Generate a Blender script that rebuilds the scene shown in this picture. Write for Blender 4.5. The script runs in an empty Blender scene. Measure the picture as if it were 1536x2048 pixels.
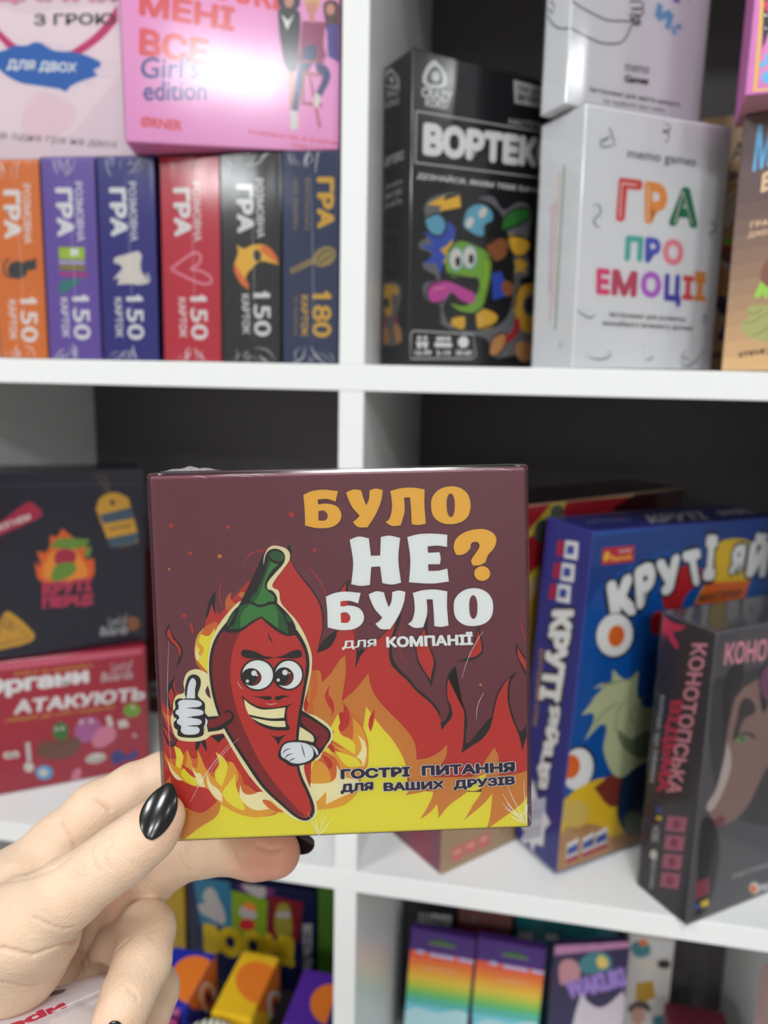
import bpy, bmesh, math, random
import numpy as np
from mathutils import Vector, Matrix, Euler

# ------------------------------------------------------------------ camera, world, exposure
scn = bpy.context.scene
col = scn.collection
random.seed(7)
SHELF = 1.40                      # height of the upper shelf board's top (m)

cam_data = bpy.data.cameras.new('camera')
cam = bpy.data.objects.new('camera', cam_data)
col.objects.link(cam)
scn.camera = cam
cam_data.sensor_fit = 'VERTICAL'
cam_data.sensor_height = 36.0
cam_data.lens = 1479.19 / 2048 * 36.0
cam_data.clip_start = 0.01
YAW, PITCH, ROLL = 0.1799, 0.1807, 0.0207
fw = Vector((-math.sin(YAW) * math.cos(PITCH), math.cos(YAW) * math.cos(PITCH), -math.sin(PITCH)))
rt = fw.cross(Vector((0, 0, 1))).normalized()
up = rt.cross(fw)
r2 = rt * math.cos(ROLL) + up * math.sin(ROLL)
u2 = -rt * math.sin(ROLL) + up * math.cos(ROLL)
cam.matrix_world = Matrix(((r2.x, u2.x, -fw.x, 0.1175), (r2.y, u2.y, -fw.y, -0.5089), (r2.z, u2.z, -fw.z, SHELF - 0.0079), (0, 0, 0, 1)))
cam_data.dof.use_dof = True
cam_data.dof.focus_distance = 0.226
cam_data.dof.aperture_fstop = 9.6

world = bpy.data.worlds.new('store')
scn.world = world
world.use_nodes = True
world.node_tree.nodes['Background'].inputs[0].default_value = (1, 0.98, 0.96, 1)
world.node_tree.nodes['Background'].inputs[1].default_value = 0.25

scn.view_settings.view_transform = 'Standard'
scn.view_settings.look = 'None'
scn.view_settings.gamma = 1.0
scn.view_settings.use_curve_mapping = False
scn.view_settings.exposure = 0.0
scn.cycles.use_denoising = True
scn.cycles.max_bounces = 8
scn.cycles.transparent_max_bounces = 16
PANEL_STRENGTH = 39.5

# ------------------------------------------------------------------ materials
def lin(c):
    return tuple((v / 12.92 if v <= 0.04045 else ((v + 0.055) / 1.055) ** 2.4) for v in (x / 255 for x in c)) + (1,)

def principled(name, rgb, rough=0.4, spec=0.5, coat=0.0, **kw):
    m = bpy.data.materials.new(name)
    m.use_nodes = True
    b = m.node_tree.nodes['Principled BSDF']
    b.inputs['Base Color'].default_value = lin(rgb)
    b.inputs['Roughness'].default_value = rough
    b.inputs['Specular IOR Level'].default_value = spec
    b.inputs['Coat Weight'].default_value = coat
    for k, v in kw.items():
        b.inputs[k].default_value = v
    return m

def bump(m, scale, strength, dist, kind='ShaderNodeTexNoise', detail=3):
    nt = m.node_tree
    tc = nt.nodes.new('ShaderNodeTexCoord'); tx = nt.nodes.new(kind); bp = nt.nodes.new('ShaderNodeBump')
    tx.inputs['Scale'].default_value = scale
    if 'Detail' in tx.inputs: tx.inputs['Detail'].default_value = detail
    bp.inputs['Strength'].default_value = strength; bp.inputs['Distance'].default_value = dist
    nt.links.new(tc.outputs['Object'], tx.inputs['Vector'])
    nt.links.new(tx.outputs[0], bp.inputs['Height'])
    nt.links.new(bp.outputs[0], nt.nodes['Principled BSDF'].inputs['Normal'])
    return m

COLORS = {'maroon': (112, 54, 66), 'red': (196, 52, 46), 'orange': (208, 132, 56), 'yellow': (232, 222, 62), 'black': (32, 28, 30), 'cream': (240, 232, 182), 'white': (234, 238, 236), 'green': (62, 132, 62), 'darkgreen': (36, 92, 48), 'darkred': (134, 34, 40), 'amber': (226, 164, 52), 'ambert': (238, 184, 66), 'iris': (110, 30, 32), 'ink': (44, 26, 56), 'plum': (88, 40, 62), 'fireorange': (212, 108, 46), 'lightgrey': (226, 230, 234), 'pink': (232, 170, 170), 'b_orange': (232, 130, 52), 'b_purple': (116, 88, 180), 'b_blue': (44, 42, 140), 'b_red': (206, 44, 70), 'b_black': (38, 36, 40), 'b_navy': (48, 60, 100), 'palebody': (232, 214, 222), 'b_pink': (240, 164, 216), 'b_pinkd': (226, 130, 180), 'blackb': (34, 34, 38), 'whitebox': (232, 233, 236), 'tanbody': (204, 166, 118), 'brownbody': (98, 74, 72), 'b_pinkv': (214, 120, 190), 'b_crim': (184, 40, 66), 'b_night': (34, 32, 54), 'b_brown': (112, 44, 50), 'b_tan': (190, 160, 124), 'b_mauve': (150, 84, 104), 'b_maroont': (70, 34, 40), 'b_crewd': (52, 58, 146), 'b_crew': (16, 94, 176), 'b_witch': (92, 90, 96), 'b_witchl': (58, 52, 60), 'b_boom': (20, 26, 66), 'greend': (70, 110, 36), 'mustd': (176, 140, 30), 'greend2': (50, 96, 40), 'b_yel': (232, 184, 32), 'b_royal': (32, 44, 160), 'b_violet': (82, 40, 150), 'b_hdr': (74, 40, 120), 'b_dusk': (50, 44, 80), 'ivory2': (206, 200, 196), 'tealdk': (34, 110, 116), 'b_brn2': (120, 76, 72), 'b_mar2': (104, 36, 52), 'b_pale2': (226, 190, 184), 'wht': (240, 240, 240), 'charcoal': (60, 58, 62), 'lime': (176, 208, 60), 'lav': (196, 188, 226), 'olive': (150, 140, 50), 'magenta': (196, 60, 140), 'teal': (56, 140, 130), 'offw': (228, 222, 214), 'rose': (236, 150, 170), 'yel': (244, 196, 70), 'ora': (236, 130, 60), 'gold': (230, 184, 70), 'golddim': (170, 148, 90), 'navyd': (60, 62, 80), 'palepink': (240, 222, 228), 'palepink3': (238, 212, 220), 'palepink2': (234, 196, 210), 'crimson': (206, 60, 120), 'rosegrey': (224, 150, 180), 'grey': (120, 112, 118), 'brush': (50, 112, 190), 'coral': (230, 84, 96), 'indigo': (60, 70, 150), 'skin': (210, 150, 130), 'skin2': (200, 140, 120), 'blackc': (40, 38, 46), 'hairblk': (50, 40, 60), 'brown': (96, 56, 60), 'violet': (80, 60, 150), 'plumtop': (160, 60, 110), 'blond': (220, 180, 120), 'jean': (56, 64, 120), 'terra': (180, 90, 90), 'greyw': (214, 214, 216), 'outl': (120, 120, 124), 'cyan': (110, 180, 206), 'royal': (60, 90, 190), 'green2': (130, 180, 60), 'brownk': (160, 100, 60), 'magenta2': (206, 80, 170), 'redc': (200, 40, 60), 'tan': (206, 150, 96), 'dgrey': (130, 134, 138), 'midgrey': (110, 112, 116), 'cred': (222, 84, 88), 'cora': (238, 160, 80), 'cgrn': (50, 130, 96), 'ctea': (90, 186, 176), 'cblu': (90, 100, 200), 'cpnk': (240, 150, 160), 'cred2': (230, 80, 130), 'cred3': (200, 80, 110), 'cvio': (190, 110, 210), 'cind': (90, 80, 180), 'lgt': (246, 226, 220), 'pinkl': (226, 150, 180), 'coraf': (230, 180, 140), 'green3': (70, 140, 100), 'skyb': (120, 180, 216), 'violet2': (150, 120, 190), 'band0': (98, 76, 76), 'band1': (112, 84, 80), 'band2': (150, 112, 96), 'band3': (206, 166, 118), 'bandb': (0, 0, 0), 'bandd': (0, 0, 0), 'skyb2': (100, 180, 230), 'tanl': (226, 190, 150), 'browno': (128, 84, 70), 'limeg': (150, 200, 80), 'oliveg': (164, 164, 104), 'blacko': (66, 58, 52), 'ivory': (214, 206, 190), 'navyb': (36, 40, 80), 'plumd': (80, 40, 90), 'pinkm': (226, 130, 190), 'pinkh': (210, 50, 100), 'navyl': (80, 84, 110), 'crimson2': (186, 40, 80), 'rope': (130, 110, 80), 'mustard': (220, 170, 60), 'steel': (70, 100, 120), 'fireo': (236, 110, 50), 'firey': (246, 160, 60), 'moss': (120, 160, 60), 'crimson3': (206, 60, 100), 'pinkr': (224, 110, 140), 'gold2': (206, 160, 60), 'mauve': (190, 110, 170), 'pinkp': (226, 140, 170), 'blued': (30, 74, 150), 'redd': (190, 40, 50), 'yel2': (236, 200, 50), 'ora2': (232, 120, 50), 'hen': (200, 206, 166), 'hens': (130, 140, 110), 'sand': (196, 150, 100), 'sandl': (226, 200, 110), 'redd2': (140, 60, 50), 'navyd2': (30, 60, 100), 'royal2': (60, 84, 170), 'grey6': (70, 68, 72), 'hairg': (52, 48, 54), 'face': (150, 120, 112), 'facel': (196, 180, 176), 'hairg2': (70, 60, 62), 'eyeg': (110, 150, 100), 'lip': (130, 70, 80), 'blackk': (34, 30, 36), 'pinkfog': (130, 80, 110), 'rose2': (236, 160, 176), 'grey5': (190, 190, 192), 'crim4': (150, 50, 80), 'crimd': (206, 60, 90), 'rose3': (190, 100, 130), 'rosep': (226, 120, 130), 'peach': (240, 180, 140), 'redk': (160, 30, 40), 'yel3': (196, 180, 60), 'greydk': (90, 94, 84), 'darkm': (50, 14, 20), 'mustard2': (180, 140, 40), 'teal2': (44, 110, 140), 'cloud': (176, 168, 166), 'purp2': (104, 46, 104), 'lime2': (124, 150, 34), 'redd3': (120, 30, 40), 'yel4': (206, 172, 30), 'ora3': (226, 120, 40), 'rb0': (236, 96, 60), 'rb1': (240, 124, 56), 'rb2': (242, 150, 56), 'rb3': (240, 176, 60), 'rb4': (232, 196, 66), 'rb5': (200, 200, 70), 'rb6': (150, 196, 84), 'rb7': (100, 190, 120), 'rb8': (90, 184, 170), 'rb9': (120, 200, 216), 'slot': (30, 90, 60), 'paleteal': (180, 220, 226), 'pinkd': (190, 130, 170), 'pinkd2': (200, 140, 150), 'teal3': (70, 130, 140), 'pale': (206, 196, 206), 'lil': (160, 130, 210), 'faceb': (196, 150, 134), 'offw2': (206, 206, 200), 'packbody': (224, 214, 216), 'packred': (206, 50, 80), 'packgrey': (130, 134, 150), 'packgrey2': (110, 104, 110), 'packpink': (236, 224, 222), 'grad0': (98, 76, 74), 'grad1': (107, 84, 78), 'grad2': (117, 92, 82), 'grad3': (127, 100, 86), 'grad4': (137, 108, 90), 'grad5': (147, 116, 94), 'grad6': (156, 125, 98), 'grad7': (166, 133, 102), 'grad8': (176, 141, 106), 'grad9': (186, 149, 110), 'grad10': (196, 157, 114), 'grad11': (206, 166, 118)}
_ink = {}
def ink(name):
    if name not in _ink:
        _ink[name] = principled('ink_' + name, COLORS[name], 0.38, 0.4)
    return _ink[name]

laminate = bump(principled('white_laminate', (232, 233, 232), 0.32, 0.4), 900, 0.05, 0.0002)
backboard = principled('grey_backboard', (92, 88, 90), 0.45, 0.4)
wall_paint = principled('wall_paint', (206, 202, 198), 0.8)
floor_tile = principled('floor_tile', (150, 146, 142), 0.4)
ceiling_tile = principled('ceiling_tile', (214, 214, 212), 0.8)

def film_material(name, scale, strength, dist, rough, gain):
    m = bpy.data.materials.new(name); m.use_nodes = True
    nt = m.node_tree; nt.nodes.clear()
    out = nt.nodes.new('ShaderNodeOutputMaterial'); mix = nt.nodes.new('ShaderNodeMixShader')
    tr = nt.nodes.new('ShaderNodeBsdfTransparent'); gl = nt.nodes.new('ShaderNodeBsdfGlossy'); fr = nt.nodes.new('ShaderNodeFresnel')
    tc = nt.nodes.new('ShaderNodeTexCoord'); mp = nt.nodes.new('ShaderNodeMapping'); nz = nt.nodes.new('ShaderNodeTexNoise'); bp = nt.nodes.new('ShaderNodeBump'); mu = nt.nodes.new('ShaderNodeMath')
    gl.inputs['Roughness'].default_value = rough
    gl.inputs['Color'].default_value = (1, 1, 1, 1)
    fr.inputs['IOR'].default_value = 1.5
    mp.inputs['Scale'].default_value = (1.0, 1.0, 0.45)
    nz.inputs['Scale'].default_value = scale; nz.inputs['Detail'].default_value = 2.5
    bp.inputs['Strength'].default_value = strength; bp.inputs['Distance'].default_value = dist
    mu.operation = 'MULTIPLY'; mu.inputs[1].default_value = gain; mu.use_clamp = True
    L = nt.links.new
    L(tc.outputs['Object'], mp.inputs['Vector']); L(mp.outputs[0], nz.inputs['Vector']); L(nz.outputs[0], bp.inputs['Height'])
    L(bp.outputs[0], gl.inputs['Normal']); L(bp.outputs[0], fr.inputs['Normal']); L(fr.outputs[0], mu.inputs[0])
    L(mu.outputs[0], mix.inputs[0]); L(tr.outputs[0], mix.inputs[1]); L(gl.outputs[0], mix.inputs[2]); L(mix.outputs[0], out.inputs[0])
    return m
film = film_material('shrink_film', 26, 0.12, 0.003, 0.11, 0.85)
film_tight = film_material('shrink_film_tight', 18, 0.06, 0.003, 0.12, 0.8)

def crease_material():
    m = bpy.data.materials.new('film_crease'); m.use_nodes = True
    nt = m.node_tree; b = nt.nodes['Principled BSDF']
    b.inputs['Base Color'].default_value = (0.9, 0.9, 0.92, 1); b.inputs['Roughness'].default_value = 0.15
    b.inputs['Alpha'].default_value = 0.38
    return m
crease = crease_material()

# ------------------------------------------------------------------ helpers
def tag(o, label=None, cat=None, group=None, kind=None):
    for k, v in (('label', label), ('category', cat), ('group', group), ('kind', kind)):
        if v: o[k] = v
    return o

def empty(name, M=None, loc=(0, 0, 0)):
    o = bpy.data.objects.new(name, None)
    col.objects.link(o)
    o.empty_display_size = 0.02
    o.matrix_world = M if M is not None else Matrix.Translation(loc)
    return o

def mesh_obj(name, me, parent=None, mats=()):
    o = bpy.data.objects.new(name, me)
    col.objects.link(o)
    for m in mats: me.materials.append(m)
    if parent is not None: o.parent = parent
    return o

def from_bm(name, bm, mats, parent=None, smooth=False):
    me = bpy.data.meshes.new(name)
    bm.to_mesh(me); bm.free()
    if smooth:
        for p in me.polygons: p.use_smooth = True
    return mesh_obj(name, me, parent, mats)

def add_box(bm, x0, y0, z0, x1, y1, z1, bevel=0.0, seg=2, mat=0, face_mats=None):
    vs = [bm.verts.new(p) for p in ((x0, y0, z0), (x1, y0, z0), (x1, y1, z0), (x0, y1, z0), (x0, y0, z1), (x1, y0, z1), (x1, y1, z1), (x0, y1, z1))]
    F = {'b': (3, 2, 1, 0), 't': (4, 5, 6, 7), 'f': (0, 1, 5, 4), 'r': (1, 2, 6, 5), 'k': (2, 3, 7, 6), 'l': (3, 0, 4, 7)}
    fs = []
    for k, ix in F.items():
        f = bm.faces.new([vs[i] for i in ix]); f.material_index = (face_mats or {}).get(k, mat); fs.append(f)
    if bevel > 0:
        es = {e for f in fs for e in f.edges}
        bmesh.ops.bevel(bm, geom=list(es), offset=bevel, segments=seg, affect='EDGES', profile=0.5, material=0)

def box_obj(name, lo, hi, mats, parent=None, bevel=0.0, kind=None):
    bm = bmesh.new(); add_box(bm, *lo, *hi, bevel=bevel)
    o = from_bm(name, bm, mats, parent)
    if kind: o['kind'] = kind
    return o

# ---- printed artwork: every face's print is given in millimetres on that face
def smooth_pts(pts, closed, n=6):
    P = [Vector((p[0], p[1])) for p in pts]; sh = [len(p) > 2 for p in pts]; N = len(P); out = []
    segs = N if closed else N - 1
    for i in range(segs):
        a, b = P[i], P[(i + 1) % N]
        sa, sb = sh[i], sh[(i + 1) % N]
        if not closed and i == 0: sa = True
        if not closed and i == segs - 1: sb = True
        if sa and sb:
            out.append(a); continue
        d = (b - a).length
        def tang(k):
            p, q = P[(k - 1) % N], P[(k + 1) % N]
            t = q - p
            return t.normalized() * d if t.length > 1e-9 else (b - a)
        ta = (b - a) if sa else tang(i)
        tb = (b - a) if sb else tang((i + 1) % N)
        for k in range(n):
            t = k / n; t2 = t * t; t3 = t2 * t
            out.append(a * (2 * t3 - 3 * t2 + 1) + ta * (t3 - 2 * t2 + t) + b * (-2 * t3 + 3 * t2) + tb * (t3 - t2))
    if not closed: out.append(P[-1])
    return out

_glyphs = {}
def text_geo(txt, bold):
    key = (txt, bold)
    if key not in _glyphs:
        c = bpy.data.curves.new('lettering', 'FONT'); c.body = txt; c.offset = bold; c.resolution_u = 3
        o = bpy.data.objects.new('lettering', c); col.objects.link(o)
        me = bpy.data.meshes.new_from_object(o.evaluated_get(bpy.context.evaluated_depsgraph_get()))
        v = np.array([tuple(q.co)[:2] for q in me.vertices]); f = [tuple(p.vertices) for p in me.polygons]
        bpy.data.objects.remove(o); bpy.data.curves.remove(c); bpy.data.meshes.remove(me)
        _glyphs[key] = (v, f)
    return _glyphs[key]

LAYER = 4e-6
class Print:
    def __init__(self, w, h):
        self.bm = bmesh.new(); self.mats = []; self.z = 2e-5; self.w, self.h = w, h
    def mi(self, name):
        if name not in self.mats: self.mats.append(name)
        return self.mats.index(name)
    def poly(self, pts, c):
        try:
            f = self.bm.faces.new([self.bm.verts.new((p[0] / 1000, p[1] / 1000, self.z)) for p in pts])
            f.material_index = self.mi(c)
            f.normal_update()
            if f.normal.z < 0: f.normal_flip()
        except ValueError: pass
    def item(self, it):
        k = it[0]
        if k == 's':
            self.z += LAYER; self.poly(smooth_pts(it[2], True), it[1])
        elif k == 'l':
            self.z += LAYER; P = smooth_pts(it[3], False); w = it[2] / 2; n = len(P); L, R = [], []
            for i, p in enumerate(P):
                a, b = P[max(i - 1, 0)], P[min(i + 1, n - 1)]
                t = (b - a).normalized() if (b - a).length > 1e-9 else Vector((1, 0)); nn = Vector((-t.y, t.x))
                s = 1.0
                if it[5]: s = 0.12 + 0.88 * min(1, 3.0 * min(i, n - 1 - i) / max(n - 1, 1))
                L.append(p + nn * w * s); R.append(p - nn * w * s)
            for i in range(n - 1):
                self.poly([L[i], R[i], R[i + 1], L[i + 1]], it[1])
        elif k == 't':
            self.z += LAYER
            _, c, txt, (a, b, u), bold, _, outl = it
            v0, _f = text_geo(txt, 0.0)
            lo, hi = v0.min(0), v0.max(0)
            jobs = [(bold, c)]
            if outl: jobs = [(outl[1], outl[0]), (bold, c)]
            A, B, U = Vector(a), Vector(b) - Vector(a), Vector(u) - Vector(a)
            ring = 8 if bold >= 0.03 else 4
            v, F = v0, _f
            for off, cc in jobs:
              shifts = [(0.0, 0.0)] if off <= 0 else [(off * math.cos(2 * math.pi * k / ring), off * math.sin(2 * math.pi * k / ring)) for k in range(ring)]
              for sx, sy in shifts:
                q = (v - lo + np.array((sx, sy)) + bold) / (hi - lo + 2 * bold)
                vs = [self.bm.verts.new(((A.x + B.x * s + U.x * t) / 1000, (A.y + B.y * s + U.y * t) / 1000, self.z)) for s, t in q]
                for f in F:
                    try:
                        g = self.bm.faces.new([vs[i] for i in f]); g.material_index = self.mi(cc)
                        g.normal_update()
                        if g.normal.z < 0: g.normal_flip()
                    except ValueError: pass
                self.z += 1e-7
              self.z += LAYER
    def build(self, name, parent, M, margin=0.0006):
        bm = self.bm
        for co, no in (((margin, 0, 0), (-1, 0, 0)), ((self.w - margin, 0, 0), (1, 0, 0)), ((0, margin, 0), (0, -1, 0)), ((0, self.h - margin, 0), (0, 1, 0))):
            bmesh.ops.bisect_plane(bm, geom=bm.verts[:] + bm.edges[:] + bm.faces[:], plane_co=co, plane_no=no, clear_outer=True, dist=1e-7)
        o = from_bm(name, bm, [ink(c) for c in self.mats], parent)
        o.matrix_local = M
        return o

def face_matrix(face, W, D, H):
    # columns: u (right as seen), v (up as seen), n (outward), origin
    if face == 'f': u, v, n, o = (1, 0, 0), (0, 0, 1), (0, -1, 0), (0, 0, 0)
    elif face == 'l': u, v, n, o = (0, -1, 0), (0, 0, 1), (-1, 0, 0), (0, D, 0)
    elif face == 'r': u, v, n, o = (0, 1, 0), (0, 0, 1), (1, 0, 0), (W, 0, 0)
    else: u, v, n, o = (1, 0, 0), (0, 1, 0), (0, 0, 1), (0, 0, H)
    return Matrix(((u[0], v[0], n[0], o[0]), (u[1], v[1], n[1], o[1]), (u[2], v[2], n[2], o[2]), (0, 0, 0, 1)))

def pose(p):
    return Matrix.Translation((p['x'], p['y'], p['z'] + SHELF)) @ Matrix.Rotation(p.get('yaw', 0), 4, 'Z') @ Matrix.Rotation(p.get('pit', 0), 4, 'X') @ Matrix.Rotation(p.get('rol', 0), 4, 'Y')

SIDES = 'fltr'
PANEL = {'f': 'front_panel', 'l': 'side_panel', 't': 'top_panel', 'r': 'side_panel'}
def carton(key, name, label, cat, colors, group=None, wrap=None, bevel=0.0008, folds=0):
    p = BOXES[key]; W, D, H = p['W'], p['D'], p['H']
    root = empty(name, pose(p)); tag(root, label, cat, group)
    bm = bmesh.new(); mats = []
    fm = {}
    for k in '*btfrkl':
        c = colors.get(k, colors['*'])
        if c not in mats: mats.append(c)
        fm[k] = mats.index(c)
    add_box(bm, 0, 0, 0, W, D, H, bevel=bevel, face_mats=fm)
    from_bm('carton', bm, [ink(c) for c in mats], root)
    top = 0
    for face in SIDES:
        if key + '_' + face in ART:
            w, h = {'f': (W, H), 'l': (D, H), 'r': (D, H), 't': (W, D)}[face]
            pr = Print(w, h)
            for it in ART[key + '_' + face]: pr.item(it)
            pr.build(PANEL[face], root, face_matrix(face, W, D, H))
    if wrap:
        g = 0.0009
        bm = bmesh.new(); add_box(bm, -g, -g, 0.0001, W + g, D + g, H + g, bevel=0.0012)
        wr = from_bm('shrink_wrap', bm, [wrap], root)
        if folds: film_folds(wr, W, H, folds)
    return root

def film_ridge(bm, W, H, a, b, w, h, bend):
    a, b = Vector(a), Vector(b); K = 8; t = (b - a); nn = Vector((-t.y, t.x)).normalized(); prev = None
    for i in range(K + 1):
        s = i / K; c = a + t * s + nn * bend * math.sin(s * math.pi); ww = w * math.sin(math.pi * (0.12 + 0.76 * s))
        row = [bm.verts.new((min(max(px_, 0), W), py_, min(max(pz_, 0.0004), H))) for px_, py_, pz_ in ((c.x + nn.x * ww, -0.00095, c.y + nn.y * ww), (c.x, -0.00095 - h, c.y), (c.x - nn.x * ww, -0.00095, c.y - nn.y * ww))]
        if prev:
            for k in range(2): bm.faces.new((prev[k], prev[k + 1], row[k + 1], row[k]))
        prev = row

def film_folds(root, W, H, n):
    # puckered seams of the film at the two short ends and down the middle of a face
    bm = bmesh.new()
    rnd = random.Random(int(W * 1e5) + n)
    def ridge(*a): film_ridge(bm, W, H, *a)
    for end in (0, 1):
        y0 = H * (0.995 if end else 0.005); s = -1 if end else 1
        cx = W * rnd.uniform(0.35, 0.65)
        for k in range(n):
            x0 = W * rnd.uniform(0.06, 0.94); L = H * rnd.uniform(0.02, 0.10) * (1 if end else 0.8)
            ridge((x0, y0), (x0 + (cx - x0) * rnd.uniform(0.1, 0.9), y0 + s * L), rnd.uniform(0.0002, 0.0007), rnd.uniform(0.0003, 0.0008), rnd.uniform(-0.004, 0.004))
    ridge((W * 0.5, H * 0.9), (W * 0.56, H * 0.1), 0.00018, 0.0002, 0.001)
    from_bm('film_fold', bm, [crease], root, True)

# ------------------------------------------------------------------ measured sizes, positions and printed artwork (mm on each face)
PANELS = [(0.3, -1.25, 0.2, 0.2), (-1.1, -1.25, 0.2, 0.2), (0.58, -3.05, 0.27, 0.27), (1.8, -3.05, 0.27, 0.27), (-2.0, -3.05, 0.27, 0.27), (-1.9, -4.6, 0.27, 0.27), (2.2, -4.6, 0.27, 0.27), (3.04, -0.8, 0.18, 0.1), (2.65, -1.67, 0.18, 0.1)]  # outer panels of the two far rows are added frontal fill light
HAND = [('palm', 0.01, 0.004, [((-0.12145, -0.31334, -0.25091), 0.02789), ((-0.09624, -0.31069, -0.23348), 0.03012), ((-0.07415, -0.30537, -0.21533), 0.02537), ((-0.05941, -0.29738, -0.209), 0.02207)]), ('heel', 0.008, 0.006, [((-0.07974, -0.3137, -0.22135), 0.02125), ((-0.04039, -0.31888, -0.19874), 0.01746), ((-0.02808, -0.32085, -0.188), 0.01363)]), ('thumb', 0.004, 0.0045, [((-0.04747, -0.32376, -0.19584), 0.01881), ((-0.02741, -0.32597, -0.18008), 0.01389), ((-0.01221, -0.32535, -0.1666), 0.01022), ((-0.00269, -0.32228, -0.15939), 0.00882), ((0.00394, -0.31963, -0.15439), 0.00884), ((0.01034, -0.31614, -0.14908), 0.00811), ((0.01401, -0.3138, -0.14455), 0.00658)]), ('web', 0.006, 0.004, [((-0.05934, -0.30835, -0.19025), 0.01395), ((-0.03873, -0.30908, -0.18098), 0.01022), ((-0.03119, -0.30592, -0.17695), 0.00718)]), ('index', 0.0035, 0.004, [((-0.06939, -0.30243, -0.20417), 0.01522), ((-0.04847, -0.30161, -0.18687), 0.0124), ((-0.03525, -0.29669, -0.17334), 0.01063), ((-0.02387, -0.29059, -0.16275), 0.01017), ((-0.01308, -0.28342, -0.15698), 0.00906), ((-0.00419, -0.27771, -0.15437), 0.00899), ((0.01461, -0.2713, -0.14939), 0.00777)]), ('middle', 0.0035, 0.0018, [((-0.05393, -0.27974, -0.25291), 0.01201), ((-0.03491, -0.28006, -0.22874), 0.01012), ((-0.01822, -0.28081, -0.20464), 0.00984), ((-0.00215, -0.27995, -0.18515), 0.00984), ((0.01088, -0.27798, -0.18169), 0.00851), ((0.02102, -0.27645, -0.18063), 0.00831), ((0.02929, -0.27523, -0.18106), 0.00941), ((0.03711, -0.27443, -0.18106), 0.00883)]), ('ring', 0.0035, 0.0012, [((-0.03504, -0.28152, -0.24763), 0.01216), ((-0.01555, -0.29091, -0.21715), 0.01067), ((-0.0037, -0.29641, -0.20268), 0.00956), ((0.00015, -0.30662, -0.20583), 0.0092), ((0.00014, -0.31614, -0.20978), 0.00823), ((0.00037, -0.32241, -0.21319), 0.0074), ((-3e-05, -0.32685, -0.21724), 0.00666)]), ('little', 0.0035, 0.0012, [((-0.03467, -0.27817, -0.26335), 0.01101), ((-0.01406, -0.2861, -0.23717), 0.00946), ((-0.00553, -0.29005, -0.23342), 0.00889), ((-0.00432, -0.29846, -0.23538), 0.00827), ((-0.0049, -0.30749, -0.23893), 0.00733)])]
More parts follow.
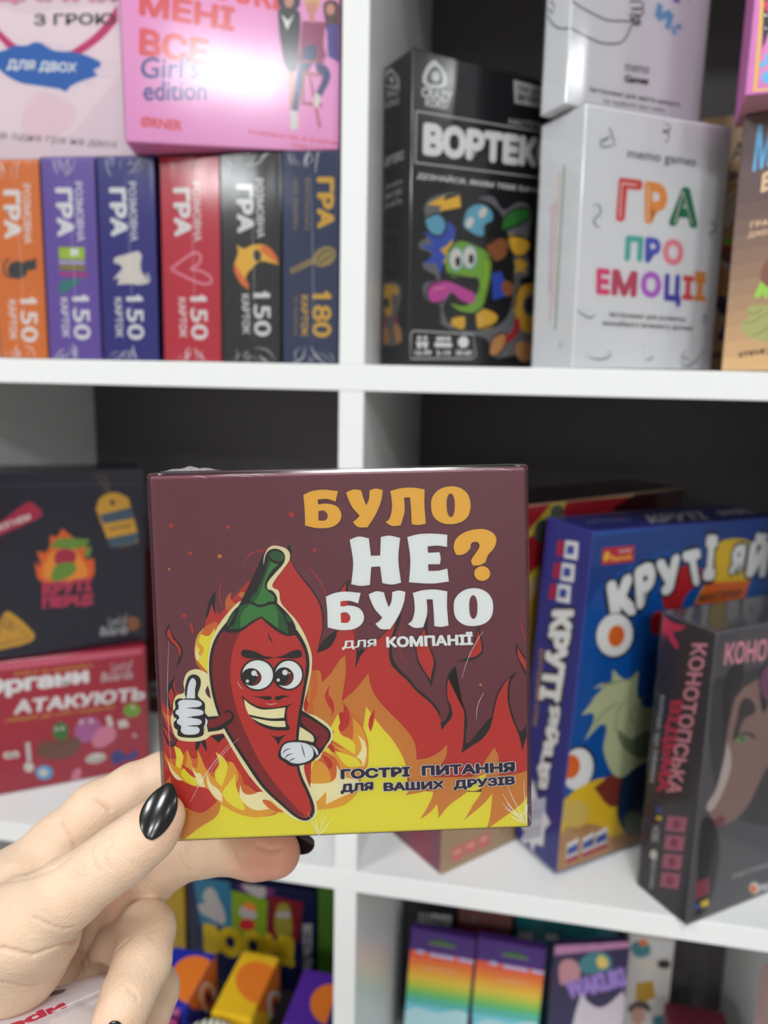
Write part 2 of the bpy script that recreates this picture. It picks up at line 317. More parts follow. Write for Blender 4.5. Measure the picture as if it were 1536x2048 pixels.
CREASES = [(0.55, 0.7, [(-0.03081, -0.30147, -0.16122), (-0.02934, -0.30228, -0.16213), (-0.02808, -0.30282, -0.16324), (-0.02696, -0.30314, -0.16451), (-0.02612, -0.30322, -0.16569), (-0.02538, -0.30317, -0.16697), (-0.02474, -0.30296, -0.16837)]), (0.5, 0.9, [(-0.0204, -0.29619, -0.15369), (-0.01887, -0.29635, -0.15438), (-0.01743, -0.29635, -0.15518), (-0.01631, -0.2964, -0.15615), (-0.01527, -0.29631, -0.15722)]), (0.35, 0.6, [(0.0022, -0.324, -0.14568), (0.00295, -0.32535, -0.14642), (0.00356, -0.32647, -0.14732), (0.00307, -0.32714, -0.14808), (0.00254, -0.32774, -0.14891), (0.00196, -0.32827, -0.14978), (0.00295, -0.32895, -0.15088), (0.00379, -0.32942, -0.15215), (0.00484, -0.32949, -0.15301)]), (0.35, 0.6, [(-0.00314, -0.32543, -0.14899), (-0.00288, -0.32662, -0.14967), (-0.00272, -0.32764, -0.15047), (-0.00144, -0.32875, -0.15125), (-0.00035, -0.32956, -0.15225), (0.00069, -0.32995, -0.15296), (0.00165, -0.33021, -0.15378)]), (0.25, 0.5, [(-0.00725, -0.33036, -0.1549), (-0.00602, -0.33099, -0.15534), (-0.00489, -0.33146, -0.15591), (-0.00301, -0.3314, -0.15566)]), (0.25, 0.5, [(-0.00738, -0.33164, -0.15659), (-0.00595, -0.3319, -0.15683)]), (0.2, 0.5, [(-0.00504, -0.32967, -0.15332), (-0.00318, -0.33028, -0.15368)]), (0.3, 0.7, [(-0.04214, -0.3187, -0.17289), (-0.03588, -0.32363, -0.16816), (-0.03192, -0.32588, -0.16577), (-0.03024, -0.3261, -0.16502), (-0.02864, -0.32624, -0.16435), (-0.027, -0.32642, -0.16364), (-0.02519, -0.32685, -0.16274), (-0.02274, -0.3281, -0.16113), (-0.02046, -0.32903, -0.15956), (-0.01846, -0.32962, -0.1583), (-0.01679, -0.32979, -0.15739), (-0.01535, -0.32967, -0.15673), (-0.014, -0.32943, -0.15617), (-0.01326, -0.32865, -0.15564), (-0.01253, -0.32787, -0.15511), (-0.01175, -0.32716, -0.15452), (-0.01089, -0.32654, -0.15386)]), (0.25, 0.6, [(-0.03579, -0.31549, -0.17089), (-0.02707, -0.32452, -0.16372)]), (0.7, 0.7, [(-0.02538, -0.34017, -0.17644), (-0.02405, -0.34001, -0.17668), (-0.02279, -0.33978, -0.177), (-0.02158, -0.33948, -0.1774), (-0.02044, -0.33909, -0.17787), (-0.01935, -0.33863, -0.17843), (-0.01835, -0.33807, -0.17908), (-0.01741, -0.33741, -0.17983), (-0.01653, -0.3368, -0.17969), (-0.01567, -0.33617, -0.17957), (-0.01485, -0.33548, -0.17949), (-0.01405, -0.33476, -0.17945), (-0.01329, -0.33396, -0.17948), (-0.01259, -0.33308, -0.17958), (-0.01196, -0.33209, -0.17979), (-0.01155, -0.33049, -0.18069), (-0.01171, -0.32806, -0.18239), (-0.01287, -0.32417, -0.18548), (-0.01383, -0.32042, -0.18795)]), (0.35, 0.7, [(-0.0171, -0.33659, -0.16753), (-0.01569, -0.33674, -0.16778), (-0.01436, -0.3368, -0.16812), (-0.01312, -0.33674, -0.16857), (-0.01197, -0.33656, -0.16913), (-0.01092, -0.33624, -0.16982), (-0.00984, -0.33582, -0.17028), (-0.00887, -0.33526, -0.17087), (-0.008, -0.33453, -0.17162), (-0.007, -0.33394, -0.17163), (-0.00606, -0.33323, -0.17173)]), (0.4, 0.7, [(-0.02751, -0.33878, -0.18957), (-0.02656, -0.33816, -0.19027), (-0.02571, -0.33741, -0.19111), (-0.02498, -0.33651, -0.19211), (-0.02435, -0.33547, -0.19326), (-0.02384, -0.33425, -0.1946), (-0.02308, -0.33322, -0.19523), (-0.02243, -0.33202, -0.19604), (-0.0219, -0.33064, -0.19704)]), (0.5, 0.6, [(-0.03531, -0.28896, -0.22007), (-0.03459, -0.28969, -0.22127), (-0.034, -0.29022, -0.22266), (-0.03346, -0.29069, -0.2241), (-0.0322, -0.29219, -0.22451), (-0.03039, -0.29455, -0.22417), (-0.02923, -0.29596, -0.22476)]), (0.4, 0.6, [(-0.03199, -0.28952, -0.21745), (-0.03159, -0.28993, -0.2189), (-0.03121, -0.29031, -0.22037), (-0.02957, -0.29256, -0.22001), (-0.02748, -0.29545, -0.21898), (-0.02623, -0.29712, -0.21912), (-0.02493, -0.29849, -0.21969), (-0.02413, -0.29913, -0.22098)]), (0.3, 0.5, [(-0.03606, -0.29019, -0.22384), (-0.03583, -0.2906, -0.2252), (-0.03568, -0.29089, -0.22668), (-0.03558, -0.29112, -0.22821)]), (0.3, 0.8, [(0.02251, -0.28196, -0.17336), (0.02324, -0.28288, -0.17419), (0.0239, -0.28365, -0.17512), (0.02451, -0.28429, -0.17613), (0.02507, -0.28481, -0.17724), (0.02604, -0.28526, -0.17867), (0.02692, -0.28549, -0.18027)]), (0.3, 0.8, [(0.00434, -0.28613, -0.17735), (0.00532, -0.28686, -0.17843), (0.0062, -0.28739, -0.17966), (0.00699, -0.28773, -0.18103), (0.00813, -0.28776, -0.18205), (0.00921, -0.28764, -0.18318)]), (0.2, 0.6, [(0.00704, -0.28543, -0.17638), (0.00788, -0.28621, -0.17728), (0.00863, -0.28682, -0.17831), (0.0093, -0.28725, -0.17946)]), (0.35, 1.2, [(0.03271, -0.28163, -0.17364), (0.03431, -0.28155, -0.17415), (0.03588, -0.28142, -0.1747), (0.03745, -0.28129, -0.17525), (0.03888, -0.28072, -0.17508), (0.04028, -0.28003, -0.175)]), (0.22, 0.6, [(0.00187, -0.30527, -0.19553), (0.00259, -0.30411, -0.19566), (0.00327, -0.30286, -0.19586), (0.0039, -0.3015, -0.19614)]), (0.22, 0.6, [(0.00273, -0.30631, -0.19592), (0.00401, -0.30603, -0.1964), (0.00519, -0.30558, -0.19704)]), (0.3, 0.7, [(0.00289, -0.3208, -0.20248), (0.00434, -0.3209, -0.20329), (0.00568, -0.32083, -0.20428), (0.00648, -0.32123, -0.20543)]), (0.3, 0.8, [(-0.00789, -0.30976, -0.20051), (-0.00645, -0.3098, -0.19881), (-0.00537, -0.30927, -0.19767), (-0.00434, -0.30865, -0.19684), (-0.00343, -0.30785, -0.19619)])]
NAILS = [((0.01478, -0.31923, -0.14037), (0.15551, 0.66832, 0.72744), (-0.93135, -0.14626, 0.33347), (0.32926, -0.72935, 0.59969), [(-7.26, -1.38, 0.02), (-6.53, -2.57, 1.59), (-4.22, -4.05, 4.1), (-1.39, -4.95, 5.24), (1.72, -5.24, 5.2), (4.86, -4.48, 4.26), (7.33, -3.03, 2.64), (8.62, -1.54, 1.5), (9.35, -0.47, 0.93)], 7.5, 32, 1.0), ((0.00266, -0.32964, -0.20967), (0.07213, -0.64678, -0.75926), (0.93216, 0.31451, -0.17935), (0.35479, -0.69481, 0.62559), [(-2.71, -0.59, 0.81), (-1.94, -1.98, 2.42), (-0.27, -2.95, 3.59), (1.96, -3.16, 3.82), (4.49, -2.99, 3.51), (6.55, -1.89, 2.2), (7.42, -0.91, 1.2), (7.8, -0.61, 0.79)], 6.5, 30, 0.8), ((0.03677, -0.26623, -0.18064), (0.99481, 0.10177, 0.0), (-0.00526, 0.05143, -0.99866), (-0.10163, 0.99348, 0.05169), [(-7, -3.4, 3.4), (-5.5, -4.6, 4.6), (-2, -5.2, 5.2), (2, -5.3, 5.3), (6, -5.0, 5.0), (9, -4.6, 4.6), (11.2, -3.6, 3.6), (12.4, -2.0, 2.0), (12.7, -0.6, 0.6)], 6.2, 40, 0.3)]
PACKAGE = {'M': [[0.64881, -0.68881, 0.32339, -0.02088], [0.72586, 0.68779, 0.0087, -0.35876], [-0.22841, 0.22909, 0.94623, -0.2134], [0.0, 0.0, 0.0, 1.0]], 'W': 0.0477, 'H': 0.0341, 'D': 0.008, 'seams': [((0.02291, 0.02244), (0.04082, 0.02561))]}
BOXES = {
  'orange': {'x': -0.2766, 'y': 0.006, 'z': 0.00081, 'yaw': 0.012, 'rol': 0.013, 'W': 0.0393, 'D': 0.09, 'H': 0.1407},
  'purple': {'x': -0.235, 'y': 0.006, 'z': 0.0008, 'yaw': 0.01, 'rol': 0.012, 'W': 0.042, 'D': 0.09, 'H': 0.1413},
  'blue': {'x': -0.1908, 'y': 0.006, 'z': 0.00082, 'yaw': 0.015, 'rol': 0.012, 'W': 0.0437, 'D': 0.09, 'H': 0.1406},
  'red': {'x': -0.142, 'y': 0.006, 'z': 0.0007, 'yaw': 0.005, 'rol': 0.009, 'W': 0.0439, 'D': 0.09, 'H': 0.1397},
  'black': {'x': -0.0967, 'y': 0.006, 'z': 0.0006, 'yaw': 0.012, 'rol': 0.007, 'W': 0.043, 'D': 0.09, 'H': 0.1403},
  'navy': {'x': -0.0514, 'y': 0.006, 'z': 0.0003, 'yaw': 0.008, 'rol': 0.0, 'W': 0.0396, 'D': 0.09, 'H': 0.1403},
  'palebox': {'x': -0.33303, 'y': 0.00542, 'z': 0.1421, 'yaw': 0.25, 'W': 0.16, 'D': 0.035, 'H': 0.2},
  'pinkbox': {'x': -0.1505, 'y': -0.0219, 'z': 0.1421, 'yaw': 0.2926, 'W': 0.1415, 'D': 0.05, 'H': 0.18},
  'vortex': {'x': 0.0365, 'y': 0.0213, 'z': 0.0003, 'yaw': 0.687, 'rol': -0.014, 'W': 0.1245, 'D': 0.038, 'H': 0.205},
  'emotion': {'x': 0.149, 'y': 0.0101, 'z': 0.0003, 'yaw': 0.57, 'rol': -0.0145, 'W': 0.1214, 'D': 0.049, 'H': 0.1637},
  'upperwhite': {'x': 0.1345, 'y': 0.018, 'z': 0.1668, 'yaw': 0.62, 'W': 0.1175, 'D': 0.026, 'H': 0.165},
  'duelgame': {'x': 0.2364, 'y': 0.13, 'z': 0.0003, 'yaw': -0.36, 'W': 0.09, 'D': 0.03, 'H': 0.1886},
  'cavegame': {'x': 0.2475, 'y': 0.03, 'z': 0.0003, 'yaw': -0.4, 'rol': -0.01, 'W': 0.112, 'D': 0.04, 'H': 0.1596},
  'pinkcards': {'x': 0.23795, 'y': -0.00192, 'z': 0.1608, 'yaw': -0.15, 'W': 0.09, 'D': 0.06, 'H': 0.12},
  'redbox': {'x': -0.354, 'y': 0.0195, 'z': -0.38863, 'yaw': 0.609, 'rol': 0.01, 'W': 0.1575, 'D': 0.036, 'H': 0.1252},
  'navybox': {'x': -0.3494, 'y': 0.0241, 'z': -0.2619, 'yaw': 0.7, 'pit': 0.03, 'rol': 0.02, 'W': 0.155, 'D': 0.035, 'H': 0.169},
  'brownbox': {'x': -0.282, 'y': 0.2205, 'z': -0.3902, 'yaw': 0.1, 'W': 0.05, 'D': 0.05, 'H': 0.19},
  'tanbox': {'x': 0.0742, 'y': 0.0104, 'z': -0.3902, 'yaw': 0.795, 'W': 0.279, 'D': 0.0648, 'H': 0.287},
  'crew': {'x': 0.162, 'y': 0.0262, 'z': -0.38634, 'yaw': 0.675, 'pit': 0.035, 'rol': 0.0185, 'W': 0.2086, 'D': 0.0498, 'H': 0.2738},
  'witch': {'x': 0.2524, 'y': -0.0076, 'z': -0.3902, 'yaw': 0.626, 'W': 0.1349, 'D': 0.0469, 'H': 0.22},
  'held': {'x': 0.01196, 'y': -0.30902, 'z': -0.15705, 'yaw': 0.21535, 'pit': -0.10825, 'rol': -0.04025, 'W': 0.118, 'D': 0.018, 'H': 0.1181},
  'boom': {'x': -0.2327, 'y': 0.2, 'z': -0.7807, 'yaw': 0.0, 'W': 0.1527, 'D': 0.05, 'H': 0.205},
  'greenbox': {'x': -0.077, 'y': 0.2, 'z': -0.7807, 'yaw': 0.0, 'W': 0.018, 'D': 0.06, 'H': 0.23},
  'ygbox': {'x': -0.279, 'y': 0.2, 'z': -0.7807, 'yaw': 0.0, 'W': 0.042, 'D': 0.06, 'H': 0.21},
  'leftgreen': {'x': -0.332, 'y': 0.19, 'z': -0.7807, 'yaw': 0.0, 'W': 0.05, 'D': 0.06, 'H': 0.21},
  'traybox': {'x': -0.235, 'y': 0.004, 'z': -0.7807, 'yaw': 0.0, 'W': 0.21, 'D': 0.14, 'H': 0.13},
  'ylbox': {'x': -0.1417, 'y': 0.0543, 'z': -0.6505, 'yaw': -0.02, 'W': 0.041, 'D': 0.08, 'H': 0.0505},
  'olbox': {'x': -0.214, 'y': 0.0543, 'z': -0.6505, 'yaw': -0.02, 'W': 0.048, 'D': 0.07, 'H': 0.0505},
  'prbox': {'x': -0.072, 'y': 0.0543, 'z': -0.6505, 'yaw': -0.02, 'W': 0.041, 'D': 0.07, 'H': 0.0505},
  'rain1': {'x': 0.0205, 'y': 0.2, 'z': -0.77753, 'yaw': 0.0, 'rol': 0.045, 'W': 0.0705, 'D': 0.01, 'H': 0.1785},
  'rain2': {'x': 0.0945, 'y': 0.2, 'z': -0.77815, 'yaw': 0.0, 'rol': 0.035, 'W': 0.073, 'D': 0.01, 'H': 0.1795},
  'waku': {'x': 0.18, 'y': 0.188, 'z': -0.7807, 'yaw': 0.28, 'W': 0.082, 'D': 0.008, 'H': 0.1965},
  'whbook': {'x': 0.2625, 'y': 0.24, 'z': -0.7807, 'yaw': 0.0, 'W': 0.0475, 'D': 0.03, 'H': 0.182},
  'tealbk': {'x': 0.142, 'y': 0.272, 'z': -0.7807, 'yaw': 0.0, 'W': 0.115, 'D': 0.024, 'H': 0.175},
  'blkbook': {'x': 0.0125, 'y': 0.262, 'z': -0.7807, 'yaw': 0.0, 'W': 0.06, 'D': 0.03, 'H': 0.18},
  'brnbook': {'x': 0.0755, 'y': 0.262, 'z': -0.7807, 'yaw': 0.0, 'W': 0.062, 'D': 0.03, 'H': 0.18},
  'maroonbk': {'x': 0.298, 'y': 0.18, 'z': -0.7807, 'yaw': 0.0, 'W': 0.058, 'D': 0.03, 'H': 0.131},
  'pinkedge': {'x': 0.3645, 'y': 0.1, 'z': -0.7807, 'yaw': 0.0, 'W': 0.0155, 'D': 0.05, 'H': 0.243},
}
ART = {
  'held_f': [
    ('s', 'red', [(0.26, 46.85, 1), (2.3, 44.12, 1), (3.1, 47.66), (4.88, 53.81, 1), (5.22, 49.81), (6.8, 48.42, 1), (12.22, 54.01), (13.45, 62.81), (15.53, 71.55), (18.73, 81.51, 1), (19.11, 74.94), (19.68, 73.17, 1), (25.32, 80.01), (34.22, 88.47), (42.4, 95.19, 1), (43.3, 89.95), (46.17, 85.08), (49.07, 81.27), (51.54, 77.03), (52.5, 73.04), (52.5, 68.63), (51.37, 64.25), (50.39, 60.51, 1), (54.17, 63.27), (56.89, 66.73), (57.63, 67.77), (57.17, 74.4), (57.98, 80.09), (60.44, 82.87, 1), (60.32, 78.7), (61.64, 71.18), (62.9, 65.83), (63.54, 60.48), (62.44, 54.95, 1), (65.29, 60.43), (69.75, 64.28), (74.22, 68.13), (77.4, 73.78, 1), (76.65, 69.39), (74.57, 64.57), (73.7, 61.05), (74.39, 56.57), (76.52, 53.37), (77.99, 51.65), (82.41, 47.37), (86.84, 43.07), (89.05, 39.76), (89.68, 36.96), (89.94, 34.07, 1), (93.2, 38.45, 1), (92.48, 41.49), (91.63, 45.21), (91.85, 49.8), (93.12, 52.75), (94.37, 54.54, 1), (93.79, 52.04), (94.41, 48.8), (96.38, 44.58), (97.76, 39.91), (97.87, 34.81), (96.81, 28.33, 1), (100.49, 29.49), (104.44, 32.84), (106.2, 36.75), (106.88, 40.7), (108.4, 45.59), (111.22, 49.69), (114.41, 52.2, 1), (112.19, 49.17), (111.65, 44), (112.42, 39.01), (113.98, 34.48), (115.18, 31.45), (116.01, 26.17, 1), (117.12, 29.38), (118.27, 31.84, 1), (118.46, 15.28, 1), (46.61, 10.56, 1), (-0.14, 20.63, 1)], 1),
    ('l', 'black', 0.49, [(42.4, 95.19), (43.3, 89.95), (46.17, 85.08), (49.07, 81.27), (51.54, 77.03), (52.5, 73.04), (52.5, 68.63), (51.37, 64.25), (50.39, 60.51)], 0, 1),
    ('s', 'black', [(50.17, 60.38, 1), (52.24, 64.22), (56.92, 67.83, 1), (56.4, 64.97), (54.14, 61.94)], 0),
    ('s', 'black', [(42.54, 95.62, 1), (41.94, 94.34), (42.96, 92.57), (43.42, 93.43)], 0),
    ('l', 'black', 0.44, [(61.77, 83.92), (60, 82.66), (57.98, 80.09), (57.28, 78.35)], 0, 1),
    ('s', 'black', [(61.77, 83.92, 1), (60.2, 82.22), (60.55, 79.14), (60.83, 81.32)], 0),
    ('s', 'black', [(62, 68.07, 1), (62.99, 64.5), (63.76, 60.48), (64.44, 61.34), (65.73, 60.64, 1), (63.93, 58.69), (62.43, 54.82, 1), (62.84, 58.73), (62.93, 62.28)], 0),
    ('l', 'black', 0.4, [(65.73, 60.64), (69.75, 64.28), (73.32, 67.27)], 0, 1),
    ('s', 'black', [(77.6, 72.9, 1), (76.01, 70.29), (74.36, 65.02), (73.41, 61.5), (73.73, 56.59), (75.65, 53.85), (79.1, 50.6), (81.7, 48.94, 1), (79.12, 51.72), (76.33, 54.72), (74.64, 57.9), (74.28, 61.47), (75.24, 65), (77.1, 69.81)], 0),
    ('s', 'black', [(77.55, 52.35, 1), (82.41, 47.6), (86.85, 43.53), (89.27, 39.75), (89.99, 36.48), (92.46, 40.56), (92.18, 42.88), (93.14, 40.54), (93.2, 38.45), (89.76, 33.8, 1), (89.03, 38.83), (86.39, 42.85), (81.95, 46.92)], 0),
    ('l', 'black', 0.41, [(89.85, 34.17), (93.2, 38.45), (92.48, 41.49), (91.63, 45.21), (91.85, 49.8), (93.12, 52.75), (94.51, 54.54)], 0, 1),
    ('s', 'black', [(94.64, 54.76, 1), (92.67, 52.99), (92.05, 51.18), (93.43, 52.28), (93.78, 51.58), (94.19, 49.27), (96.16, 44.59), (97.76, 39.91), (98.05, 34.8), (96.57, 27.41, 1), (97.14, 34.83), (97.13, 39.94), (95.7, 44.15), (93.73, 48.82), (93.61, 52.04)], 0),
    ('s', 'black', [(96.04, 25.91, 1), (97.6, 31.59), (97.8, 29.09), (100.52, 31.48), (104.98, 36.79), (106.55, 37.73, 1), (105.43, 33.8), (102.94, 30.4), (99.99, 28.51)], 0),
    ('l', 'black', 0.53, [(105.18, 33.31), (106.2, 36.75), (106.88, 40.7), (108.4, 45.59), (111.22, 49.69), (114.65, 52.29)], 0, 1),
    ('s', 'black', [(114.8, 52.38, 1), (112.45, 50.88), (111.44, 46.97), (111.39, 43.02), (112.55, 37.52), (114.45, 32.47), (115.17, 30.45), (116, 25.67, 1), (116.72, 28.9), (118.23, 32.84, 1), (118.26, 36.82, 1), (116.17, 32.91), (115.19, 32.45), (113.76, 35.98), (112.25, 41), (112, 45.47), (112.68, 49.4)], 0),
    ('s', 'black', [(86.03, 71.45, 1), (84.37, 66.96), (82.05, 63.4), (81.84, 59.76), (82.8, 55.61), (84.76, 52.34), (86.71, 48.23, 1), (87.21, 50.42), (88.33, 54.97), (88.02, 57.73), (86.51, 61.43), (85.82, 65.1)], 1),
    ('s', 'red', [(84.83, 67.4, 1), (82.48, 62.47), (82.41, 58.82), (83.47, 55.59), (86.53, 50.44, 1), (86.79, 52.27), (87.63, 56.37), (86.28, 60.98), (85.44, 64.2)], 0),
    ('s', 'black', [(102.25, 68.22, 1), (100.97, 63.71), (99.77, 59.17), (97.94, 57.17), (94.98, 56.22, 1), (99.73, 56.43), (102.92, 58.16), (103.77, 60.42), (103.01, 64.1)], 1),
    ('s', 'red', [(102.05, 66.41, 1), (101.27, 62.78), (98.84, 57.37, 1), (100.65, 57.54), (102.85, 59.07), (103.19, 60.89)], 0),
    ('s', 'black', [(114.51, 61.67, 1), (114.04, 59.63), (114.91, 56.39), (116.25, 53.13), (118.12, 48.92, 1), (118.18, 55.82, 1), (116.07, 58.65)], 1),
    ('s', 'red', [(114.64, 60.3, 1), (114.92, 57.31), (116.48, 54.04), (118.09, 50.99, 1), (118.12, 54.68, 1), (116.06, 57.73)], 0),
    ('s', 'black', [(4.38, 71.54, 1), (2.91, 69.31), (2.91, 67.55), (4.32, 65.31), (6.15, 63.05), (6.7, 60.83), (5.53, 56.67, 1), (7.05, 59.05), (8.02, 61.66), (7.49, 64.33), (5.46, 67.03), (4.3, 69.7)], 1),
    ('s', 'red', [(3.97, 70.15, 1), (3.28, 67.98), (4.34, 65.97), (6.25, 63.49), (6.98, 60.38, 1), (7.42, 62.57), (6.64, 64.57), (5.03, 66.82)], 0),
    ('s', 'black', [(5.25, 54.24, 1), (3.3, 52.09), (2.3, 49.02), (2.38, 45.9), (3.32, 42.75, 1), (5.1, 48.92, 1), (4.44, 51.61)], 1),
    ('s', 'red', [(3.8, 50.74, 1), (2.93, 48.55), (3.37, 44.08, 1), (4.65, 48.49)], 0),
    ('s', 'black', [(19.17, 81.85, 1), (16.87, 78.07), (15.57, 72.42, 1), (17.36, 74.12), (19, 72.32, 1), (18.75, 76.71)], 1),
    ('s', 'red', [(17.69, 77.17, 1), (16.23, 72.84), (15.46, 69.79), (17.09, 67.54), (19.4, 71.43), (20.41, 75.34, 1), (19.06, 73.85)], 0),
    ('l', 'red', 0.35, [(39.24, 97.01), (35.28, 94.09), (30.52, 92.92), (27.57, 88.44)], 0, 1),
    ('l', 'red', 0.35, [(33.21, 90.02), (31.36, 86.37), (31.25, 83.33)], 0, 1),
    ('l', 'red', 0.35, [(22.34, 86.11), (20.47, 82.33), (20.52, 77.96), (22.1, 74.41)], 0, 1),
    ('l', 'red', 0.35, [(46.75, 90.07), (50.5, 85.82), (53.37, 80.49), (53.7, 76.97)], 0, 1),
    ('l', 'red', 0.35, [(78.17, 69.12), (76.79, 65.83), (76.68, 60.95), (79.2, 55.52)], 0, 1),
    ('l', 'red', 0.35, [(115.55, 69.51), (116.39, 65.48), (117.69, 61.86)], 0, 1),
    ('s', 'fireorange', [(24.08, 81.14, 1), (22.27, 78.79), (21.95, 76.17), (22.54, 74.84, 1), (25.2, 76.95, 1), (23.77, 78.74)], 1),
    ('s', 'red', [(12.34, 93.55), (12.27, 93.34), (12.11, 93.16), (11.89, 93.07), (11.64, 93.08), (11.42, 93.18), (11.28, 93.36), (11.23, 93.58), (11.3, 93.8), (11.46, 93.97), (11.68, 94.07), (11.93, 94.06), (12.15, 93.95), (12.29, 93.77)], 0),
    ('s', 'orange', [(21.51, 92.39), (21.43, 92.12), (21.24, 91.91), (20.96, 91.8), (20.65, 91.8), (20.38, 91.93), (20.2, 92.15), (20.15, 92.43), (20.23, 92.7), (20.42, 92.91), (20.7, 93.02), (21.01, 93.01), (21.28, 92.88), (21.46, 92.66)], 0),
    ('s', 'orange', [(5.27, 88.73), (5.22, 88.58), (5.11, 88.46), (4.95, 88.4), (4.78, 88.4), (4.63, 88.47), (4.53, 88.6), (4.5, 88.75), (4.55, 88.9), (4.66, 89.02), (4.81, 89.09), (4.99, 89.08), (5.14, 89.01), (5.24, 88.88)], 0),
    ('s', 'orange', [(28.41, 79.91), (28.3, 79.51), (28, 79.19), (27.58, 79.02), (27.12, 79.03), (26.71, 79.23), (26.44, 79.56), (26.35, 79.98), (26.47, 80.38), (26.77, 80.7), (27.19, 80.87), (27.65, 80.86), (28.05, 80.66), (28.33, 80.33)], 0),
    ('s', 'red', [(51.12, 93.48), (51.06, 93.26), (50.9, 93.08), (50.67, 92.99), (50.42, 93), (50.2, 93.1), (50.05, 93.28), (50, 93.51), (50.07, 93.73), (50.23, 93.9), (50.45, 93.99), (50.7, 93.98), (50.93, 93.88), (51.08, 93.7)], 0),
    ('s', 'red', [(9.7, 73.79), (9.62, 73.5), (9.41, 73.27), (9.11, 73.15), (8.79, 73.16), (8.5, 73.3), (8.31, 73.54), (8.25, 73.83), (8.33, 74.12), (8.54, 74.34), (8.84, 74.47), (9.17, 74.46), (9.45, 74.32), (9.64, 74.08)], 0),
    ('s', 'red', [(6.8, 102.45), (6.72, 102.19), (6.53, 101.99), (6.26, 101.87), (5.96, 101.88), (5.7, 102.01), (5.52, 102.22), (5.47, 102.49), (5.55, 102.75), (5.74, 102.96), (6.01, 103.07), (6.31, 103.06), (6.57, 102.93), (6.75, 102.72)], 0),
    ('s', 'red', [(24.31, 101.48), (24.24, 101.24), (24.07, 101.06), (23.82, 100.96), (23.55, 100.97), (23.32, 101.08), (23.16, 101.27), (23.11, 101.51), (23.17, 101.75), (23.35, 101.94), (23.59, 102.03), (23.86, 102.03), (24.1, 101.92), (24.26, 101.72)], 0),
    ('s', 'red', [(44.62, 104.91), (44.52, 104.57), (44.27, 104.3), (43.92, 104.15), (43.53, 104.17), (43.18, 104.33), (42.95, 104.61), (42.87, 104.96), (42.97, 105.3), (43.22, 105.57), (43.58, 105.71), (43.97, 105.7), (44.31, 105.54), (44.54, 105.26)], 0),
    ('s', 'red', [(12.3, 93.53), (12.23, 93.31), (12.06, 93.13), (11.83, 93.04), (11.58, 93.04), (11.36, 93.15), (11.21, 93.34), (11.16, 93.56), (11.22, 93.79), (11.39, 93.96), (11.62, 94.06), (11.88, 94.05), (12.1, 93.94), (12.25, 93.76)], 0),
    ('s', 'orange', [(103.06, 48.37), (103.01, 48.19), (102.89, 48.05), (102.7, 47.97), (102.5, 47.98), (102.32, 48.07), (102.2, 48.22), (102.15, 48.4), (102.2, 48.58), (102.33, 48.72), (102.51, 48.79), (102.71, 48.78), (102.9, 48.7), (103.02, 48.55)], 0),
    ('s', 'red', [(10.61, 71.92, 1), (10.81, 69.5), (11.41, 67.5, 1), (11.6, 69.91)], 0),
    ('s', 'plum', [(0.81, 44.75, 1), (0.28, 37.63, 1), (1.8, 33.09), (3.71, 32.12), (4.05, 34.8), (2.61, 36.65), (1.22, 39.38)], 1),
    ('s', 'fireorange', [(0.79, 44.3, 1), (0.91, 42.07), (2.1, 39.8), (3.56, 38.4), (3.89, 41.07), (1.79, 42.49)], 0),
    ('l', 'black', 0.44, [(0.73, 38.06), (1.43, 34.45), (2.83, 31.7), (4.38, 32.55), (4.7, 34.78)], 0, 0),
    ('s', 'red', [(0.52, 38.29, 1), (2.18, 36.66), (3.53, 33.03, 1), (1.86, 34.43)], 0),
    ('s', 'black', [(10.7, 32.99, 1), (10.72, 30.51), (10.99, 29.6, 1), (11.7, 30.93), (12.21, 32.93)], 0),
    ('s', 'black', [(12.22, 33.16, 1), (13.43, 30.86), (14.33, 29.39, 1), (14.12, 31.74), (13.54, 33.56)], 0),
    ('s', 'black', [(15.76, 34.6, 1), (17.51, 34.76), (20.98, 34.63), (22.13, 30.54, 1), (19.12, 31.55)], 0),
    ('s', 'yellow', [(-0.15, -1.01, 1), (1.26, 1.94, 1), (5.7, 30.3, 1), (14.62, 15.08, 1), (30.57, 12.79, 1), (49.94, 13.69, 1), (69.4, 14.6, 1), (118.72, 11.84, 1), (118.61, -0.86, 1)], 1),
    ('s', 'yellow', [(46.77, 15.56, 1), (50.11, 30.35), (58.64, 25.07), (64.46, 35.27, 1), (64.77, 38.23), (65.61, 42.54, 1), (67.7, 39.6), (70.03, 36.06), (73.32, 31.98), (76.61, 27.39), (77.96, 22.35), (78.32, 16.33), (77.75, 12.59, 1), (70.86, 9.59), (56.22, 7.66, 1)], 1),
